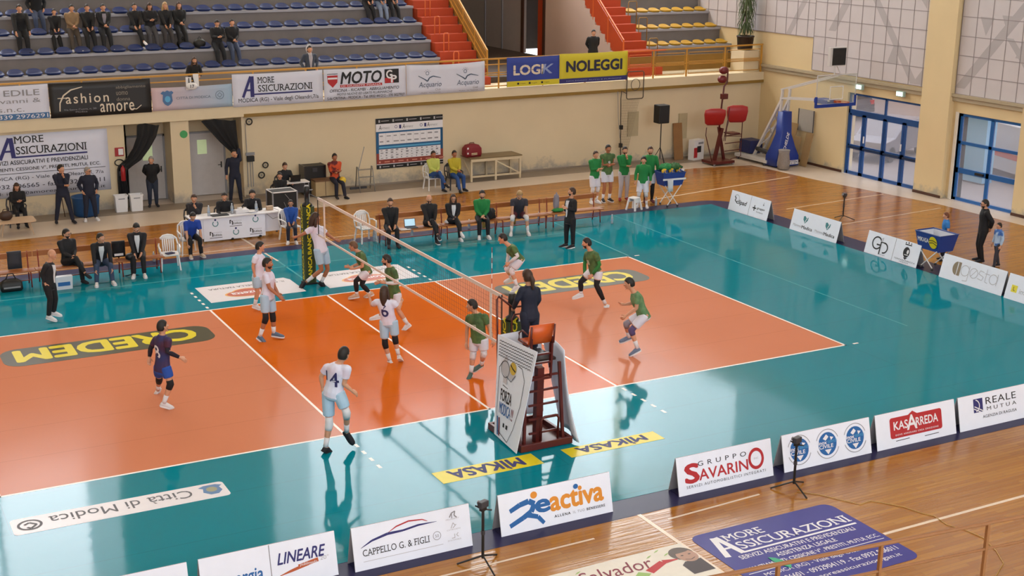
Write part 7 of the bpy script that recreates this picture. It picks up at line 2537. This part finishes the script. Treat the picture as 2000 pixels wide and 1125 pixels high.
def cart(label, loc, rz, w, d, zb, zt, cl):
    t = thing('ball_cart', label, 'ball cart', loc, rz)
    mb = MB()
    h0, h1 = [(-w * .8, -d * .8), (w * .8, -d * .8), (w * .8, d * .8), (-w * .8, d * .8)], [(-w, -d), (w, -d), (w, d), (-w, d)]
    mb.loft([[Vector((x, y, zb)) for x, y in h0], [Vector((x, y, zt)) for x, y in h1], [Vector((x * .97, y * .97, zt)) for x, y in h1], [Vector((x * .97, y * .97, zb + .03)) for x, y in h0]])
    mb.build('fabric_tub', cl, t)
    MB().tube([Vector((x, y, zt)) for x, y in h1], .016, 6, closed=True).build('rim', mat('cart rim', '1c3a7a', .4), t)
    for x in (-1, 1):
        for y in (-1, 1):
            MB().tube([(x * w * .72, y * d * .82, zb + .02), (-x * w * .45, y * d * .8, .08)], .016, 6).build('leg', M_WHITEP, t)
            MB().ball((-x * w * .45, y * d * .8, .045), .04, None, None, 10, 6).build('castor', M_DKGREY, t, True)
    return t


BLUEC = mat('blue cart fabric', '1c3a86', .6, .06)
p = G(1306, 402)
c = cart('blue ball cart heaped with green and yellow flags beside the reserves', (p.x, p.y, .004), R(-5), .42, .3, .72, 1.16, BLUEC)
MB().box(-.43, .43, -.312, -.306, .92, .98).build('white_band', M_WHITEP, c)
rr = random.Random(11)
BALLM = two_tone('yellow blue ball', 'd0a522', '2a4a8a', 7, (.5, .54))
for i in range(5):
    o = MB().ball((0, 0, 0), .105, None, None, 16, 10).build('volleyball', BALLM, None, True)
    o.location = (p.x - .28 + .14 * i, p.y - .08 + .14 * (i % 2), 1.18)
    tag(o, 'yellow and blue volleyball in the blue cart beside the reserves', 'ball', 'volleyballs in the cart beside the reserves')
for i, (dx, dy, h, m, lab) in enumerate(((-.1, .1, .16, C_GREEN, 'green cloth heaped on the left of the cart beside the reserves'), (.2, .05, .16, cloth('dark green flag', '2c5a2c'), 'dark green flag heaped on the right of the cart beside the reserves'))):
    o = MB().ball((0, 0, 0), 1, n=18, m=12, fn=lambda d: Vector((d.x * .25 * (1 + .3 * math.sin(d.y * 8)), d.y * .2 * (1 + .25 * math.sin(d.x * 9)), d.z * .12 * (1 + .3 * math.sin(d.x * 11 + d.y * 4))))).build('flag_cloth', m, None, True)
    o.location = (p.x + dx, p.y + dy, 1.24 + h * .3)
    tag(o, lab, 'flag')
for i, (dx, z, lab) in enumerate(((-.2, .78, 'white towel hanging from the left of the cart beside the reserves'), (.46, 1.0, 'white towel hanging from the right of the cart beside the reserves'))):
    o = MB().loft([[Vector((x, y, zz)) for x, y in ((-.09 - .02 * k, -.02), (.09, -.025), (.1, .015), (-.09, .02))] for k, zz in enumerate((-.22, -.08, .1, .2))]).build('hanging_towel', C_WHT, None, True)
    o.location = (p.x + dx, p.y - .34 if i == 0 else p.y, z)
    tag(o, lab, 'towel')
c = cart('open blue ball cart with white lining at the right end of the court', (15.85, -.30, .004), R(-90), .46, .34, .55, 1.02, BLUEC)
MB().loft([[Vector((x, y, z)) for x, y in ((-w, -d2), (w, -d2), (w, d2), (-w, d2))] for w, d2, z in ((.35, .255, .585), (.440, .325, 1.0), (.428, .312, 1.003), (.33, .235, .60))]).build('lining', mat('white lining', 'c2c6d0', .6), c)
for (s, bx, m) in (('MIKASA', (-.36, -.06, .04, .06), INKW),):
    o = text(c, s, bx, m, bold=.04, z=0)
    sl = math.atan2(.36 * .2, .47)
    o.matrix_local = Matrix.Translation((0, -.325, .82)) @ Matrix.Rotation(R(90) + sl, 4, 'X')
fr = bpy.data.objects.new('ball_print', None)
o = mark(c, [circ(0, 0, .15, .17)], BY, 'ball_print', z=0)
o.matrix_local = Matrix.Translation((.20, -.324, .80)) @ Matrix.Rotation(R(90) + sl, 4, 'X')
bpy.data.objects.remove(fr)
o = mark(c, stroke([(-.14, .04), (0, .06), (.14, .02)], .022) + stroke([(-.13, -.03), (.0, .0), (.14, -.06)], .022), INK, 'ball_print', z=.003)
o.matrix_local = Matrix.Translation((.20, -.324, .80)) @ Matrix.Rotation(R(90) + sl, 4, 'X')

# ------------------------------------------------------------------ loudspeaker, boards, ball stop, corner kit
t = thing('loudspeaker', 'black loudspeaker on a tripod stand against the far wall', 'loudspeaker', (17.8, 15.9, 0))
MB().box(-.24, .24, -.2, .2, 1.68, 2.38).build('cabinet', M_BLACK, t, bevel=.03)
MB().box(-.2, .2, -.206, -.2, 1.74, 2.32).build('grille', mat('speaker grille', '1d1c20', .7, .1, 60), t)
MB().tube([(0, 0, .3), (0, 0, 1.7)], .02, 8).build('pole', M_BLACK, t)
for a in (30, 150, 270):
    MB().tube([(0, 0, .75), (.42 * math.cos(R(a)), .42 * math.sin(R(a)), .0)], .014, 6).build('leg', M_BLACK, t)
M_PLANK = mat('worn wood plank', '8a6238', .6, .14, 3)
M_CARD = mat('brown board', '9a7a50', .7, .1, 3)


def leaning(label, loc, w, h, lean, rz, m, name='plank', th=.03):
    t = MB().box(-w / 2, w / 2, 0, th, 0, h).build(name, m, None, bevel=.004)
    t.location = loc
    t.rotation_euler = (-lean, 0, rz)
    tag(t, label, name.replace('_', ' '))
    return t


leaning('tall brown plank leaning on the far wall right of the loudspeaker', (19.3, 16.75, .01), .42, 1.45, R(8), 0, M_PLANK)
for (y, x, w, h, lab) in ((14.6, 22.9, .42, 1.55, 'tall board with a notched top leaning on the right wall behind the hoop base'), (14.05, 22.75, .36, 1.1, 'shorter board leaning in front of the tall board by the hoop base'), (13.55, 22.85, .40, 1.3, 'rightmost board leaning on the right wall by the hoop base')):
    leaning(lab, (x, y, .01), w, h, R(12), R(-90), M_CARD, 'wooden_board')
t = thing('notice_board', 'grey white notice board on the right wall above the leaning boards', 'notice board', (XW - .02, 14.1, 1.25))
MB().box(-.03, 0, -.45, .45, 0, .85).build('board_face', mat('grey notice', 'aaa39a', .6, .05, 5), t)
MB().box(-.045, -.03, -.46, -.43, 0, .85).box(-.045, -.03, .43, .46, 0, .85).build('edge_frame', M_DKGREY, t)
t = thing('carton', 'white and red printed carton on the floor by the far wall', 'carton', (20.0, 16.6, 0), R(15))
MB().box(-.3, .3, -.15, .15, 0, .8).build('carton_body', M_WHITEP, t)
MB().box(-.31, -.1, -.156, -.15, .1, .5).build('red_print', INKR, t)
MB().box(-.12, .12, -.158, -.15, .3, .55).build('black_print', INK, t)
MB().box(-.05, .25, -.157, -.15, .62, .7).build('grey_print', INKG, t)

# folded ball-stop frame with net high on the far wall
t = thing('ball_stop_hoop', 'square steel frame with a ring and hanging net fixed to the balcony front', 'net frame', (17.15, 16.8, 3.05))
M_DKST = mat('dark steel', '4a3f34', .45, .08)
MB().tube([(x, 0, z) for x, z in rrect(-.38, -.52, .38, .52, .08, 4)], .02, 6, closed=True).build('frame', M_DKST, t, True)
MB().tube([(.2 * math.cos(R(a)), -.02, .02 + .22 * math.sin(R(a))) for a in range(0, 360, 20)], .012, 6, closed=True).build('ring', M_DKST, t, True)
MB().tube([(-.38, 0, -.3), (-.6, .02, -.2), (-.62, .02, -.5), (-.62, -.1, -3.05)], .018, 6).build('pole', M_DKST, t, True)
MB().tube([(-.75, .05, -.2), (-.72, 0, -1.2), (-.66, -.05, -2.0)], .01, 6).build('wire', M_GREY, t)
mb = MB()
for i in range(12):
    u = i / 11
    mb.bar((-.58 + u * .78, -.02, -.5), (-.66 + u * .34, -.02, -2.75), .006)
for j in range(22):
    z = -.55 - j * .1
    q = (z + .5) / -2.25
    mb.bar((lerp1(-.58, -.66, q), -.02, z), (lerp1(.20, -.32, q), -.02, z - .02), .006)
mb.build('net', mat('grey net cord', '9a8a74', .8, 0), t)
for z in (-1.65, -2.35):
    MB().box(-.68, -.58, -.14, -.02, z, z + .16).build('clamp', M_BLACK, t)
t = thing('wall_panel', 'pale grey padded rectangle fixed to the far wall left of the loudspeaker', 'wall panel', (17.25, 17.03, 1.55))
MB().box(-.24, .24, -.03, 0, -.5, .45).build('pad', mat('grey beige pad', 'b3a382', .7, .05), t)
t = thing('wall_panel', 'pale grey padded rectangle fixed to the far wall behind the red shells', 'wall panel', (19.6, 17.03, 1.3))
MB().box(-.2, .2, -.03, 0, -.5, .5).build('pad', mat('grey beige pad', 'b3a382', .7, .05), t)

# red double seat stand
M_RS = mat('red plastic shell', 'a01a1c', .4, .05)
t = thing('umpire_tower', 'tall maroon frame carrying two red plastic shells by the corner', 'umpire stand', (20.2, 15.4, 0))
MB().box(-.5, .5, -.4, .4, .06, .16).build('base_frame', M_MAR, t)
for x in (-.45, .45):
    for y in (-.36, .36):
        MB().ball((x, y, .05), .05, None, None, 10, 6).build('castor', M_GREY, t, True)
MB().bar((-.2, 0, .1), (.1, 0, 1.4), .12).build('mast', M_MAR, t)
MB().bar((.35, .1, .1), (-.02, .05, 1.45), .09).build('mast', M_MAR, t)
MB().tube([(-.02, .02, 1.3), (.05, .02, 2.3), (.12, .02, 3.0), (.25, .02, 3.15), (.26, .02, 3.6)], .035, 8).build('upper_mast', M_MAR, t, True)
for (x, z) in ((.05, 3.62), (.0, 3.28)):
    MB().ball((x, 0, z), .2, .16, .15, 14, 8).build('lamp_head', mat('maroon shade', '6a1a1e', .4, .05), t, True)
MB().box(.0, .26, -.08, .08, 2.52, 2.72).build('control_box', M_MAR, t)


def red_shell(x, y, z, tilt):
    rings = []
    for (w, d, zz, yy) in ((.26, .03, -.33, .05), (.36, .05, -.25, .02), (.42, .06, .1, -.03), (.40, .05, .28, -.05), (.2, .03, .34, -.05)):
        rings.append([Vector((a, b2 + yy, zz)) for a, b2 in rrect(-w, -d, w, d, .025, 3)])
    o = MB().loft(rings).build('seat_shell', M_RS, t, True)
    o.location = (x, y, z)
    o.rotation_euler = (tilt, 0, R(-20))


red_shell(-.42, -.2, 1.88, R(5))
red_shell(.72, -.1, 1.92, R(-5))
MB().box(-.24, -.1, -.28, -.265, 2.12, 2.18).build('white_patch', M_WHITEP, t)
MB().tube([(-.78, -.2, 1.5), (-.8, -.2, 1.2), (-.45, -.2, .16)], .018, 6).build('shell_frame', M_MAR, t, True)
MB().tube([(.3, -.15, 1.7), (.15, -.15, 1.1), (.95, -.15, 1.05), (1.0, -.1, 1.6), (1.0, -.1, .25), (.5, -.1, .16)], .018, 6).build('shell_frame', M_MAR, t, True)
for z in (.5, .8, 1.1):
    MB().bar((.2, -.12, z), (1.0, -.1, z + .02), .03).build('rung', M_MAR, t)
for (x, z) in ((.28, 1.7), (.35, 2.2)):
    MB().tube([(x, -.1, z), (x - .15, -.12, .9)], .015, 6).build('brace', M_MAR, t)
MB().box(.35, .8, -.25, .2, 1.16, 1.2).build('step_plate', M_MAR, t)

# basketball hoop in the corner
t = thing('basketball_hoop', 'rolling basketball hoop with blue padded foot in the far right corner', 'basketball hoop', (22.2, 14.0, 0))
M_WST = mat('white steel', 'c9c4c2', .4, .04)
M_BPAD = mat('blue pad', '14348c', .45, .05)
pad = MB().loft([[Vector((x, y, z)) for x, y in rrect(-w, -d, w, d, .06, 3)] for w, d, z in ((.56, .36, .05), (.56, .34, .42), (.42, .28, .75), (.26, .2, 1.25), (.22, .18, 2.12))]).build('foot_pad', M_BPAD, t, True)
MB().box(-.52, .5, -.368, -.355, .1, .26).build('white_panel', M_WHITEP, t)
o = text(t, 'SPORT SYSTEM', (-.48, -.06, .46, .06), INKN, z=0, bold=.02)
o.matrix_local = Matrix.Translation((0, -.37, .18)) @ Matrix.Rotation(R(90), 4, 'X')
o = text(t, 'SCHELDE', (-.42, -.06, .42, .06), INKW, z=0, bold=.03, shear=.2)
o.matrix_local = Matrix.Translation((-.1, -.305, .95)) @ Matrix.Rotation(R(78), 4, 'X') @ Matrix.Rotation(R(68), 4, 'Z')
MB().box(-.6, .5, .2, 2.2, .1, .22).build('base_frame', M_WST, t)
for x in (-.55, .45):
    for y in (.35, 2.05):
        MB().cyl((x, y, .0), .06, .1, 12).build('castor', M_DKGREY, t)
for x in (-.18, .18):
    MB().bar((x, 1.5, .2), (x, .0, 2.6), .09).build('rear_brace', M_WST, t)
    MB().bar((x, .05, 2.1), (x, .0, 2.95), .08).build('column', M_WST, t)
    MB().bar((x, .1, 2.62), (x, -2.65, 2.85), .07).build('lower_arm', M_WST, t)
    MB().bar((x, .1, 2.95), (x, -2.65, 3.75), .05).build('upper_arm', M_WST, t)
for z in (.6, 1.1, 1.6):
    y = 1.5 - (z - .2) / 2.4 * 1.5
    MB().bar((-.18, y, z), (.18, y - .25, z + .4), .035).build('lattice_bar', M_WST, t)
    MB().bar((.18, y, z), (-.18, y - .25, z + .4), .035).build('lattice_bar', M_WST, t)
MB().box(-.3, .3, 1.6, 2.3, .25, .75).build('counterweight', mat('navy box', '20295a', .5, .06), t)
MB().tube([(-.2, .3, .4), (-.2, 1.3, .5)], .09, 10).build('cylinder', M_DKGREY, t, True)
bx0, bx1, by, bz0, bz1 = -.92, .92, -2.78, 2.74, 3.80
MB().box(bx0, bx1, by - .01, by + .01, bz0, bz1).build('glass_board', mat('clear board', 'c4cbb8', .06, 0, alpha=.16), t)
MB().tube([(bx0, by, bz0), (bx1, by, bz0), (bx1, by, bz1), (bx0, by, bz1)], .03, 4, closed=True).build('board_frame', M_WST, t)
MB().tube([(-.3, by - .02, 2.92), (.3, by - .02, 2.92), (.3, by - .02, 3.38), (-.3, by - .02, 3.38)], .022, 4, closed=True).build('target_square', M_WHITEP, t)
MB().box(bx0 - .03, bx1 + .03, by - .04, by + .04, bz0 - .1, bz0 + .02).box(bx0 - .03, bx0 + .03, by - .04, by + .04, bz0, bz0 + .3).box(bx1 - .03, bx1 + .03, by - .04, by + .04, bz0, bz0 + .3).build('edge_pad', M_BPAD, t)
MB().box(-.25, .25, -2.6, -1.9, 2.70, 2.86).build('arm_pad', M_BPAD, t)
MB().tube([(.225 * math.cos(R(a)), by - .40 + .225 * math.sin(R(a)), 2.86) for a in range(0, 360, 18)], .014, 6, closed=True).box(-.1, .1, by - .18, by - .02, 2.80, 2.88).build('rim', mat('orange rim', 'a84a1c', .4, .05), t)
for x in (-.15, .15):
    MB().bar((x, by, bz1), (x * .3 - .1, by, bz1 + .32), .035).build('clock_bracket', M_WST, t)
MB().box(-.48, .26, by - .1, by + .05, bz1 + .32, bz1 + 1.0).build('shot_clock', M_WST, t, bevel=.01)
MB().box(-.38, .24, by - .108, by - .1, bz1 + .36, bz1 + .97).build('clock_face', M_BLACK, t)
t = thing('net_sack', 'grey translucent sack hanging at the corner of the hoop base', 'sack', (21.75, 13.35, 0))
MB().lathe((0, 0, 0), [(.1, 0), (.22, .04), (.24, .3), (.2, .62), (.22, .75)], 16).build('sack_body', mat('grey mesh sack', '9a8f88', .7, .15, 20, alpha=.8), t, True)
MB().tube([(.22 * math.cos(R(a)), .22 * math.sin(R(a)), .75) for a in range(0, 360, 30)], .012, 6, closed=True).build('hoop', M_GREY, t)

# plant at the end of the balcony
t = thing('potted_plant', 'tall weeping plant in a dark pot at the right end of the balcony', 'plant', (22.85, 17.52, 4.2))
MB().lathe((0, 0, -.075), [(.2, 0), (.3, .02), (.34, .5), (.36, .5), (.36, .56), (.3, .56), (.28, .4)], 18).build('pot', mat('dark brown pot', '2f1d18', .5, .08), t, True)
mb = MB()
rr = random.Random(5)
for i in range(260):
    a, h = rr.random() * 6.283, .8 + 1.8 * rr.random()
    r0 = .1 + .16 * rr.random()
    x, y = r0 * math.cos(a), r0 * math.sin(a)
    ln = .35 + .32 * rr.random()
    w = .014 + .01 * rr.random()
    tx, ty = math.cos(a + 1.57) * w, math.sin(a + 1.57) * w
    o2 = .1 + .08 * rr.random()
    mb.add([(x - tx, y - ty, h), (x + tx, y + ty, h), (x + o2 * math.cos(a) + tx, y + o2 * math.sin(a) + ty, h - ln * .5), (x + o2 * math.cos(a) - tx, y + o2 * math.sin(a) - ty, h - ln * .5), (x + o2 * 1.2 * math.cos(a), y + o2 * 1.2 * math.sin(a), h - ln)], [(0, 1, 2, 3), (3, 2, 4)])
mb.build('foliage', mat('dull green leaf', '4a5a34', .6, .2, 8), t)
mb = MB()
for i in range(5):
    a = i * 1.256
    mb.tube([(.05 * math.cos(a), .05 * math.sin(a), .4), (.12 * math.cos(a), .12 * math.sin(a), 1.4), (.15 * math.cos(a), .15 * math.sin(a), 2.4)], .015, 5)
mb.build('stem', M_BROWN, t)
struct('wall_ledge', MB().box(22.5, 23.4, 17.1, 17.95, 3.2, 4.12), M_CREAM)


# ------------------------------------------------------------------ line cameras on small tripods
def tripod(label, loc, h, rz):
    t = thing('camera_tripod', label, 'camera tripod', loc, rz)
    MB().tube([(0, 0, .12), (0, 0, h - .12)], .022, 8).build('column', M_BLACK, t)
    MB().tube([(0, 0, h * .5), (0, 0, h * .5 + .06)], .032, 8).build('collar', M_DKGREY, t)
    for a in (10, 130, 250):
        MB().tube([(0, 0, .16), (.38 * math.cos(R(a)), .38 * math.sin(R(a)), .012)], .014, 6).build('leg', M_BLACK, t)
    MB().box(-.05, .05, -.03, .03, h - .12, h - .07).build('head', M_BLACK, t)
    MB().tube([(-.12, .04, h - .02), (0, 0, h - .1), (.13, -.05, h - .14)], .012, 6).build('pan_handle', M_BLACK, t)
    c = MB().box(-.08, .08, -.045, .045, h - .07, h + .03).build('camera', M_DKGREY, t, bevel=.012)
    c2 = MB().cyl((0, 0, 0), .03, .05, 12).build('lens', M_GREY, c)
    c2.matrix_local = Matrix.Translation((0, .045, h - .02)) @ Matrix.Rotation(R(-90), 4, 'X')
    return t


tripod('small camera tripod standing before the car outline advertising board', (-3.02, -10.15, 0), 1.0, R(20))
tripod('small camera tripod standing before the globe emblem advertising board', (2.82, -10.12, 0), .92, R(15))
tripod('small camera tripod behind the right row of advertising boards', (17.75, 5.5, 0), .85, R(80))
cu = [G(u, v, .01) for u, v in ((1556, 960), (1600, 966), (1650, 978), (1680, 985), (1700, 978), (1725, 982), (1765, 990), (1800, 1002), (1825, 1008), (1850, 1025), (1885, 1035), (1920, 1050), (1945, 1075), (1960, 1100), (1945, 1125))]
tag(MB().tube(cu, .006, 6).build('cable', mat('yellow beige cable', 'b89048', .5), None, True), 'thin yellow cable snaking over the parquet from the camera tripod', 'cable')
